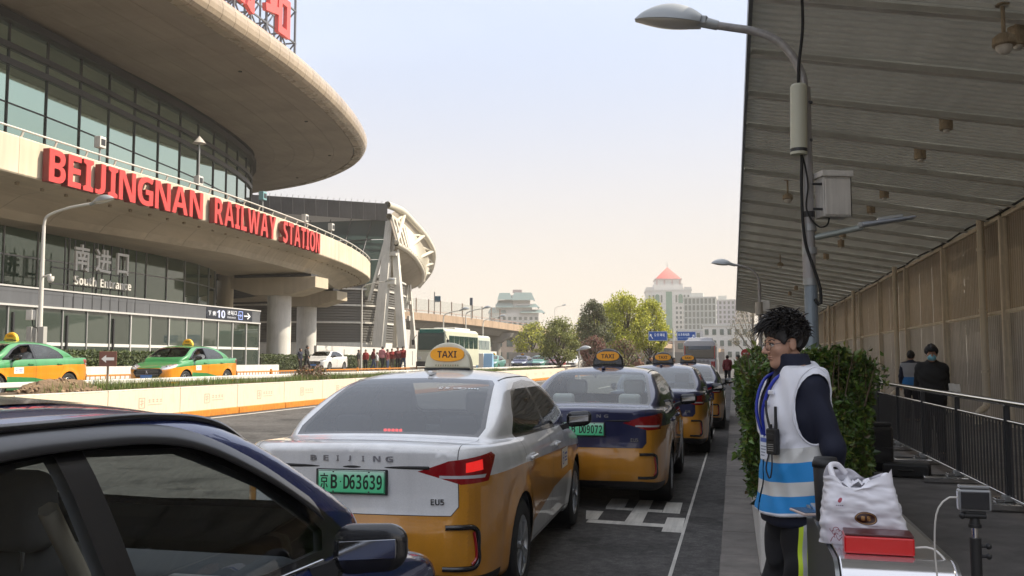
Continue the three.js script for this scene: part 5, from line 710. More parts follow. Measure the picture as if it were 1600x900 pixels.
// a plain standing or sitting figure; cell sets its fineness
function person(o) {
  const p = { ...POSE, ...(o.pose ?? {}) }, f = bodyField(p, o), t = thing('person', o.label, 'person', o.at, o.turn ?? 0, o.group), cell = o.cell ?? .03, sc = o.scale ?? 1;
  t.scale.setScalar(sc);
  const key = o.key, C = person.cache ??= {}; let G = key && C[key];
  if (!G) {
    const all = uni(.04, f.torso, f.neck, f.legs, f.feet, f.armL, f.armR, ...(cell < .02 ? [] : f.hands)), top = uni(.035, f.torso, f.armL, f.armR), hem = o.hem ?? .80, lo = [-.5, -.02, -.45], hi = [.5, 1.62, .95];
    const coat = (x, y, z) => smax(top(x, y, z) - .018 - .006 * Math.sin(y * 40 + x * 25) * Math.sin(z * 30 + y * 12), -(y - hem), .03);
    const wr = ['L', 'R'].map((s) => cone(v3(p['wr' + s], p['ha' + s], -.12), p['ha' + s], .04, .09));
    const jacket = (x, y, z) => { let d = coat(x, y, z); for (const w of wr) d = smax(d, -w(x, y, z), .01); return d; };
    const trou = (x, y, z) => smax(smax(uni(.05, f.legs, f.torso)(x, y, z) - .016 - .005 * Math.sin(y * 46) * Math.sin(x * 40 + z * 30), y - (hem + .12), .02), -(y - .085), .02);
    G = { body: soupGeo(nets(all, lo, hi, cell, 2)), jacket: soupGeo(nets(jacket, lo, hi, cell, 2)), trousers: soupGeo(nets(trou, lo, hi, cell, 2)), shoes: soupGeo(nets((x, y, z) => smax(f.feet(x, y, z) - .006, y - p.ankleL[1] - .02, .02), [-.3, -.02, -.25], [.3, .3, .95], Math.min(cell, .02), 2)), hands: cell < .02 ? f.hands.map((h) => soupGeo(nets(h, [-.45, .5, -.4], [.45, 1.5, .5], .006, 2, .001))) : null };
    if (key) C[key] = G;
  }
  const b = part('body', G.body, o.skin ?? SKIN[1], t); if (G.hands) for (const h of G.hands) part('hand', h, o.skin ?? SKIN[1], t);
  part('jacket', G.jacket, o.jacket, t); part('trousers', G.trousers, o.trousers ?? cloth([.015, .015, .018]), t); part('shoes', G.shoes, o.shoes ?? M.rubber, t);
  const hd = part('head', cell < .02 ? HEADGEO : HEADLOW, o.skin ?? SKIN[1], t); hd.position.set(...p.head); hd.rotation.y = o.headTurn ?? 0;
  if (o.hat !== 'bald') part('hair', HAIRCAP, HAIR, hd);
  if (o.cap) { part('cap', merge(sph(.104, 0, .055, -.018, 20).scale(1, .85, 1.1), rbx(.15, .012, .09, .006, 0, .052, .115)), o.cap, hd); }
  if (o.mask) { const g = sph(.062, 0, 0, 0, 20).scale(1.05, .95, .9); part('face_mask', g.translate(0, -.055, .058), o.mask, hd); part('mask_strap', [1, -1].map((s) => tube([[s * .055, -.04, .07], [s * .075, -.02, .03], [s * .086, 0, -.01]], .003, 12, 5)), o.mask, hd); }
  if (o.extra) o.extra(t, p, hd);
  return t;
}
// ---- the attendant in the foreground
{
  const X = .262, F = 4.42, S = .99, TURN = R(-73);
  const p = { ...POSE, chest: [0, 1.27, .0], neck: [0, 1.465, -.01], head: [.0, 1.588, .045], shL: [.165, 1.40, -.025], shR: [-.165, 1.40, -.025], elL: [.215, 1.14, -.105], wrL: [.085, .955, -.175], haL: [.005, .925, -.195], elR: [-.215, 1.14, -.105], wrR: [-.08, .98, -.165], haR: [.0, .96, -.215], kneeR: [-.11, .49, .05], ankleR: [-.115, .09, .02], toeR: [-.14, .035, .19] };
  const t = thing('person', 'attendant with glasses in a white and blue vest over a navy jacket by the hedge', 'person', [X, .12, -F], TURN);
  t.scale.set(S * .92, S, S * .90);
  const f = bodyField(p), lo = [-.5, -.02, -.45], hi = [.5, 1.62, .45];
  const all = uni(.035, f.torso, f.neck, f.legs, f.feet, f.armL, f.armR);
  part('body', soupGeo(nets(all, lo, hi, .018, 2)), SKIN[0], t);
  for (const h of f.hands) part('hand', soupGeo(nets(h, [-.25, .80, -.4], [.3, 1.08, -.08], .0045, 2, .0008)), SKIN[0], t);
  // padded navy jacket, loose at the hem
  const navy = cloth([.010, .013, .032], .8);
  const ridge = (t) => 1 - 2 * Math.abs(((t % 2) + 2) % 2 - 1), wr = (x, y, z, a) => a * (Math.sin(y * 31 + Math.sin(x * 17 + z * 13) * 2.2) * Math.sin(x * 14 + z * 19 + y * 7) + .55 * ridge(y * 13 + 2.2 * Math.sin(z * 11 + x * 7) + z * 6) * smooth(.2, -.4, Math.sin(y * 9 + x * 13)));
  const puff = uni(.08, f.torso, cone([-.035, .83, .0], [-.025, 1.0, 0], .122, .098), cone([.035, .83, .0], [.025, 1.0, 0], .122, .098), cone([-.06, .80, .03], [.06, .80, .03], .105, .105)), sleeves = uni(.05, (x, y, z) => f.armL(x, y, z) - .012, (x, y, z) => f.armR(x, y, z) - .012);
  const cuff = ['L', 'R'].map((s) => cone(v3(p['wr' + s], p['ha' + s], .05), p['ha' + s], .03, .08));
  const jac = (x, y, z) => { let d = smin(puff(x, y, z) - .012, sleeves(x, y, z), .03) + wr(x, y, z, .0055); d = smax(d, -(y - .765 - .012 * Math.sin(x * 9 + z * 11)), .03); d = smax(d, y - 1.49, .02); for (const c of cuff) d = smax(d, -c(x, y, z), .01); return d; };
  part('jacket', soupGeo(nets(jac, lo, hi, .0125, 2)), navy, t);
  const collar = (x, y, z) => { const cy = y - 1.47, cx = x, cz = z + .005 - cy * .28, q = Math.hypot(cx, cz * .95) - .083 + cy * .10 + wr(x, y, z, .003); return smax(Math.abs(q) - .009, Math.abs(cy - .012) - .062, .012); };
  part('collar', soupGeo(nets(collar, [-.14, 1.36, -.16], [.14, 1.58, .16], .008, 2)), navy, t);
  // trousers with a bright stripe
  const trou = (x, y, z) => smax(smax(uni(.05, f.legs, f.torso)(x, y, z) - .022 + wr(x, y, z, .008), y - .92, .02), -(y - .07), .02);
  let tr = nets(trou, lo, hi, .015, 2); const sideQ = (x, y, z) => [z, y]; let stripe, silver;
  [stripe, tr] = carve(tr, sideQ, [[.018, .05], [.080, .05], [.055, .84], [-.005, .84]], (x) => x > .10); [silver, stripe] = carve(stripe, sideQ, [[.040, .05], [.060, .05], [.036, .84], [.014, .84]]);
  const tm = part('trousers', soupGeo(tr), cloth([.012, .012, .015]), t); part('stripe', soupGeo(stripe), std([.68, .88, .05], .6), tm); part('silver_stripe', soupGeo(silver), std([.55, .56, .58], .35, { metalness: .3 }), tm);
  part('shoes', soupGeo(nets((x, y, z) => smax(f.feet(x, y, z) - .006, y - .11, .02), [-.3, -.02, -.25], [.3, .2, .45], .016, 2)), M.rubber, t);
  // the sleeveless vest
  const folds = (x, y, z) => .0055 * Math.sin(y * 22 + x * 20 + Math.sin(z * 25) * 1.5) * Math.sin(x * 18 - z * 24 + y * 6) + .0042 * ridge(y * 8 + z * 12 + 1.6 * Math.sin(y * 10 + z * 7)) * smooth(-.2, .6, Math.sin(y * 14 - z * 10));
  const vf = (x, y, z) => smax(smax(puff(x, y, z) - .036 + folds(x, y, z), y - 1.485 - .25 * Math.max(0, .10 - Math.abs(x)) , .012), -(y - (.845 - .10 * z - .03 * x)), .012);
  let vs = nets(vf, lo, hi, .0115, 2), cutQ; const frontQ = (x, y, z) => [x, y];
  const oval2 = (cx, cy, a, b) => Array.from({ length: 22 }, (_, i) => [cx + a * Math.cos(i / 22 * 6.2832), cy + b * Math.sin(i / 22 * 6.2832)]);
  [cutQ, vs] = carve(vs, sideQ, oval2(-.025, 1.30, .100, .155), (x) => Math.abs(x) > .10);
  [cutQ, vs] = carve(vs, frontQ, [[-.105, 1.56], [.105, 1.56], [.055, 1.36], [.008, 1.17], [-.008, 1.17], [-.055, 1.36]], (x, y, z) => z > -.0);
  [cutQ, vs] = carve(vs, frontQ, [[-.009, 1.2], [.009, 1.2], [.009, .8], [-.009, .8]], (x, y, z) => z > 0);
  const slab = (s, y0, y1, k = 0) => carve(s, (x, y, z) => [x + z, y + .10 * z], [[-2, y0], [2, y0], [2, y1], [-2, y1]]);
  let low, b1, b2, edge, blue; [low, vs] = slab(vs, .5, 1.135); [b1, low] = slab(low, 1.072, 1.2); [b2, low] = slab(low, .928, .988); [edge, blue] = slab(low, .5, .858);
  const vw = std([.76, .77, .83], .7, { bumpMap: rep(T.weave, 20), bumpScale: .0006 }), refl = std([.60, .60, .58], .35, { metalness: .15 });
  const vest = part('vest', soupGeo(vs), vw, t); part('blue_panel', soupGeo(blue), std([.012, .24, .60], .6, { bumpMap: rep(T.weave, 16), bumpScale: .0006 }), vest); part('reflective_band', soupGeo(b1), refl, vest); part('reflective_band', soupGeo(b2), refl, vest); part('piping', soupGeo(edge), vw, vest);
  const on = (q, d = .006) => { const s = snap(vf, q); return V(...s.p).addScaledVector(V(...s.n), d); };
  // armhole and front piping
  for (const sg of [1, -1]) part('piping', tube(Array.from({ length: 24 }, (_, i) => { const a = i / 24 * 6.2832; return on([sg * .2, 1.30 + .157 * Math.sin(a), -.025 + .102 * Math.cos(a)], .001); }), .005, 60, 6, true), vw, vest);
  const band = part('lanyard', [tube([[.055, 1.50, -.06], [.078, 1.475, .0], on([.07, 1.42, .1], .012), on([.045, 1.28, .12], .012), on([.02, 1.14, .14], .010)], .008, 40, 6), tube([[-.055, 1.50, -.06], [-.078, 1.475, .0], on([-.07, 1.42, .1], .012), on([-.04, 1.28, .12], .012), on([.0, 1.14, .14], .010)], .008, 40, 6)], std([.012, .03, .35], .5), t);
  const put = (g, q, n, par, m, d, yaw = 0) => { const s = snap(vf, q), o = part(n, g, m, par); o.position.set(...s.p).addScaledVector(V(...s.n), d); o.rotation.y = Math.atan2(s.n[0], s.n[2]) + yaw; return o; };
  put(rbx(.085, .11, .006, .003), [.02, 1.12, .17], 'badge', t, std('#ffffff', .4, { map: canvasTex(64, 80, (g, w, h) => { g.fillStyle = '#dfe4ee'; g.fillRect(0, 0, w, h); g.fillStyle = '#4a66b8'; g.fillRect(6, 8, 52, 14); g.fillStyle = '#8a94a8'; for (let i = 0; i < 4; i++) g.fillRect(8, 34 + i * 10, 48 - i * 6, 4); }) }), .012);
  const rd = put(merge(rbx(.062, .115, .036, .008), cyl(.007, .008, .10, .02, .105, 0, 10), cyl(.009, .009, .02, -.015, .065, 0, 12), rbx(.044, .03, .008, .003, 0, .02, .018)), [.12, 1.15, .14], 'radio', t, M.black, .026);
  part('speaker_grille', [0, 1, 2, 3].map((i) => bx(.036, .003, .002, 0, -.012 - i * .009, .019)), M.greySteel, rd); part('radio_strap', [tube([[.0, .06, .02], [-.02, .13, .02], [-.03, .18, .01]], .006, 16, 6), tube([[-.01, -.05, .018], [-.02, -.12, .03], [.0, -.16, .028], [.012, -.12, .026], [.01, -.05, .02]], .004, 24, 6)], M.black, rd);
  for (const [a, b] of [[.055, 1.36], [.03, 1.31]]) put(rbx(.045, .02, .012, .005), [a + .03, b, .13], 'clip', t, vw, .012);
  // head, hair, glasses
  const hd = part('head', HEADGEO, SKIN[0], t); hd.position.set(...p.head); hd.rotation.set(.12, R(7), 0, 'YXZ'); hd.scale.set(.93, .875, .95);
  for (const s of [1, -1]) { const e = part('eye', sph(.0118, s * .031, .004, .078, 14), std([.7, .68, .66], .2), hd); part('iris', sph(.0062, s * .031, .003, .0845, 10), std([.02, .012, .008], .2), e); part('eyebrow', tube([[s * .016, .026, .092], [s * .034, .031, .088], [s * .052, .026, .074]], .0035, 12, 6), HAIR, hd); part('eyelid', tube([[s * .016, .007, .089], [s * .031, .0135, .0905], [s * .047, .008, .079]], .0022, 12, 6), HAIR, hd); }
  part('lips', merge(ell2(0, -.0585, .0900, .020, .0048, .0072), ell2(0, -.0675, .0885, .017, .0052, .0072)), std([.44, .20, .16], .45), hd);
  const r = rng(77), tufts = [], capF = hairCap(3, .03, -.018);
  for (let i = 0; i < 1900; i++) {
    const a = r() * 6.2832, e = Math.asin(lerp(-.12, 1, Math.pow(r(), .8))), d = [Math.cos(e) * Math.sin(a), Math.sin(e), Math.cos(e) * Math.cos(a)]; if (d[2] > .35 && d[1] < .38) continue;
    const s = snap(capF, [d[0] * .11, .05 + d[1] * .12, -.02 + d[2] * .12]); if (s.p[1] < -.03 || (Math.abs(s.p[0]) > .05 && s.p[1] < .03 && s.p[2] > -.05)) continue; const q = V(...s.p), n = V(...s.n), top = smooth(.0, .13, s.p[1]), l = (.016 + .022 * r()) * (.45 + .8 * top), sw = V((r() - .5) * 2.6, -.9 + .7 * top + (r() - .5) * 1.2, (r() - .4) * 2.2 + .5 * top); if (s.p[2] > .04) { sw.y -= .7; sw.z += .3; }
    const m = q.clone().addScaledVector(n, l * .62).addScaledVector(sw, l * .35), en = q.clone().addScaledVector(n, l * .62).addScaledVector(sw, l * 1.0), c = new THREE.CatmullRomCurve3([q.clone().addScaledVector(n, -.008), m, en]), g = new THREE.TubeGeometry(c, 4, .0036 + .0024 * r(), 4); const P = g.attributes.position; for (let k = 0; k <= 4; k++) { const cp = c.getPoint(k / 4), w = 1 - (k / 4) ** 1.6 * .94; for (let j = 0; j <= 4; j++) { const id = k * 5 + j; P.setXYZ(id, lerp(cp.x, P.getX(id), w), lerp(cp.y, P.getY(id), w), lerp(cp.z, P.getZ(id), w)); } } g.computeVertexNormals(); tufts.push(g);
  }
  const hr = part('hair', soupGeo(nets(capF, [-.16, -.15, -.17], [.16, .2, .15], .008, 2, .0015)), HAIR, hd); tag(part('tuft', tufts, HAIR, hr), null, null, null, 'stuff');
  const fr = std([.03, .03, .035], .3, { metalness: .6 }), gl = part('glasses', [...[1, -1].map((s) => new THREE.TorusGeometry(.023, .0014, 6, 28).scale(1.12, .92, 1).rotateY(s * .16).translate(s * .032, .0, .106)), tube([[-.008, .004, .109], [0, .007, .112], [.008, .004, .109]], .0014, 8, 5), ...[1, -1].map((s) => tube([[s * .057, .006, .100], [s * .074, .010, .05], [s * .083, .010, -.01], [s * .082, -.012, -.03]], .0016, 20, 5))], fr, hd);
  for (const s of [1, -1]) part('lens', new THREE.CircleGeometry(.022, 24).scale(1.12, .92, 1).rotateY(s * .16).translate(s * .032, .0, .106), phy('#ffffff', .02, { transmission: 1, thickness: 0, ior: 1.5 }), gl);
}
function ell2(x, y, z, a, b, c) { return sph(1, 0, 0, 0, 14).scale(a, b, c).translate(x, y, z); }
// ------------------------------------------------------------------ other people
const JK = { black: cloth([.014, .014, .015]), navy: cloth([.012, .016, .035]), red: cloth([.28, .02, .02]), maroon: cloth([.14, .02, .025]), grey: cloth([.25, .26, .28]), blue: cloth([.03, .12, .38]), white: cloth([.6, .6, .6]), pink: cloth([.5, .2, .22]), brown: cloth([.16, .08, .05]) };
const BEHIND = { shL: [.165, 1.40, -.02], shR: [-.165, 1.40, -.02], elL: [.20, 1.13, -.09], wrL: [.09, .96, -.15], haL: [.01, .93, -.17], elR: [-.20, 1.13, -.09], wrR: [-.09, .98, -.14], haR: [-.0, .95, -.19] };
const WALK = { kneeL: [.10, .50, .16], ankleL: [.10, .11, .20], toeL: [.115, .06, .37], kneeR: [-.10, .49, -.06], ankleR: [-.10, .14, -.28], toeR: [-.11, .04, -.15], elL: [.235, 1.14, -.12], wrL: [.225, .92, -.08], haL: [.22, .83, -.06], elR: [-.235, 1.15, .04], wrR: [-.22, .95, .18], haR: [-.21, .87, .23], chest: [0, 1.27, .02], head: [0, 1.61, .06] };
const CLASP = { elL: [.27, 1.14, -.08], wrL: [.12, .98, .14], haL: [.03, .95, .17], elR: [-.27, 1.14, -.08], wrR: [-.12, .99, .14], haR: [-.04, .97, .19] };
person({ label: 'man in black jacket, dark cap and pale blue mask behind the railing', at: [2.92, .12, -15.2], turn: R(-6), jacket: JK.black, cap: std([.012, .012, .014], .8), mask: std([.22, .50, .60], .7), cell: .018, pose: BEHIND, scale: .98 });
person({ label: 'person in grey and blue vest seen from behind, beyond the masked man', at: [4.15, .12, -24], turn: R(172), jacket: JK.navy, cell: .022, scale: .97, extra: (t, p) => { const f = bodyField(p), vf = (x, y, z) => smax(smax(f.torso(x, y, z) - .034, y - 1.47, .02), -(y - .84), .02); let v = nets(vf, [-.35, .8, -.3], [.35, 1.55, .3], .02, 2), b; [b, v] = carve(v, (x, y) => [x, y], [[-1, .5], [1, .5], [1, 1.12], [-1, 1.12]]); const m = part('vest', soupGeo(v), std([.34, .35, .38], .7), t); part('blue_panel', soupGeo(b), std([.02, .16, .42], .7), m); } });
person({ label: 'person in red jacket under the canopy far beyond the hedge', at: [2.55, .12, -30], turn: R(150), jacket: JK.red, cell: .04, pose: WALK, key: 'walk' });
person({ label: 'person in dark coat beside the lamp post, partly hidden by the hedge', at: [1.95, .12, -22], turn: R(200), jacket: JK.black, cell: .035, key: 'stand' });
person({ label: 'person in black leaning by the back of the grey bus', at: [.25, .12, -52], turn: R(-90), jacket: JK.black, cell: .04, key: 'stand' });
person({ label: 'person in dark red top next to the grey bus by the round sign', at: [-.35, .12, -56], turn: R(180), jacket: JK.maroon, cell: .04, pose: WALK, key: 'walk' });
// heads seen over the roofs of the rank
['tallest', 'middle', 'third'].forEach((w, i) => person({ label: ['first of the dark clothed people beyond the taxi roofs', 'second of the dark clothed people beyond the taxi roofs', 'third of the dark clothed people beyond the taxi roofs'][i], at: [[-4.9, .0, -50], [-4.2, 0, -49], [-3.05, 0, -49]][i], turn: R(30 * i), jacket: [JK.brown, JK.black, JK.navy][i], cell: .04, key: 'stand', scale: [1.0, 1.03, .98][i] }));
// two people at the foot of the viaduct column
person({ label: 'person in black suit walking past the nearer viaduct column', at: [-30.0, .79, -62], turn: R(100), jacket: JK.black, cell: .04, pose: WALK, key: 'walk', scale: 1.06 });
person({ label: 'shorter person in dark clothes beside the suited person at the column', at: [-31.0, .79, -63], turn: R(80), jacket: JK.navy, cell: .04, key: 'stand', scale: .95 });
// passengers waiting by the coaches
const pg = 'passengers waiting by the coaches';
[[572, 'red', 0, 'in a red jacket at the left end of the waiting group', 0], [584, 'maroon', .6, 'in dark red, second from the left of the waiting group', .4], [590, 'white', 0, 'in white, small, third in the waiting group', -.8], [598, 'pink', 0, 'in pink in the middle of the waiting group', .5], [606, 'maroon', -1.2, 'in maroon at the front, bending over luggage', -2.5], [613, 'red', .8, 'in red, right of the middle of the waiting group', .6], [622, 'maroon', .5, 'in dark red near the right end of the waiting group', .2], [630, 'red', 0, 'in red at the right end of the waiting group', .8], [561, 'black', 0, 'in black standing apart, left of the waiting group', 1.5]].forEach(([px, j, t, l, df], i) => {
  const F = 70 + df, k = (px - 800) / 1450, x = F * (k * Math.cos(.2336) - Math.sin(.2336)) / (Math.cos(.2336) + k * Math.sin(.2336));
  person({ label: 'person ' + l, at: [x, .79, -F], turn: t * 2 + i, jacket: JK[j], trousers: [undefined, cloth([.05, .07, .14]), cloth([.16, .13, .10])][i % 3], cell: .04, ...(i % 2 ? { pose: WALK, key: 'walk' } : { key: 'stand' }), scale: i === 2 ? .8 : .93 + .05 * (i % 4), group: pg });
});
// drivers sitting in the green taxis and the taxi ahead
const SIT = { pelvis: [0, .50, 0], chest: [0, .84, -.08], neck: [0, 1.04, -.11], head: [0, 1.19, -.07], hipL: [.10, .48, .02], kneeL: [.13, .52, .46], ankleL: [.13, .16, .62], toeL: [.14, .11, .76], hipR: [-.10, .48, .02], kneeR: [-.13, .52, .46], ankleR: [-.13, .16, .62], toeR: [-.14, .11, .76], shL: [.18, .98, -.10], elL: [.24, .76, .08], wrL: [.15, .86, .30], haL: [.12, .89, .40], shR: [-.18, .98, -.10], elR: [-.24, .76, .08], wrR: [-.15, .86, .30], haR: [-.12, .89, .40] };
const driver = (car, label, jacket) => person({ label, at: [car.position.x + .37, car.position.y + .14, car.position.z - .05], turn: car.rotation.y + Math.PI, jacket, pose: SIT, hem: .45, cell: .04, key: 'sit' });
for (const c of scene.children.filter((o) => /^taxi/.test(o.name) && Math.abs(o.rotation.y - Math.PI) < .01)) driver(c, c.position.z > -25 ? 'driver in dark jacket in the green taxi at the left edge' : 'driver in white shirt in the green taxi behind the arrow sign', c.position.z > -25 ? JK.grey : JK.white);
// ------------------------------------------------------------------ street lamps
const poleGrey = std([.40, .40, .42], .5, { metalness: .25, map: rep(T.grime, .8) }), poleBlue = std([.30, .37, .45], .55, { metalness: .2, map: rep(T.grime, .8) });
const lampHead = (() => { // a cobra head: wide shell with a flat glass below, pointing along -x from the origin
  const rows = [], low = []; for (let i = 0; i <= 14; i++) { const t = i / 14, x = -.62 * t, w = .155 * Math.pow(Math.sin(Math.min(1, .16 + t * .84) * Math.PI * .93 + .1), .6), h = .17 * Math.pow(Math.max(0, Math.sin((.12 + .88 * t) * Math.PI)), .7) + .015; const r = [], l = []; for (let j = 0; j <= 12; j++) { const a = Math.PI * j / 12; r.push([x, -.02 + h * Math.sin(a), w * Math.cos(a)]); l.push([x, -.02 - .04 * Math.sin(a) * Math.sin(t * Math.PI), w * .93 * Math.cos(a)]); } rows.push(r); low.push(l); }
  return { shell: grid(rows), glass: grid(low), neck: merge(rod([.16, -.01, 0], [-.02, .02, 0], .045, .055, 14), rbx(.12, .09, .11, .02, 0, .02, 0)) };
})();
const lampGrey = std([.33, .345, .35], .4, { metalness: .35 }), lampGlass = phy([.5, .48, .42], .15, { clearcoat: .6 });
function headOn(t, pos, turn, tilt, s = 1) { const h = part('lamp_head', lampHead.shell, lampGrey, t); h.position.set(...pos); h.rotation.set(0, turn, tilt, 'YXZ'); h.scale.setScalar(s); part('lamp_glass', lampHead.glass, lampGlass, h); part('lamp_neck', lampHead.neck, lampGrey, h); return h; }
{
  const t = thing('street_lamp', 'tall street lamp by the hedge with curved arm, cream antenna drum and white equipment box', 'street lamp', [.79, .12, -10]);
  part('lower_pole', cyl(.066, .072, 2.30, 0, 1.15, 0, 24), poleBlue, t); part('upper_pole', cyl(.056, .066, 2.05, -.01, 3.32, 0, 24), poleGrey, t);
  for (const y of [2.3, 2.62, 2.86]) part('pole_band', cyl(.075, .075, .07, -.003, y, 0, 24), lampGrey, t);
  part('arm', tube([[-.015, 4.30, 0], [-.03, 4.46, 0], [-.11, 4.66, 0], [-.26, 4.86, 0], [-.49, 4.985, 0], [-.77, 5.06, 0], [-1.03, 5.12, 0]], .043, 60, 14), poleGrey, t);
  headOn(t, [-1.07, 5.13, 0], 0, -.16, 1.15);
  const d = part('antenna_drum', merge(cyl(.085, .085, .72, 0, 0, 0, 28), cyl(.072, .082, .02, 0, .37, 0, 28)), std([.52, .52, .42], .5), t); d.position.set(-.085, 3.98, .075); d.rotation.z = -.02;
  part('drum_vent', [cyl(.0865, .0865, .035, 0, -.315, 0, 28)], M.darkSteel, d); for (const y of [.2, -.2]) part('drum_clamp', rbx(.12, .03, .05, .008, .08, y, -.05), M.darkSteel, d);
  const b = part('equipment_box', merge(rbx(.30, .42, .20, .012)), std([.56, .56, .555], .45, { map: rep(T.grime, 1.2) }), t); b.position.set(.24, 3.165, .0); b.rotation.y = .35;
  part('box_lid', displace(rbx(.34, .06, .25, .008, 0, .235, 0, 3), (x, y, z) => [x, y > .24 ? y + .035 * (1 - Math.abs(x) / .17) : y, z]), M.white, b); part('box_door', rbx(.27, .37, .012, .004, .004, -.005, .104), M.white, b); part('box_edge', rbx(.008, .40, .19, .002, .152, 0, 0), M.black, b); for (const y of [.13, -.13]) part('box_bracket', [rbx(.16, .025, .02, .004, -.17, y, .07), rbx(.05, .035, .022, .006, -.11, y, .085)], M.darkSteel, b);
  part('side_arm', rod([.05, 2.76, 0], [.52, 2.85, .03], .032, .030, 14), std([.36, .40, .38], .45, { metalness: .4 }), t);
  const l = part('led_head', displace(rbx(.52, .045, .17, .02, 0, 0, 0, 4), (x, y, z) => [x, y * (1 - .5 * (x + .26) / .52) + (x > 0 ? 0 : .0), z * (1 - .3 * Math.abs(x + .1))]), std([.34, .37, .42], .4, { metalness: .3 }), t); l.position.set(.76, 2.90, .04); l.rotation.z = .12; part('led_fin', [rbx(.24, .03, .13, .008, .02, .03, 0), rbx(.10, .055, .09, .012, -.24, .0, 0)], lampGrey, l);
  part('cable', tube([[-.05, 6.4, .02], [-.03, 5.6, .03], [-.02, 5.0, .04], [-.075, 4.5, .05], [-.07, 4.1, .03], [-.065, 3.6, .08], [-.075, 3.2, .09], [-.05, 2.7, .09], [.02, 2.45, .10], [.085, 2.22, .08], [.08, 2.05, .07], [.03, 2.12, .07]], .016, 120, 8), M.rubber, t);
  part('thin_cable', tube([[-.06, 3.62, .07], [-.035, 3.5, .08], [-.01, 3.3, .075], [-.03, 3.05, .08], [.03, 2.92, .08], [.10, 2.86, .06], [.17, 2.88, .05], [.20, 2.98, .03]], .009, 60, 6), M.rubber, t);
  part('strap', cyl(.068, .068, .06, -.01, 3.0, 0, 20), M.darkSteel, t);
}
{
  const t = thing('street_lamp', 'second street lamp farther along the canopy edge, behind the attendant hair', 'street lamp', [1.0, .12, -36]);
  part('pole', cyl(.06, .075, 4.4, 0, 2.2, 0, 16), poleGrey, t); part('arm', tube([[0, 4.3, 0], [-.05, 4.6, 0], [-.25, 4.86, 0], [-.6, 5.02, 0], [-1.05, 5.10, 0]], .043, 30, 10), poleGrey, t); headOn(t, [-1.05, 5.1, 0], 0, -.12, 1.15);
  part('equipment_box', rbx(.34, .42, .2, .02, .2, 3.5, .05), M.white, t); part('antenna_drum', cyl(.14, .14, .5, -.03, 3.4, .1, 16), std([.4, .36, .3], .5), t);
}
function farLamp(x, y, f, h, reach, label, dir = 1, extra) { const t = thing('street_lamp', label, 'street lamp', [x, y, -f]); part('pole', cyl(.06, .10, h - .6, 0, (h - .6) / 2, 0, 12), M.whiteSteel, t); part('arm', tube([[0, h - .62, 0], [dir * .08, h - .3, 0], [dir * reach * .4, h - .02, 0], [dir * reach, h + .16, 0]], .05, 24, 8), M.whiteSteel, t); headOn(t, [dir * reach, h + .16, 0], dir > 0 ? Math.PI : 0, -.2, 1.25); if (extra) extra(t); return t; }
farLamp(-24.2, .6, 28.5, 6.45, 2.1, 'white curved street lamp with signal boxes standing before the entrance lettering', 1, (t) => {
  part('dome_camera', merge(rod([.1, 4.0, .05], [.45, 4.05, .1], .04), cyl(.12, .12, .1, .45, 3.95, .1, 16), sph(.11, .45, 3.88, .1, 16)), M.white, t);
  for (const [x, z, w] of [[-.28, .12, .22], [.24, .16, .26]]) part('signal_box', rbx(w, .95, .2, .02, x, 1.72, z), std([.40, .39, .36], .5), t); part('small_box', rbx(.26, .36, .2, .02, -.32, 2.62, .1), M.white, t); part('cable', tube([[-.25, 2.45, .1], [-.15, 2.2, .14], [-.02, 2.15, .12], [.0, 2.0, .1]], .02, 20, 6), M.rubber, t);
});
farLamp(-31.2, .8, 75, 7.4, 2.3, 'leaning lamp post at the right end of the viaduct');
farLamp(-25.4, 0, 80, 5.9, 1.7, 'white street lamp in front of the first coach', 1, (t) => part('round_sign', rot(cyl(.22, .22, .04, 0, 0, 0, 16), Math.PI / 2).translate(.55, 3.0, 0), M.white, t));
farLamp(-26.2, .4, 90, 6.2, 1.9, 'street lamp between the two coaches');
farLamp(-28.2, .4, 104, 6.0, 2.0, 'street lamp beyond the second coach');
// ------------------------------------------------------------------ things hung below the canopy
const tanM = std([.42, .35, .26], .55, { map: rep(T.grime, 2) }), LG = 'lamps and cameras hung under the canopy';
const CANLAMP = { body: merge(cyl(.10, .10, .21, 0, -.17, 0, 20), cyl(.104, .104, .05, 0, -.085, 0, 20)), lens: merge(cyl(.05, .045, .05, 0, -.295, 0, 16)), stem: cyl(.03, .03, .1, 0, -.03, 0, 10) };
const DOME = { cap: merge(lathe([[0, -.33], [.06, -.335], [.115, -.38], [.122, -.45], [.118, -.475], [0, -.475]], 24)), bulb: sph(.088, 0, -.485, 0, 18), stem: merge(rod([0, 0, 0], [0, -.36, 0], .022, .022, 10), cyl(.075, .075, .02, 0, -.01, 0, 16)) };
const hang = (k, x, f, label) => { const t = thing(k ? 'dome_camera' : 'canopy_lamp', label, k ? 'camera' : 'lamp', [x, roofY(x) + .03, -f], 0, LG); const g = k ? DOME : CANLAMP; for (const n in g) part({ cap: 'housing', body: 'housing', bulb: 'dome', lens: 'lens', stem: 'stem' }[n], g[n], n === 'bulb' || n === 'lens' ? M.white : tanM, t); return t; };
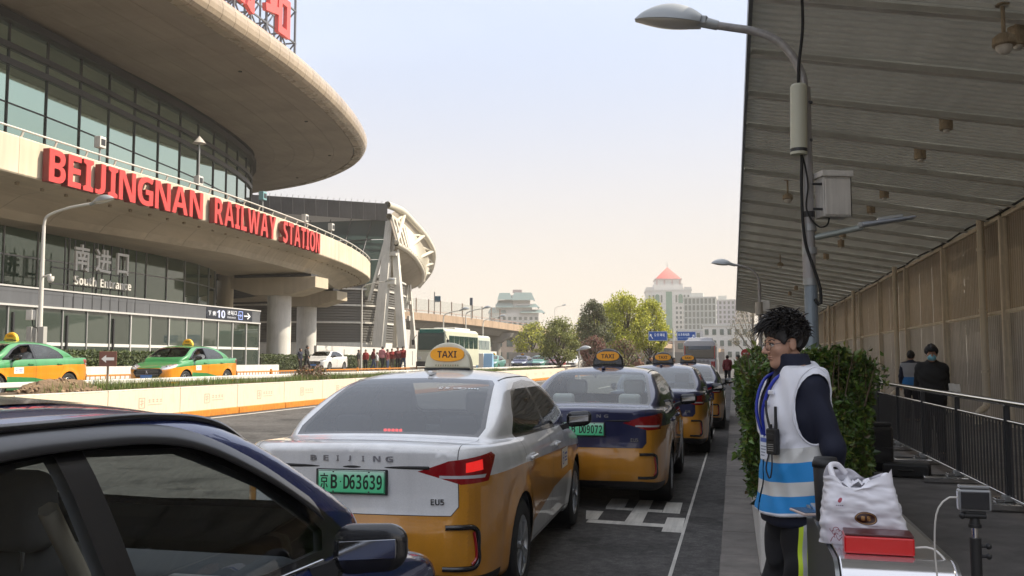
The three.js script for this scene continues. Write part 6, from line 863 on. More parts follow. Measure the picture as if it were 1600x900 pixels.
[[1, 2.97, 11.0, 'white dome camera on a long stem at the top right corner under the canopy'], [0, 3.25, 11.5, 'tan cylinder lamp beside the dome camera at the right edge'], [0, 3.31, 15.5, 'tan cylinder lamp nearest the middle of the canopy underside'], [0, 3.33, 17.7, 'second tan cylinder lamp, just beyond the nearest one'], [0, 3.33, 21.8, 'tan cylinder lamp right of the equipment box'], [1, 1.31, 22.5, 'tan dome camera left of the lamp post'], [0, 3.35, 24.0, 'tan cylinder lamp just above the led arm'], [0, 3.21, 28.8, 'tan cylinder lamp below the led arm'], [0, 3.4, 31.0, 'tan cylinder lamp touching the led arm tip'], [1, 1.85, 37.6, 'small dome camera far along, left of the lamp post'], [0, 3.3, 34.8, 'small cylinder lamp right of the lamp post, below the arm'], [0, 3.24, 50.2, 'tiny cylinder lamp far along the canopy'], [0, 3.17, 54.6, 'tiny cylinder lamp farthest along the canopy']].forEach((a) => hang(...a));
// ------------------------------------------------------------------ the steel cabinet with the bag, and the tripod
{
  const t = thing('steel_cabinet', 'brushed stainless steel cabinet with a rounded front edge beside the attendant', 'cabinet', [.44, .12, -3.35]);
  const br = std([.66, .66, .68], .34, { metalness: .9, roughnessMap: rep(T.steel, 3) });
  const sh = new THREE.Shape(); sh.moveTo(-.62, 0); sh.lineTo(.50, 0); sh.lineTo(.50, .80); sh.absarc(.40, .82, .10, 0, Math.PI / 2, false); sh.lineTo(-.62, .92); sh.closePath();
  const g = new THREE.ExtrudeGeometry(sh, { depth: .30, bevelEnabled: true, bevelSize: .004, bevelThickness: .004, bevelSegments: 2, curveSegments: 24 }); g.rotateY(-Math.PI / 2).translate(.155, 0, 0);
  part('body', uvm(g), br, t);
  const side = new THREE.ExtrudeGeometry(sh, { depth: .012, bevelEnabled: false, curveSegments: 24 }); side.rotateY(-Math.PI / 2); part('side_plate', uvm(side.clone().scale(1, .995, 1.0).translate(-.152, 0, -.012)), std([.24, .25, .25], .3, { metalness: .9 }), t);
  part('side_plate', uvm(side.clone().scale(1, .995, 1.0).translate(.176, 0, -.012)), std([.3, .3, .3], .3, { metalness: .9 }), t);
  const sat = std([.66, .66, .70], .38, { metalness: .25, roughnessMap: rep(T.steel, 3) }), fr = []; for (let i = 0; i <= 14; i++) { const a = i / 14 * 1.5708; fr.push([[-.148, .82 + .1025 * Math.sin(a), .40 + .1025 * Math.cos(a)], [.163, .82 + .1025 * Math.sin(a), .40 + .1025 * Math.cos(a)]]); } fr.unshift([[-.148, .02, .5025], [.163, .02, .5025]]); part('front_cover', uvm(grid(fr)), sat, t);
}
{ // carrier bag
  const t = thing('carrier_bag', 'crumpled white plastic carrier bag with a brown oval print on the steel cabinet', 'bag', [.392, 1.044, -3.17], R(-6));
  const N = 96, H = 40, rows = [];
  const rr2 = (u, w, d, k) => { // a point on a rounded rectangle at perimeter share u (0 = right middle, .25 = front middle)
    const P = [], c = [[w - k, d - k], [-w + k, d - k], [-w + k, -d + k], [w - k, -d + k]]; const q = 1.5708 * k, segs = [d - k, q, 2 * (w - k), q, 2 * (d - k), q, 2 * (w - k), q, d - k], tot = segs.reduce((a, b) => a + b), L = (((u % 1) + 1) % 1) * tot; let l = L, i = 0; while (i < 8 && l > segs[i]) l -= segs[i++]; const t = l / segs[i], arc = (c, a) => [c[0] + k * Math.cos(a), c[1] + k * Math.sin(a)];
    return [() => [w, (d - k) * t], () => arc(c[0], t * 1.5708), () => [(w - k) * (1 - 2 * t), d], () => arc(c[1], 1.5708 + t * 1.5708), () => [-w, (d - k) * (1 - 2 * t)], () => arc(c[2], 3.1416 + t * 1.5708), () => [(w - k) * (2 * t - 1), -d], () => arc(c[3], 4.7124 + t * 1.5708), () => [w, -(d - k) * (1 - t)]][i](); };
  for (let i = 0; i <= H; i++) { const v = i / H, row = []; for (let j = 0; j <= N; j++) { const u = j / N, a = u * 6.2832, w = lerp(.128, .098, smooth(.1, 1, v)), d = lerp(.062, .058, v) + .016 * Math.sin(v * 3.1), q = rr2(u, w, d, .03), cr = .006 - .030 * Math.abs(fbm(u, v, 5, 3, 5) - .5) - .016 * Math.abs(fbm(u, v, 12, 2, 9) - .5) + .003 * Math.sin(a * 5 + v * 6), L = Math.hypot(...q), top = v > .85 ? smooth(.85, 1, v) * (.014 * Math.sin(a * 2 + .6) + .008 * Math.sin(a * 6)) : 0; row.push([q[0] * (1 + cr / L) - .012 * v, v * .215 + top - .035 * smooth(.8, 1, v) * smooth(.2, .9, q[1] / d) * smooth(.8, .1, Math.abs(q[0]) / w), q[1] * (1 + cr / L)]); } rows.push(row); }
  const bagM = phy([.74, .73, .78], .42, { clearcoat: .25, clearcoatRoughness: .35 });
  part('bag', grid(rows), bagM, t);
  const crumple = []; for (let k = 0; k < 4; k++) { const rr = []; for (let i = 0; i <= 8; i++) { const row = []; for (let j = 0; j <= 10; j++) { const x = (j / 10 - .5) * .16, z = (i / 8 - .5) * .08; row.push([x - .012, .15 + .02 * k * .5 + .022 * Math.sin(j * 1.7 + k * 2) * Math.cos(i * 1.3 + k), z]); } rr.push(row); } crumple.push(grid(rr)); } part('bag_lining', crumple, bagM, t);
  part('handle', [tube([[.05, .195, .04], [.07, .215, .02], [.078, .195, -.01], [.06, .18, -.03]], .008, 30, 8), tube([[-.085, .20, .035], [-.095, .235, .005], [-.075, .238, -.02], [-.05, .21, -.04]], .009, 30, 8)], bagM, t);
  const oval3 = std('#ffffff', .4, { map: canvasTex(128, 90, (g, w, h) => { g.fillStyle = '#d9d6dd'; g.fillRect(0, 0, w, h); g.fillStyle = '#35160d'; g.beginPath(); g.ellipse(w / 2, h / 2, w / 2, h / 2, 0, 0, 7); g.fill(); g.strokeStyle = '#b98a4a'; g.lineWidth = 3; g.beginPath(); g.ellipse(w / 2, h / 2, w / 2 - 7, h / 2 - 7, 0, 0, 7); g.stroke(); glyph(g, 'jing', 34, 28, 26, 34, 4); glyph(g, 'dong', 68, 28, 26, 34, 4); }) });
  const patch = (w, h, u, v, m, round) => { // a print that follows the bag
    const rr = []; const iu = u * N, iv = v * H, hw = w / .70 * N / 1.6, hh = h / .215 * H; for (let i = 0; i <= 8; i++) { const row = []; for (let j = 0; j <= 12; j++) { const fi = Math.min(H - .01, Math.max(0, iv + (i / 8 - .5) * hh)), fj = ((iu + (.5 - j / 12) * hw * 1.6) % N + N) % N, i0 = Math.floor(fi), j0 = Math.floor(fj), ti = fi - i0, tj = fj - j0, L = (a, b, t) => a.map((x, k) => x + (b[k] - x) * t), q = L(L(rows[i0][j0], rows[i0][j0 + 1], tj), L(rows[i0 + 1][j0], rows[i0 + 1][j0 + 1], tj), ti); row.push([q[0] * 1.004, q[1], q[2] * 1.012 + .002]); } rr.push(row); } const g = grid(rr), U = g.attributes.uv; for (let k = 0; k < U.count; k++) { const i = U.getX(k), j = U.getY(k); U.setXY(k, j / 12, i / 8); } return g; };
  const pm = (draw) => std('#ffffff', .45, { map: canvasTex(96, 96, (g, w, h) => { g.fillStyle = '#dcd9e2'; g.fillRect(0, 0, w, h); draw(g, w, h); }) });
  part('oval_print', patch(.062, .040, .235, .40, oval3), oval3, t);
  part('corner_print', patch(.05, .06, .36, .16), pm((g) => { g.strokeStyle = '#8d4a58'; g.lineWidth = 3; for (let i = 0; i < 5; i++) { g.beginPath(); g.arc(30 + i * 9, 30 + (i % 3) * 14, 8 + i * 2, i, i + 4); g.stroke(); } g.beginPath(); g.moveTo(12, 90); g.lineTo(44, 50); g.lineTo(60, 84); g.lineTo(84, 60); g.stroke(); }), t);
  part('small_print', patch(.028, .036, .335, .62), pm((g) => { g.fillStyle = '#9c3848'; g.beginPath(); g.arc(48, 34, 20, 0, 7); g.fill(); g.fillStyle = '#5a5560'; for (let i = 0; i < 4; i++) g.fillRect(14 + i * 19, 72, 11, 9); }), t);
}
{
  const t = thing('red_box', 'flat glossy red box with a dark lid lying in front of the carrier bag', 'box', [.412, 1.044, -3.02], R(-3));
  part('body', rbx(.195, .052, .11, .006, 0, .027, 0), phy([.62, .008, .012], .3, { clearcoat: .5 }), t); part('lid', rbx(.192, .006, .107, .002, 0, .0565, 0), phy([.07, .01, .014], .3), t);
  const c = tag(part('charging_cable', tube([[.51, 1.068, -2.98], [.55, 1.07, -2.98], [.575, 1.055, -2.96], [.60, 1.0, -2.92], [.617, .93, -2.9], [.62, .7, -2.9], [.66, .2, -2.9]], .0032, 60, 6), M.white), 'white charging cable running from the red box over the cabinet edge', 'cable');
}
{
  const t = thing('action_camera', 'small action camera in a clear case on a black tripod stand with white cable', 'camera', [.588, .12, -2.6]);
  const cs = part('camera_case', merge(rbx(.078, .056, .034, .008, 0, 1.145, 0), rbx(.07, .008, .03, .003, 0, 1.178, 0)), phy([.20, .205, .21], .15, { clearcoat: .7 }), t); part('screen', rbx(.066, .045, .004, .004, -.001, 1.145, .0175), phy([.012, .013, .016], .1, { clearcoat: 1 }), cs); part('case_foot', [rbx(.05, .006, .03, .002, 0, 1.114, 0), rot(cyl(.007, .007, .05, 0, 0, 0, 10), 0, 0, Math.PI / 2).translate(0, 1.106, .008), sph(.009, -.03, 1.106, .008, 10)], M.black, cs);
  part('ball_head', merge(cyl(.011, .014, .02, 0, 1.092, 0, 14), cyl(.016, .016, .008, 0, 1.08, 0, 16)), M.black, t); part('silver_stem', cyl(.008, .008, .03, 0, 1.062, 0, 12), M.chrome, t);
  const p = part('stand_pole', merge(cyl(.014, .014, .3, 0, .9, 0, 16), cyl(.0105, .0105, .7, 0, .42, 0, 14)), M.black, t); for (const y of [1.03, 1.005]) part('knob', merge(rod([.01, y, 0], [.028, y, 0], .004), sph(.008, .03, y, 0, 10)), M.black, t);
  for (let i = 0; i < 3; i++) { const a = i * 2.094 + .4; part('leg', rod([0, .34, 0], [Math.sin(a) * .26, .01, Math.cos(a) * .26], .008, .008, 8), M.black, t); }
  part('camera_cable', tube([[-.038, 1.15, .0], [-.06, 1.148, 0], [-.085, 1.12, 0], [-.094, 1.04, -.01], [-.088, .93, -.02], [-.05, .5, -.05], [-.03, .03, -.1]], .0024, 60, 6), M.white, t);
}
{
  const t = thing('black_case', 'upright black wheeled case standing by the hedge end', 'case', [1.83, .12, -13.1], R(10));
  part('shell', rbx(.34, .60, .24, .05, 0, .34, 0, 4), M.blackGloss, t); part('top_cover', rbx(.30, .05, .2, .02, 0, .655, 0), M.black, t); for (const x of [-.12, .12]) part('wheel', rot(cyl(.035, .035, .03, 0, 0, 0, 14), 0, 0, Math.PI / 2).translate(x, .035, .08), M.rubber, t); part('seam', [rbx(.345, .008, .245, .002, 0, .36, 0)], M.rubber, t);
  const l = thing('black_case', 'flat black case lying on the pavement beside the upright one', 'case', [2.14, .12, -12.9], R(-14)); part('shell', rbx(.56, .17, .30, .03, 0, .09, 0, 3), M.black, l); part('handle', tube([[-.08, .1, .15], [-.07, .1, .185], [.07, .1, .185], [.08, .1, .15]], .01, 20, 6), M.rubber, l);
}
{ // dark cups behind the bag
  const t = thing('cup', 'dark takeaway cup standing behind the carrier bag on the cabinet', 'cup', [.315, 1.045, -3.55]); part('cup_body', lathe([[0, 0], [.036, 0], [.043, .19], [0, .19]], 24), std([.02, .02, .022], .5), t); part('lid', lathe([[0, .19], [.046, .19], [.046, .205], [.038, .225], [0, .225]], 24), M.black, t); part('emblem', new THREE.CircleGeometry(.018, 16).translate(0, .09, .0405), std([.5, .5, .48], .5), t);
  const c = thing('phone', 'phone in a pale case lying at the back corner of the cabinet', 'phone', [.255, 1.041, -3.72], R(20)); part('case', rbx(.07, .010, .14, .004, .0, .006, 0), std([.6, .48, .45], .4), c); part('screen', rbx(.064, .002, .13, .001, 0, .0122, 0), M.blackGloss, c);
}
// ------------------------------------------------------------------ signs
{
  const t = thing('arrow_sign', 'small brown square sign with a white left arrow in the planting bed', 'sign', [-15.55, .86, -20.75], R(28));
  part('post', cyl(.028, .028, .75, 0, .35, -.03, 10), std([.25, .18, .13], .6), t); part('plate', rbx(.42, .38, .03, .01, 0, .78, 0), std([.17, .07, .05], .5), t);
  const a = new THREE.Shape([[-.19, 0], [-.05, .12], [-.05, .045], [.18, .045], [.18, -.045], [-.05, -.045], [-.05, -.12]].map((p) => new THREE.Vector2(...p))); part('arrow', new THREE.ExtrudeGeometry(a, { depth: .006, bevelEnabled: false }).scale(.82, .82, 1).translate(0, .78, .016), std([.75, .74, .72], .5), t);
}
{
  const bl = (f) => std('#ffffff', .45, { map: canvasTex(256, 128, (g, w, h) => { g.fillStyle = '#1450a4'; g.fillRect(0, 0, w, h); g.strokeStyle = '#e8eef8'; g.lineWidth = 3; g.strokeRect(4, 4, w - 8, h - 8); f(g); }) });
  const t = thing('road_sign', 'pair of blue road signs with white arrows on one post beyond the taxis', 'sign', [-5.55, 0, -90]);
  part('post', cyl(.07, .09, 4.6, 0, 2.3, 0, 12), M.whiteSteel, t); part('cross_arm', [bar([-2.3, 4.1, -.08], [2.1, 4.1, -.08], .06, .06), bar([-.6, 3.6, -.08], [.6, 3.6, -.08], .05, .05)], M.whiteSteel, t);
  part('left_plate', rbx(1.78, .88, .05, .01, -1.47, 3.88, 0), bl((g) => { g.strokeStyle = '#fff'; ['gong', 'jiao', 'chang', 'zhan'].forEach((k, i) => glyph(g, k, 78 + i * 38, 26, 30, 42, 5)); g.lineWidth = 9; g.beginPath(); g.moveTo(58, 100); g.lineTo(22, 40); g.moveTo(20, 70); g.lineTo(22, 38); g.lineTo(48, 52); g.stroke(); }), t);
  part('right_plate', rbx(1.74, .84, .05, .01, 1.22, 3.86, 0), bl((g) => { g.strokeStyle = '#fff'; ['bei', 'jing', 'nan', 'zhan', 'lu'].forEach((k, i) => glyph(g, k, 16 + i * 32, 22, 26, 38, 4)); g.fillStyle = '#dfe8f8'; g.font = '20px sans-serif'; g.fillText('Beijingnan Railway', 14, 96); g.lineWidth = 9; g.beginPath(); g.moveTo(196, 100); g.lineTo(232, 52); g.moveTo(206, 52); g.lineTo(234, 48); g.lineTo(236, 78); g.stroke(); }), t);
  for (const c of t.children.filter((m) => /plate/.test(m.name))) { const p = c.geometry.attributes.position, u = c.geometry.attributes.uv; c.geometry.computeBoundingBox(); const b = c.geometry.boundingBox; for (let i = 0; i < p.count; i++) u.setXY(i, (p.getX(i) - b.min.x) / (b.max.x - b.min.x), (p.getY(i) - b.min.y) / (b.max.y - b.min.y)); }
  const n = thing('no_entry_sign', 'small round red traffic sign on a post near the grey bus', 'sign', [.72, 0, -58]); part('post', cyl(.035, .035, 2.0, 0, 1.0, -.03, 10), M.whiteSteel, n); part('disc', rot(cyl(.27, .27, .03, 0, 0, 0, 24), Math.PI / 2).translate(0, 2.0, 0), std([.42, .03, .03], .5), n); part('bar', rbx(.32, .08, .02, .005, 0, 2.0, .02), M.white, n); part('plate', rbx(.42, .3, .02, .005, 0, 1.5, 0), std([.1, .16, .3], .5), n);
}
['first', 'second', 'third', 'fourth', 'fifth'].forEach((w, i) => { const px = [[38.06, 1.1], [46.5, 3.2], [53.9, 1.25], [60, .7], [66.4, 1.0]][i]; const t = thing('parapet_mast', ['short mast with a square white box above the letters JI', 'tall mast with a cone cap and a small box left of the word RAILWAY', 'short mast with a green box above the letters WAY', 'short mast with a white box above the word STATION', 'short mast with a white frame at the viaduct bend'][i], 'mast', [-29.35 - (i > 3 ? .9 : 0), 10.9, -px[0]]); part('mast', cyl(.05, .06, px[1], 0, px[1] / 2, 0, 10), M.greySteel, t); part('box', rbx(.35, i === 1 ? .5 : .55, .45, .03, 0, i === 1 ? .85 : px[1], 0), i === 2 ? std([.2, .38, .4], .5) : M.white, t); part('box_front', rbx(.03, .3, .3, .01, .18, i === 1 ? .85 : px[1], 0), M.darkSteel, t); if (i === 1) { part('cone_cap', cyl(.02, .38, .42, 0, 3.2, 0, 12), std([.45, .42, .38], .5), t); part('brace', [bar([0, 1.8, .0], [-.3, .1, -.5], .04, .04)], M.greySteel, t); } });
// ------------------------------------------------------------------ plants
function leafGeo(l, w, fold = .25) { return raw([0, 0, 0, w * .5, l * .45, fold * w, 0, l * .5, 0, 0, 0, 0, 0, l * .5, 0, -w * .5, l * .45, fold * w, 0, l * .5, 0, w * .5, l * .45, fold * w, 0, l, -fold * w * .4, 0, l * .5, 0, 0, l, -fold * w * .4, -w * .5, l * .45, fold * w]); }
const leafMat = (r = .6) => phy('#ffffff', r, { transmission: .28, thickness: 0 });
function scatter(name, geo, mat, parent, n, place, seed, cols) {
  const m = shade(new THREE.InstancedMesh(geo, mat, n)); m.name = name; const d = new THREE.Object3D(), r = rng(seed), c = new THREE.Color(); let k = 0;
  for (let i = 0; i < n; i++) { const q = place(r, i); if (!q) continue; d.position.set(q[0], q[1], q[2]); d.rotation.set(r() * 6.28, r() * 6.28, r() * 6.28); if (q[4]) d.rotation.set(...q[4]); d.scale.setScalar((q[3] ?? 1) * (.65 + .7 * r())); d.updateMatrix(); m.setMatrixAt(k, d.matrix); const a = cols[Math.floor(r() * cols.length)], v = .7 + .6 * r(); c.setRGB(a[0] * v, a[1] * v, a[2] * v); m.setColorAt(k, c); k++; }
  m.count = k; m.userData.kind = 'stuff'; parent.add(m); return m;
}
const H1 = leafGeo(.05, .03), H2 = leafGeo(.16, .09), H3 = leafGeo(.42, .26), GRASS = raw([-.008, 0, 0, .008, 0, 0, .004, .14, .01, -.008, 0, 0, .004, .14, .01, -.004, .14, .01, -.004, .14, .01, .004, .14, .01, .012, .27, .05]);
// clipped hedge beside the kerb, in white planters
{
  const t = thing('hedge', 'clipped dark green leafy hedge in white planters between the kerb and the pavement', 'hedge', [0, .12, 0]);
  const F0 = 7.4, F1 = 37, cols = [[.06, .12, .02], [.085, .165, .024], [.12, .20, .03], [.04, .08, .016], [.20, .23, .035], [.10, .14, .02], [.13, .24, .035], [.07, .12, .022], [.13, .10, .035]];
  const bulge = (f, y, s) => .13 * (fbm(f / 12 % 1, y / 3, 12, 3, s) - .5) * 2 + .05 * Math.sin(f * 2.1 + s) + .05 * Math.sin(f * 5.3 + y * 4 + s * 2);
  const surf = (r) => { const f = F0 + (F1 - F0) * Math.pow(r(), 1.9), u = r(), dep = Math.pow(r(), 2.2) * .16; let x, y; if (u < .36) { y = .48 + .93 * r(); x = .16 + bulge(f, y, 3) * .8 + dep - .04 * smooth(.6, 1.1, y); } else if (u < .62) { y = .42 + .99 * r(); x = .98 + bulge(f, y, 7) - dep; } else { x = .12 + .88 * r(); y = 1.38 + bulge(f, x, 11) * 1.5 - dep * .7 - .10 * smooth(.7, 1, Math.abs(x - .56) / .44); } return [x, y, -f, 1]; };
  scatter('foliage', H1, leafMat(.45), t, 120000, surf, 5, cols);
  scatter('end_foliage', H1, leafMat(.45), t, 22000, (r) => { const x = .10 + .92 * r(), y = .44 + .96 * r(); const rd = Math.pow(Math.abs(x - .56) / .46, 4) * .35 + .25 * smooth(1.1, 1.45, y); return [x, y, -(F0 - .14 + .16 * bulge(x * 4, y, 5) * 4 + rd + Math.pow(r(), 1.5) * .45), 1.05]; }, 9, cols);
  scatter('shoot', H1, leafMat(.45), t, 5000, (r, i) => { const k = Math.floor(i / 12), q = rng(k * 31 + 7), f = F0 + (F1 - F0) * Math.pow(q(), 2), x = .15 + q(), h = 1.40 + .17 * q(); return [x + (r() - .5) * .06, lerp(1.3, h, r()), -f + (r() - .5) * .06, .9]; }, 13, cols);
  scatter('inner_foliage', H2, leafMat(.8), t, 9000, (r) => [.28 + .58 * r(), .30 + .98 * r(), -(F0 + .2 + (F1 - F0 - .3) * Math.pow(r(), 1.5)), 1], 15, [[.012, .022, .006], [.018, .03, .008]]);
  scatter('large_leaf', leafGeo(.085, .048), leafMat(.35), t, 9000, (r) => { const q = surf(r); q[0] += (r() - .5) * .08; q[1] += (r() - .3) * .07; return q; }, 19, cols);
  scatter('tiny_leaf', leafGeo(.03, .018), leafMat(.5), t, 26000, (r) => { const q = surf(r); q[0] += (r() - .5) * .10; q[1] += (r() - .3) * .08; return q; }, 23, cols);
  const st = []; const r = rng(2); for (let i = 0; i < 90; i++) { const k = Math.floor(i), f = F0 - .1 + 8 * Math.pow(r(), 1.6), x = .12 + .86 * r(); st.push(rod([x, 1.15, -f], [x + (r() - .5) * .22, 1.45 + .14 * r(), -f + (r() - .5) * .2], .006, .003, 5)); }
  for (let i = 0; i < 150; i++) { const f = F0 + .2 + (F1 - F0) * r(), x = .3 + .65 * r(); st.push(rod([x, .1, -f], [x + (r() - .5) * .3, 1.2, -f + (r() - .5) * .3], .012, .006, 5)); } tag(part('stem', st, std([.10, .07, .045], .9), t), null, null, null, 'stuff');
  for (let i = 0; i < 10; i++) { const a = 6.9 + i * 3.0; part('planter_box', uvm(rbx(.80, .46, 2.96, .02, .56, .18, -(a + 1.5))), M.white, t); part('soil', bx(.72, .02, 2.86, .56, .418, -(a + 1.5)), M.soil, t); }
}
// strip of dirt along the planter foot, grass in the bed, a soil heap, a dry bush
{
    const m = scatter('grass', GRASS, leafMat(.7), scene, 15000, (r) => { const f = 12 + 62 * Math.pow(r(), 1.2), x = -15.02 - .75 * Math.pow(r(), 1.3); if (vnoise(f * .35, x * .5, 1000, 8) < .33) return null; return [x, .86, -f, .55 + .5 * (vnoise(f * .8, x, 1000, 3)), [(r() - .5) * .7, r() * 6.28, (r() - .5) * .7]]; }, 21, [[.10, .17, .02], [.14, .20, .03], [.08, .13, .02], [.20, .20, .05]]); tag(m, 'short green grass growing along the planting bed behind the beige wall', 'grass', null, 'stuff');
  const heap = displace(flat(new THREE.SphereGeometry(1, 48, 24, 0, 6.2832, 0, 1.57)), (x, y, z) => { const n = fbm((x + 1) / 2 % 1, (z + 1) / 2 % 1, 6, 4, 3) - .5; return [x * 1.15 * (1 + n * .5), y * .52 * (1 + n * 1.1), z * 1.5 * (1 + n * .5)]; });
  tag(part('soil_heap', uvm(smoothNormals(heap.scale(.42, .55, .9).translate(-15.45, .82, -19.0))), std([.34, .23, .14], .95, { map: rep(T.paving, 1.2), bumpMap: rep(T.rough, 2), bumpScale: .06 })), 'heap of loose brown soil and rubble in the planting bed at the left edge', 'soil heap');
  { const cl = scatter('soil_clod', displace(flat(new THREE.IcosahedronGeometry(.05, 1)), (x, y, z) => [x * (1 + 4 * y * z / .01 * .05), y * .7, z]), std('#ffffff', .95), scene, 260, (r) => { const a = r() * 6.28, q = Math.pow(r(), .7); return [-15.45 + Math.cos(a) * .5 * q, .86 + .30 * (1 - q) + .03 * r(), -19 + Math.sin(a) * 1.7 * q, .25 + .6 * r()]; }, 66, [[.24, .16, .10], [.20, .13, .08], [.30, .21, .13]]); tag(cl, 'loose brown clods of earth scattered over the soil heap', 'soil', null, 'stuff'); }
  const b = thing('bush', 'low reddish brown bush in the planting bed near the white sedan', 'bush', [-15.5, .8, -32.5]); scatter('foliage', H2, leafMat(.8), b, 900, (r) => { const a = r() * 6.28, e = r(), q = Math.pow(r(), .4); return [Math.cos(a) * .5 * q * Math.sqrt(1 - e * e * .8), (.62 * e * q), Math.sin(a) * 1.3 * q * Math.sqrt(1 - e * e * .8), .7]; }, 31, [[.16, .08, .04], [.12, .07, .04], [.10, .10, .03]]);
  part('stem', Array.from({ length: 9 }, (_, i) => rod([0, 0, 0], [Math.cos(i) * .3, .5, Math.sin(i) * .8], .02, .008, 5)), std([.12, .08, .05], .9), b);
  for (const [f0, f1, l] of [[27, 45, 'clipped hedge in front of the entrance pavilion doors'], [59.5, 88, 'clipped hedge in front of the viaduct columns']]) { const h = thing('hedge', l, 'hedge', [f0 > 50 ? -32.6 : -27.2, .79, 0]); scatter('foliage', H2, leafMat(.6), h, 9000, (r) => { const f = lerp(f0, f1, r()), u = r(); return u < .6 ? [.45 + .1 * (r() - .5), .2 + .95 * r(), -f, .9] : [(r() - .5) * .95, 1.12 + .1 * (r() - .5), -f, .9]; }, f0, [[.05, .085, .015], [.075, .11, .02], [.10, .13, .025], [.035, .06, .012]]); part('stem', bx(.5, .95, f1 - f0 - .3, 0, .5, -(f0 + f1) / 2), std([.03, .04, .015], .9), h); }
}
function tree(label, x, f, h, rad, cols, o = {}) {
  const t = thing('tree', label, 'tree', [x, o.y ?? 0, -f], 0, o.group), r = rng(o.seed ?? Math.floor(x * 7 + f)), base = h * (o.bare ?? .25), limbs = [];
  const trunkM = std(o.bark ?? [.12, .09, .065], .9, { map: rep(T.paving, .6) });
  const tips = []; const n = o.n ?? 13;
  for (let i = 0; i < n; i++) { const a = i * 2.4 + r(), e = (i + .5) / n, y0 = base * .7 + (h * .62 - base * .7) * e * .8, sp = o.cone ? 1 - e * .85 : Math.sin(Math.PI * Math.min(.97, .22 + e * .72)); const p = [Math.cos(a) * rad * sp * (.55 + .4 * r()), o.cone ? y0 + h * .1 : base + (h - base) * (.18 + .78 * e), Math.sin(a) * rad * sp * (.55 + .4 * r())]; tips.push(p); limbs.push(tube([[0, y0, 0], [p[0] * .45, lerp(y0, p[1], .35), p[2] * .45], p], .035 + .05 * (1 - e), 8, 5)); }
  tips.push([0, h * .93, 0]);
  const tr = part('trunk', merge(rod([0, 0, 0], [.1, h * .45, 0], h * .026, h * .016, 10), rod([.1, h * .45, 0], [0, h * .9, .05], h * .016, .02, 8)), trunkM, t); part('limb', limbs, trunkM, tr);
  const N = o.leaves ?? 5200, cl = o.clump ?? .30 * rad;
  scatter('crown', o.geo ?? H3, leafMat(.75), t, N, (q) => { const p = tips[Math.floor(q() * tips.length)], k = Math.pow(q(), .5), a = q() * 6.28, b = Math.acos(2 * q() - 1), R1 = cl * (.7 + .7 * ((p[0] * 13.7 % 1 + 1) % 1)); return [p[0] + Math.sin(b) * Math.cos(a) * R1 * k, p[1] + Math.cos(b) * R1 * k * .8, p[2] + Math.sin(b) * Math.sin(a) * R1 * k, o.ls ?? .8]; }, (o.seed ?? 5) * 17 + 3, cols);
  return t;
}
const YG = [[.48, .48, .03], [.56, .54, .04], [.40, .42, .03], [.30, .33, .03]], OL = [[.20, .23, .05], [.27, .28, .06], [.16, .18, .05]], DK = [[.09, .12, .045], [.12, .14, .05], [.14, .13, .06]], PK = [[.25, .09, .08], [.20, .08, .06], [.14, .10, .05]];
tree('tall bright yellow green willow like tree left of the tower building', -11.1, 100, 8.6, 2.6, YG, { seed: 11, n: 20, leaves: 9000, bare: .2, clump: 1.0, ls: .55 });
tree('second bright yellow green tree at the right of the clump', -8.7, 101, 8.0, 2.3, YG, { seed: 12, n: 18, leaves: 8000, bare: .2, clump: .95, ls: .55 });
tree('rounded yellow green tree behind the dark one, filling the clump', -13.2, 103, 7.9, 2.5, YG, { seed: 22, n: 20, leaves: 8000, bare: .15, clump: 1.05, ls: .55 });
tree('dark green pine like tree in the middle of the clump', -13.9, 95, 7.6, 2.0, DK, { seed: 13, n: 20, leaves: 7000, bare: .2, clump: .7, ls: .5 });
tree('olive green round tree at the left of the clump', -16.0, 86, 5.2, 2.2, OL, { seed: 14, n: 16, leaves: 6000, bare: .22, clump: .85, ls: .5 });
tree('yellowish tree behind the olive one', -15.9, 104, 6.6, 2.0, OL.concat(YG), { seed: 15, n: 14, leaves: 4500, bare: .2, clump: .8, ls: .5 });
tree('small yellow green tree behind the second coach', -25.5, 118, 6.2, 2.6, YG.concat(OL), { seed: 16, n: 14, leaves: 4000, bare: .25, clump: .9, ls: .6 });
tree('low pink blossoming bush below the dark tree', -12.2, 84, 3.6, 1.5, PK, { seed: 17, n: 12, leaves: 2600, bare: .1, clump: .6, ls: .4 });
tree('low olive bush right of the pink bush', -9.6, 84, 3.3, 1.6, OL.concat(PK), { seed: 18, n: 12, leaves: 2600, bare: .1, clump: .6, ls: .4 });
tree('pale budding tree behind the bus, against the white buildings', 2.6, 130, 10.5, 3.2, [[.24, .20, .12], [.28, .24, .15]], { seed: 19, n: 18, leaves: 2600, bare: .2, clump: 1.0, ls: .5, bark: [.3, .27, .23] });
tree('pale bare tree beyond the bridge pier', -36, 190, 8, 3.5, [[.20, .15, .10], [.22, .18, .12]], { seed: 20, n: 18, leaves: 2200, bare: .2, clump: 1.2, ls: .5, bark: [.2, .16, .13] });
tree('bare brown tree right of the bridge pier', -30.5, 188, 7.5, 3.4, [[.22, .15, .10], [.2, .18, .1]], { seed: 21, n: 18, leaves: 2200, bare: .2, clump: 1.2, ls: .5, bark: [.2, .16, .13] });

// beyond the side wall, mirrored in the station glass
for (let i = 0; i < 9; i++) tree('leafy tree standing beyond the brown side wall, mirrored in the station glass', 17 + (i % 3) * 3.5, 6 + i * 10, 9 + (i % 4), 3.6, OL.concat(DK), { seed: 40 + i, n: 16, leaves: 2600, bare: .2, clump: 1.5, ls: 1.2, group: 'trees beyond the side wall' });
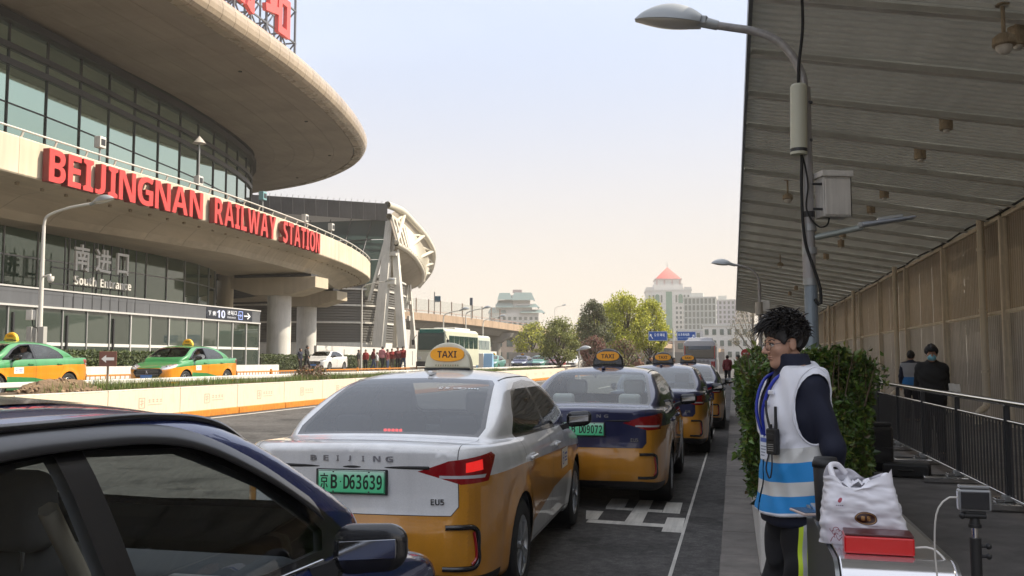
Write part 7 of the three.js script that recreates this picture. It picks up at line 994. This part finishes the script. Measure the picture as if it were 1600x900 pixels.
// ------------------------------------------------------------------ coaches, bus and parked cars
function coach(label, name, x, y, f, turn, o) {
  const t = thing(name, label, 'bus', [x, y, -f], turn, null), w = 2.5, h = o.h ?? 3.3, L = o.L ?? 11; // front faces +z at z = 0, body behind
  const bm = o.body, side = prism([[-w / 2, .35], [w / 2, .35], [w / 2 + .02, 1.2], [w / 2 - .06, h - .22], [w / 2 - .28, h], [-w / 2 + .28, h], [-w / 2 + .06, h - .22], [-w / 2 - .02, 1.2]], L, .12).translate(0, 0, -L);
  part('body', uvm(side), bm, t);
  const gl = o.glass; part('front_window', rbx(w - .3, o.rear ? .95 : h - 1.9, .08, .06, 0, o.rear ? h - .95 : h - .3 - (h - 1.9) / 2, .03), gl, t);
  for (const s of [-1, 1]) for (let i = 0; i < 6; i++) part('side_window', rbx(.05, 1.0, L / 6 - .32, .02, s * (w / 2 - .012), h - 1.05, -.9 - i * (L - 1) / 6 - .4), gl, t);
  part('bumper', rbx(w + .02, .4, .16, .06, 0, .5, .04), o.bump ?? M.darkSteel, t);
  for (const s of [-1, 1]) { part('lamp', rbx(.32, o.rear ? .5 : .2, .06, .04, s * (w / 2 - .26), o.rear ? 1.25 : .95, .06), o.rear ? LAMP.red : LAMP.head, t); if (!o.rear) part('mirror', merge(rbx(.2, .42, .14, .05, s * (w / 2 + .2), h - 1.1, .25), bar([s * (w / 2 - .05), h - .5, .1], [s * (w / 2 + .2), h - .9, .25], .04, .04)), M.black, t); for (const z of [-2.3, -L + 2.6]) part('wheel', rot(cyl(.48, .48, .28, 0, 0, 0, 24), 0, 0, Math.PI / 2).translate(s * (w / 2 - .15), .48, z), M.rubber, t); }
  if (o.rear) { part('lamp_strip', [-1, 1].map((s) => rbx(.10, 1.0, .05, .02, s * (w / 2 - .12), h - .95, .06)), LAMP.red, t); part('engine_grille', [0, 1, 2, 3, 4].map((k) => rbx(1.4, .05, .04, .01, 0, 1.0 + k * .13, .03)), M.greySteel, t); part('roof_unit', rbx(1.9, .22, 3.5, .08, 0, h + .08, -3), bm, t); part('destination_sign', rbx(1.7, .3, .05, .02, 0, h - .62, .065), std([.15, .17, .2], .4), t); part('route_lettering', [0, 1, 2, 3, 4].map((i) => bx(.16, .16, .01, -.6 + i * .3, h - 1.62, .04)), std([.25, .25, .27], .5), t); }
  else { part('front_panel', rbx(w - .2, .7, .05, .03, 0, 1.05, .03), o.front ?? bm, t); part('roof_unit', rbx(1.9, .2, 4, .08, 0, h + .06, -5), o.roof ?? bm, t); part('header', rbx(w - .5, .3, .05, .03, 0, h - .22, .05), std([.02, .14, .12], .3), t); }
  return t;
}
coach('dark green and cream coach facing the camera behind the taxi sign', 'coach', -23.2, .79, 70, R(-2), { L: 8.6, body: std([.50, .51, .40], .4), glass: phy([.02, .05, .05], .06, { clearcoat: 1 }), front: std([.55, .55, .45], .4), roof: M.white });
coach('second coach with teal windscreen standing behind the first', 'coach', -28.6, .79, 92, R(-2), { body: std([.50, .53, .46], .4), glass: phy([.03, .10, .11], .06, { clearcoat: 1 }), roof: M.white, h: 3.5 });
coach('grey city bus seen from behind ahead of the taxi rank', 'city_bus', -2.52, 0, 73, R(0), { body: std([.48, .48, .50], .4), glass: phy([.015, .017, .02], .1, { clearcoat: 1 }), rear: true, h: 3.15 });
{ const pc = 'cars parked facing the camera beyond the coaches'; [[-24.0, 95, PAINT.jade, 'jade green car, first of the row parked beyond the coaches', 'yellow'], [-22.3, 101, PAINT.navy, 'dark blue car, second of the row parked beyond the coaches', 'black'], [-21.0, 104, PAINT.jade, 'pale green car, third of the row parked beyond the coaches', null], [-19.7, 107, PAINT.red, 'red car, fourth of the row parked beyond the coaches', null], [-18.6, 112, PAINT.pearl, 'pale car, last of the row parked beyond the coaches', null]].forEach(([x, f, p, l, s]) => makeSedan({ name: 'parked_car', category: 'car', x, F: f - 4.65, y: .55, yaw: Math.PI, up: p, lo: p, label: l, group: pc, detail: false, sign: s })); 
  const b = thing('water_barrier', 'pale blue and white plastic barrier standing beside the second coach', 'barrier', [-22.6, .6, -84]); part('body', displace(rbx(1.6, 1.6, .5, .06, 0, .8, 0, 3), (x, y, z) => [x, y, z * (1.4 - y * .5)]), std([.28, .48, .70], .5), b); part('stripe', rbx(.5, 1.62, .66, .04, -.3, .8, 0), M.white, b); }
// ------------------------------------------------------------------ elevated road
{
  const t = thing('elevated_road', 'long elevated road with a tan parapet crossing behind the coaches', 'bridge', [0, 0, 0]);
  const A = V(-78, 9.2, -95), B = V(-49.5, 9.2, -140), C = V(-32.2, 7.2, -190), D = V(-18, 5.9, -235), E = V(6, 4.2, -310);
  const c = new THREE.CatmullRomCurve3([A, B, C, D, E]), tan = std([.50, .37, .27], .7, { map: rep(T.grime, .2) }), und = std([.26, .25, .23], .8, { map: rep(T.concrete, .1) }), n = 40, P = c.getSpacedPoints(n), N = P.map((p, i) => { const t2 = c.getTangentAt(i / n); return V(-t2.z, 0, t2.x).normalize(); });
  const st = (o, n0 = 0, n1 = n) => { const rows = []; for (let i = n0; i <= n1; i++) rows.push(o.map(([a, b]) => [P[i].x + N[i].x * a, P[i].y + b, P[i].z + N[i].z * a])); return uvm(grid(rows, true)); };
  for (let i = 0; i < n; i += 2) part('parapet_panel', st([[0, -1.25], [.06, -1.2], [.06, -.02], [-.2, 0], [-.25, -1.2]], i, i + 2), tan, t);
  part('deck', st([[0, -1.25], [-.9, -1.55], [-1.6, -2.4], [-6.5, -2.4], [-8, -1.4], [-8, -1.0], [-.2, -1.0]]), und, t);
  part('guard_rail', [st([[0, .32], [.05, .36], [0, .40]]), ...P.map((p, i) => bar([p.x, p.y, p.z], [p.x, p.y + .38, p.z], .08, .08))], std([.4, .22, .16], .6), t);
  for (let i = 3; i < 22; i++) { const q = c.getPointAt(.17 + i * .0125), m = c.getTangentAt(.17 + i * .0125); if (i < 14) part('screen_post', bar([q.x, q.y, q.z], [q.x, q.y + 2.3, q.z], .14, .14), std([.25, .17, .13], .6), t); }
  part('noise_screen', (() => { const rows = []; for (let i = 3; i < 14; i++) { const q = c.getPointAt(.17 + i * .0125); rows.push([[q.x, q.y + .1, q.z], [q.x, q.y + 2.2, q.z]]); } return grid(rows, true); })(), phy([.8, .82, .8], .1, { transmission: .95, thickness: 0 }), t);
  for (const [x, f, h] of [[-42.5, 166, 5.6], [-61, 140, 6.8], [-24, 235, 3.6]]) { part('pier', uvm(cyl(.85, .85, h, x, h / 2, -f, 16)), und, t); part('pier_cap', uvm(prism([[-3.2, h + .9], [3.2, h + .9], [2.8, h + .2], [1, h - .9], [-1, h - .9], [-2.8, h + .2]], 1.8, .05).translate(x, 0, -f - .9)), und, t); }
  const s = thing('gantry_sign', 'dark blue sign board on the elevated road left of the pagoda roofed building', 'sign', [-47.9, 9, -146]); part('post', cyl(.1, .1, 3.8, 0, 1.9, 0, 8), M.greySteel, s); part('board', rbx(1.0, 1.0, .1, .03, .55, 2.6, 0), std([.03, .12, .2], .5), s);
  const s2 = thing('gantry_sign', 'narrow dark signal board on a post on the elevated road', 'sign', [-43.3, 8.4, -152]); part('post', cyl(.08, .08, 2.6, 0, 1.3, 0, 8), M.greySteel, s2); part('board', rbx(.5, 1.3, .15, .04, 0, 3.1, 0), std([.04, .07, .12], .5), s2);
}
farLamp(-34.5, 7, 182, 5.2, 1.6, 'lamp standing on the elevated road left of the trees');
farLamp(-9.8, 0, 60, 2.1, .05, 'short pale post in front of the trees');
// ------------------------------------------------------------------ far buildings
const stone = std([.52, .53, .50], .7), stoneW = std([.62, .61, .58], .7), glassD = phy([.06, .10, .10], .12, { metalness: .3 }), glassG = phy([.10, .24, .19], .12, { metalness: .3 }), redRoof = std([.50, .10, .09], .6), win = (w, h) => bx(w, h, .4);
{
  const b = thing('tower_building', 'white tower building with green glass strips and a red pyramid roof', 'building', [-37, 0, -550], R(8));
  part('wall', [bx(25.5, 41.5, 22, 0, 20.75, 0)], stoneW, b); part('parapet', [bx(4, 2, 23, -10.8, 42.3, 0), bx(4, 2, 23, 10.8, 42.3, 0), bx(26.2, .8, 22.6, 0, 41.6, 0)], stoneW, b);
  part('upper_tier', [bx(16.5, 4, 16, 0, 43.6, 0), bx(15, 3.2, 14.5, 0, 46.4, 0)], stoneW, b); part('belvedere', [...[-6.6, -2.2, 2.2, 6.6].map((x) => bx(.8, 3.2, .8, x, 46.5, 7.6)), bx(15.6, .7, 15.4, 0, 48.2, 0)], std([.5, .38, .36], .7), b);
  part('roof', rot(new THREE.ConeGeometry(10.6, 7.6, 4, 1), 0, Math.PI / 4, 0).translate(0, 52.2, 0), redRoof, b); part('spire', cyl(.08, .2, 5, 0, 57.5, 0, 8), M.greySteel, b);
  part('glass_strip', [bx(3.4, 40, .6, 0, 20, 11.05), bx(3.4, 1.2, .7, 0, 40, 11.1)], glassG, b); for (const x of [-6.6, 6.6]) { part('arched_window', merge(bx(2.4, 4, .5, x, 36, 11.05), rot(cyl(1.2, 1.2, .5, 0, 0, 0, 16), Math.PI / 2).translate(x, 38, 11.05)), glassG, b); }
  const wg = win(1.15, 1.5), wl = win(.95, 4.2); for (let k = 0; k < 8; k++) for (const x of [-11, -8.8, -6.6, -4.4, 4.4, 6.6, 8.8, 11]) { const m = part('window', wg, glassD, b); m.position.set(x, 12 + k * 2.75, 11); } for (const x of [-11, -8.8, -4.2, 4.2, 8.8, 11]) { part('window', wl, glassD, b).position.set(x, 36.6, 11); part('window', wl, glassD, b).position.set(x, 7.5, 11); } for (const x of [-6.6, 6.6]) part('window', win(3, 5), glassG, b).position.set(x, 7, 11);
  for (const y of [10, 33.6]) part('cornice', bx(26, .5, 22.5, 0, y, 0), stone, b);
  for (let k = 0; k < 11; k++) for (let j = 0; j < 5; j++) { const m = part('window', bx(.4, 1.5, 1.15), glassD, b); m.position.set(12.75, 7 + k * 2.9, -8 + j * 4); const q = part('window', bx(.4, 1.5, 1.15), glassD, b); q.position.set(-12.75, 7 + k * 2.9, -8 + j * 4); }
}
function block(label, x, f, w, h, d, wallM, cols, rows, wm, o = {}) { const b = thing(o.name ?? 'office_building', label, 'building', [x, 0, -f], R(o.turn ?? 0)); part('wall', bx(w, h, d, 0, h / 2, 0), wallM, b); part('roof', bx(w + .5, .6, d + .5, 0, h + .3, 0), o.roofM ?? stone, b); const cw = w / cols, rh = (h - (o.base ?? 3)) / rows, g = win(cw * (o.fw ?? .55), rh * (o.fh ?? .55)); for (let i = 0; i < cols; i++) for (let k = 0; k < rows; k++) { const m = part('window', g, wm, b); m.position.set(-w / 2 + cw * (i + .5), (o.base ?? 3) + rh * (k + .5), d / 2); } if (o.top) part('rooftop', bx(w * .4, 2.4, d * .5, -w * .1, h + 1.8, 0), stone, b); return b; }
block('grey glass office block right of the red roofed tower', -17.2, 520, 17, 35, 16, std([.40, .43, .43], .6), 8, 9, glassD, { fw: .62, fh: .8, top: true });
block('pale lavender grey apartment tower behind the office block', -4.5, 560, 12, 36, 14, std([.42, .41, .46], .7), 5, 12, glassD, { fw: .5, fh: .6, top: true });
block('beige apartment tower at the edge of the canopy', 6, 600, 13, 38, 14, std([.52, .46, .42], .7), 5, 13, glassD, { top: true });
block('tall grey tower partly hidden by the canopy end', 24, 580, 18, 40, 14, std([.46, .46, .47], .7), 7, 13, glassD);
block('low white building with rows of windows behind the bus', -1.0, 290, 15.5, 11.5, 14, stoneW, 7, 3, glassD, { base: 1.5, fw: .5, fh: .5 });
block('grey white building with a red window band behind the blue signs', -12.5, 330, 12, 11.5, 12, std([.50, .50, .52], .7), 6, 3, glassD, { base: 2 });
block('white building farther right behind the hedge', 16, 270, 16, 12, 12, std([.56, .54, .5], .7), 7, 3, glassD, { base: 1.5 });
block('beige low building beyond the bridge', -52, 240, 34, 7.5, 12, std([.46, .36, .28], .8), 12, 2, glassD, { base: 1 });
block('brown low building beyond the trees', -22, 250, 30, 6.5, 12, std([.40, .33, .28], .8), 12, 2, glassD, { base: 1 });
tag(part('wall_strip', [uvm(bx(26, 2.5, .4, -14, 1.25, -112))], std([.26, .24, .22], .8)), 'grey wall running behind the trees to the blue signs', 'wall');
{ // the large pale building with stepped green roofs on the left of the trees
  const b = thing('terraced_building', 'large pale building with stepped green pitched roofs above the elevated road', 'building', [-117, 0, -500], R(14)); const grn = std([.13, .20, .20], .6), pal = std([.50, .50, .48], .7);
  const hip = (x, y, z, w, h, d) => { const t = .72; return raw([[-w / 2, 0, d / 2], [w / 2, 0, d / 2], [w / 2 * t, h, d / 2 * .5], [-w / 2, 0, d / 2], [w / 2 * t, h, d / 2 * .5], [-w / 2 * t, h, d / 2 * .5], [w / 2, 0, d / 2], [w / 2, 0, -d / 2], [w / 2 * t, h, -d / 2 * .5], [w / 2, 0, d / 2], [w / 2 * t, h, -d / 2 * .5], [w / 2 * t, h, d / 2 * .5], [-w / 2, 0, -d / 2], [-w / 2, 0, d / 2], [-w / 2 * t, h, d / 2 * .5], [-w / 2, 0, -d / 2], [-w / 2 * t, h, d / 2 * .5], [-w / 2 * t, h, -d / 2 * .5], [-w / 2 * t, h, d / 2 * .5], [w / 2 * t, h, d / 2 * .5], [w / 2 * t, h, -d / 2 * .5], [-w / 2 * t, h, d / 2 * .5], [w / 2 * t, h, -d / 2 * .5], [-w / 2 * t, h, -d / 2 * .5]].flat()).translate(x, y, z); };
  part('wall', [bx(27, 27, 18, -1, 13.5, 0), bx(20, 32, 14, -1, 16, 0), bx(14, 37, 10, 1, 18.5, 0)], pal, b);
  for (const [x, y, w, h, d, z] of [[-10, 27, 10, 3.2, 19, 0], [-6, 30, 10, 4.2, 17, 1], [-6, 34.2, 8, 4, 13, 2], [4, 34, 13, 4.4, 13, 2], [6, 30, 14, 2.2, 17, 1], [9, 27, 14, 2, 20, 1]]) part('roof', hip(x, y, z, w, h, d), grn, b);
  for (let i = 0; i < 9; i++) for (let k = 0; k < 3; k++) part('window', win(1.6, 1.6), glassD, b).position.set(-12 + i * 2.9, 18 + k * 3, 9);
  part('roof_hut', bx(5, 1.6, 4, 1, 39.4, 0), std([.4, .3, .3], .7), b);
}

block('dark office tower across the road, mirrored in the upper station glass', 78, 62, 20, 34, 24, std([.24, .24, .23], .7), 8, 9, glassD, { turn: -90 });
block('wide grey block across the road, mirrored in the lower station glass', 84, 20, 34, 16, 18, std([.33, .30, .27], .7), 10, 4, glassD, { turn: -90 });
renderer.render(scene, camera);
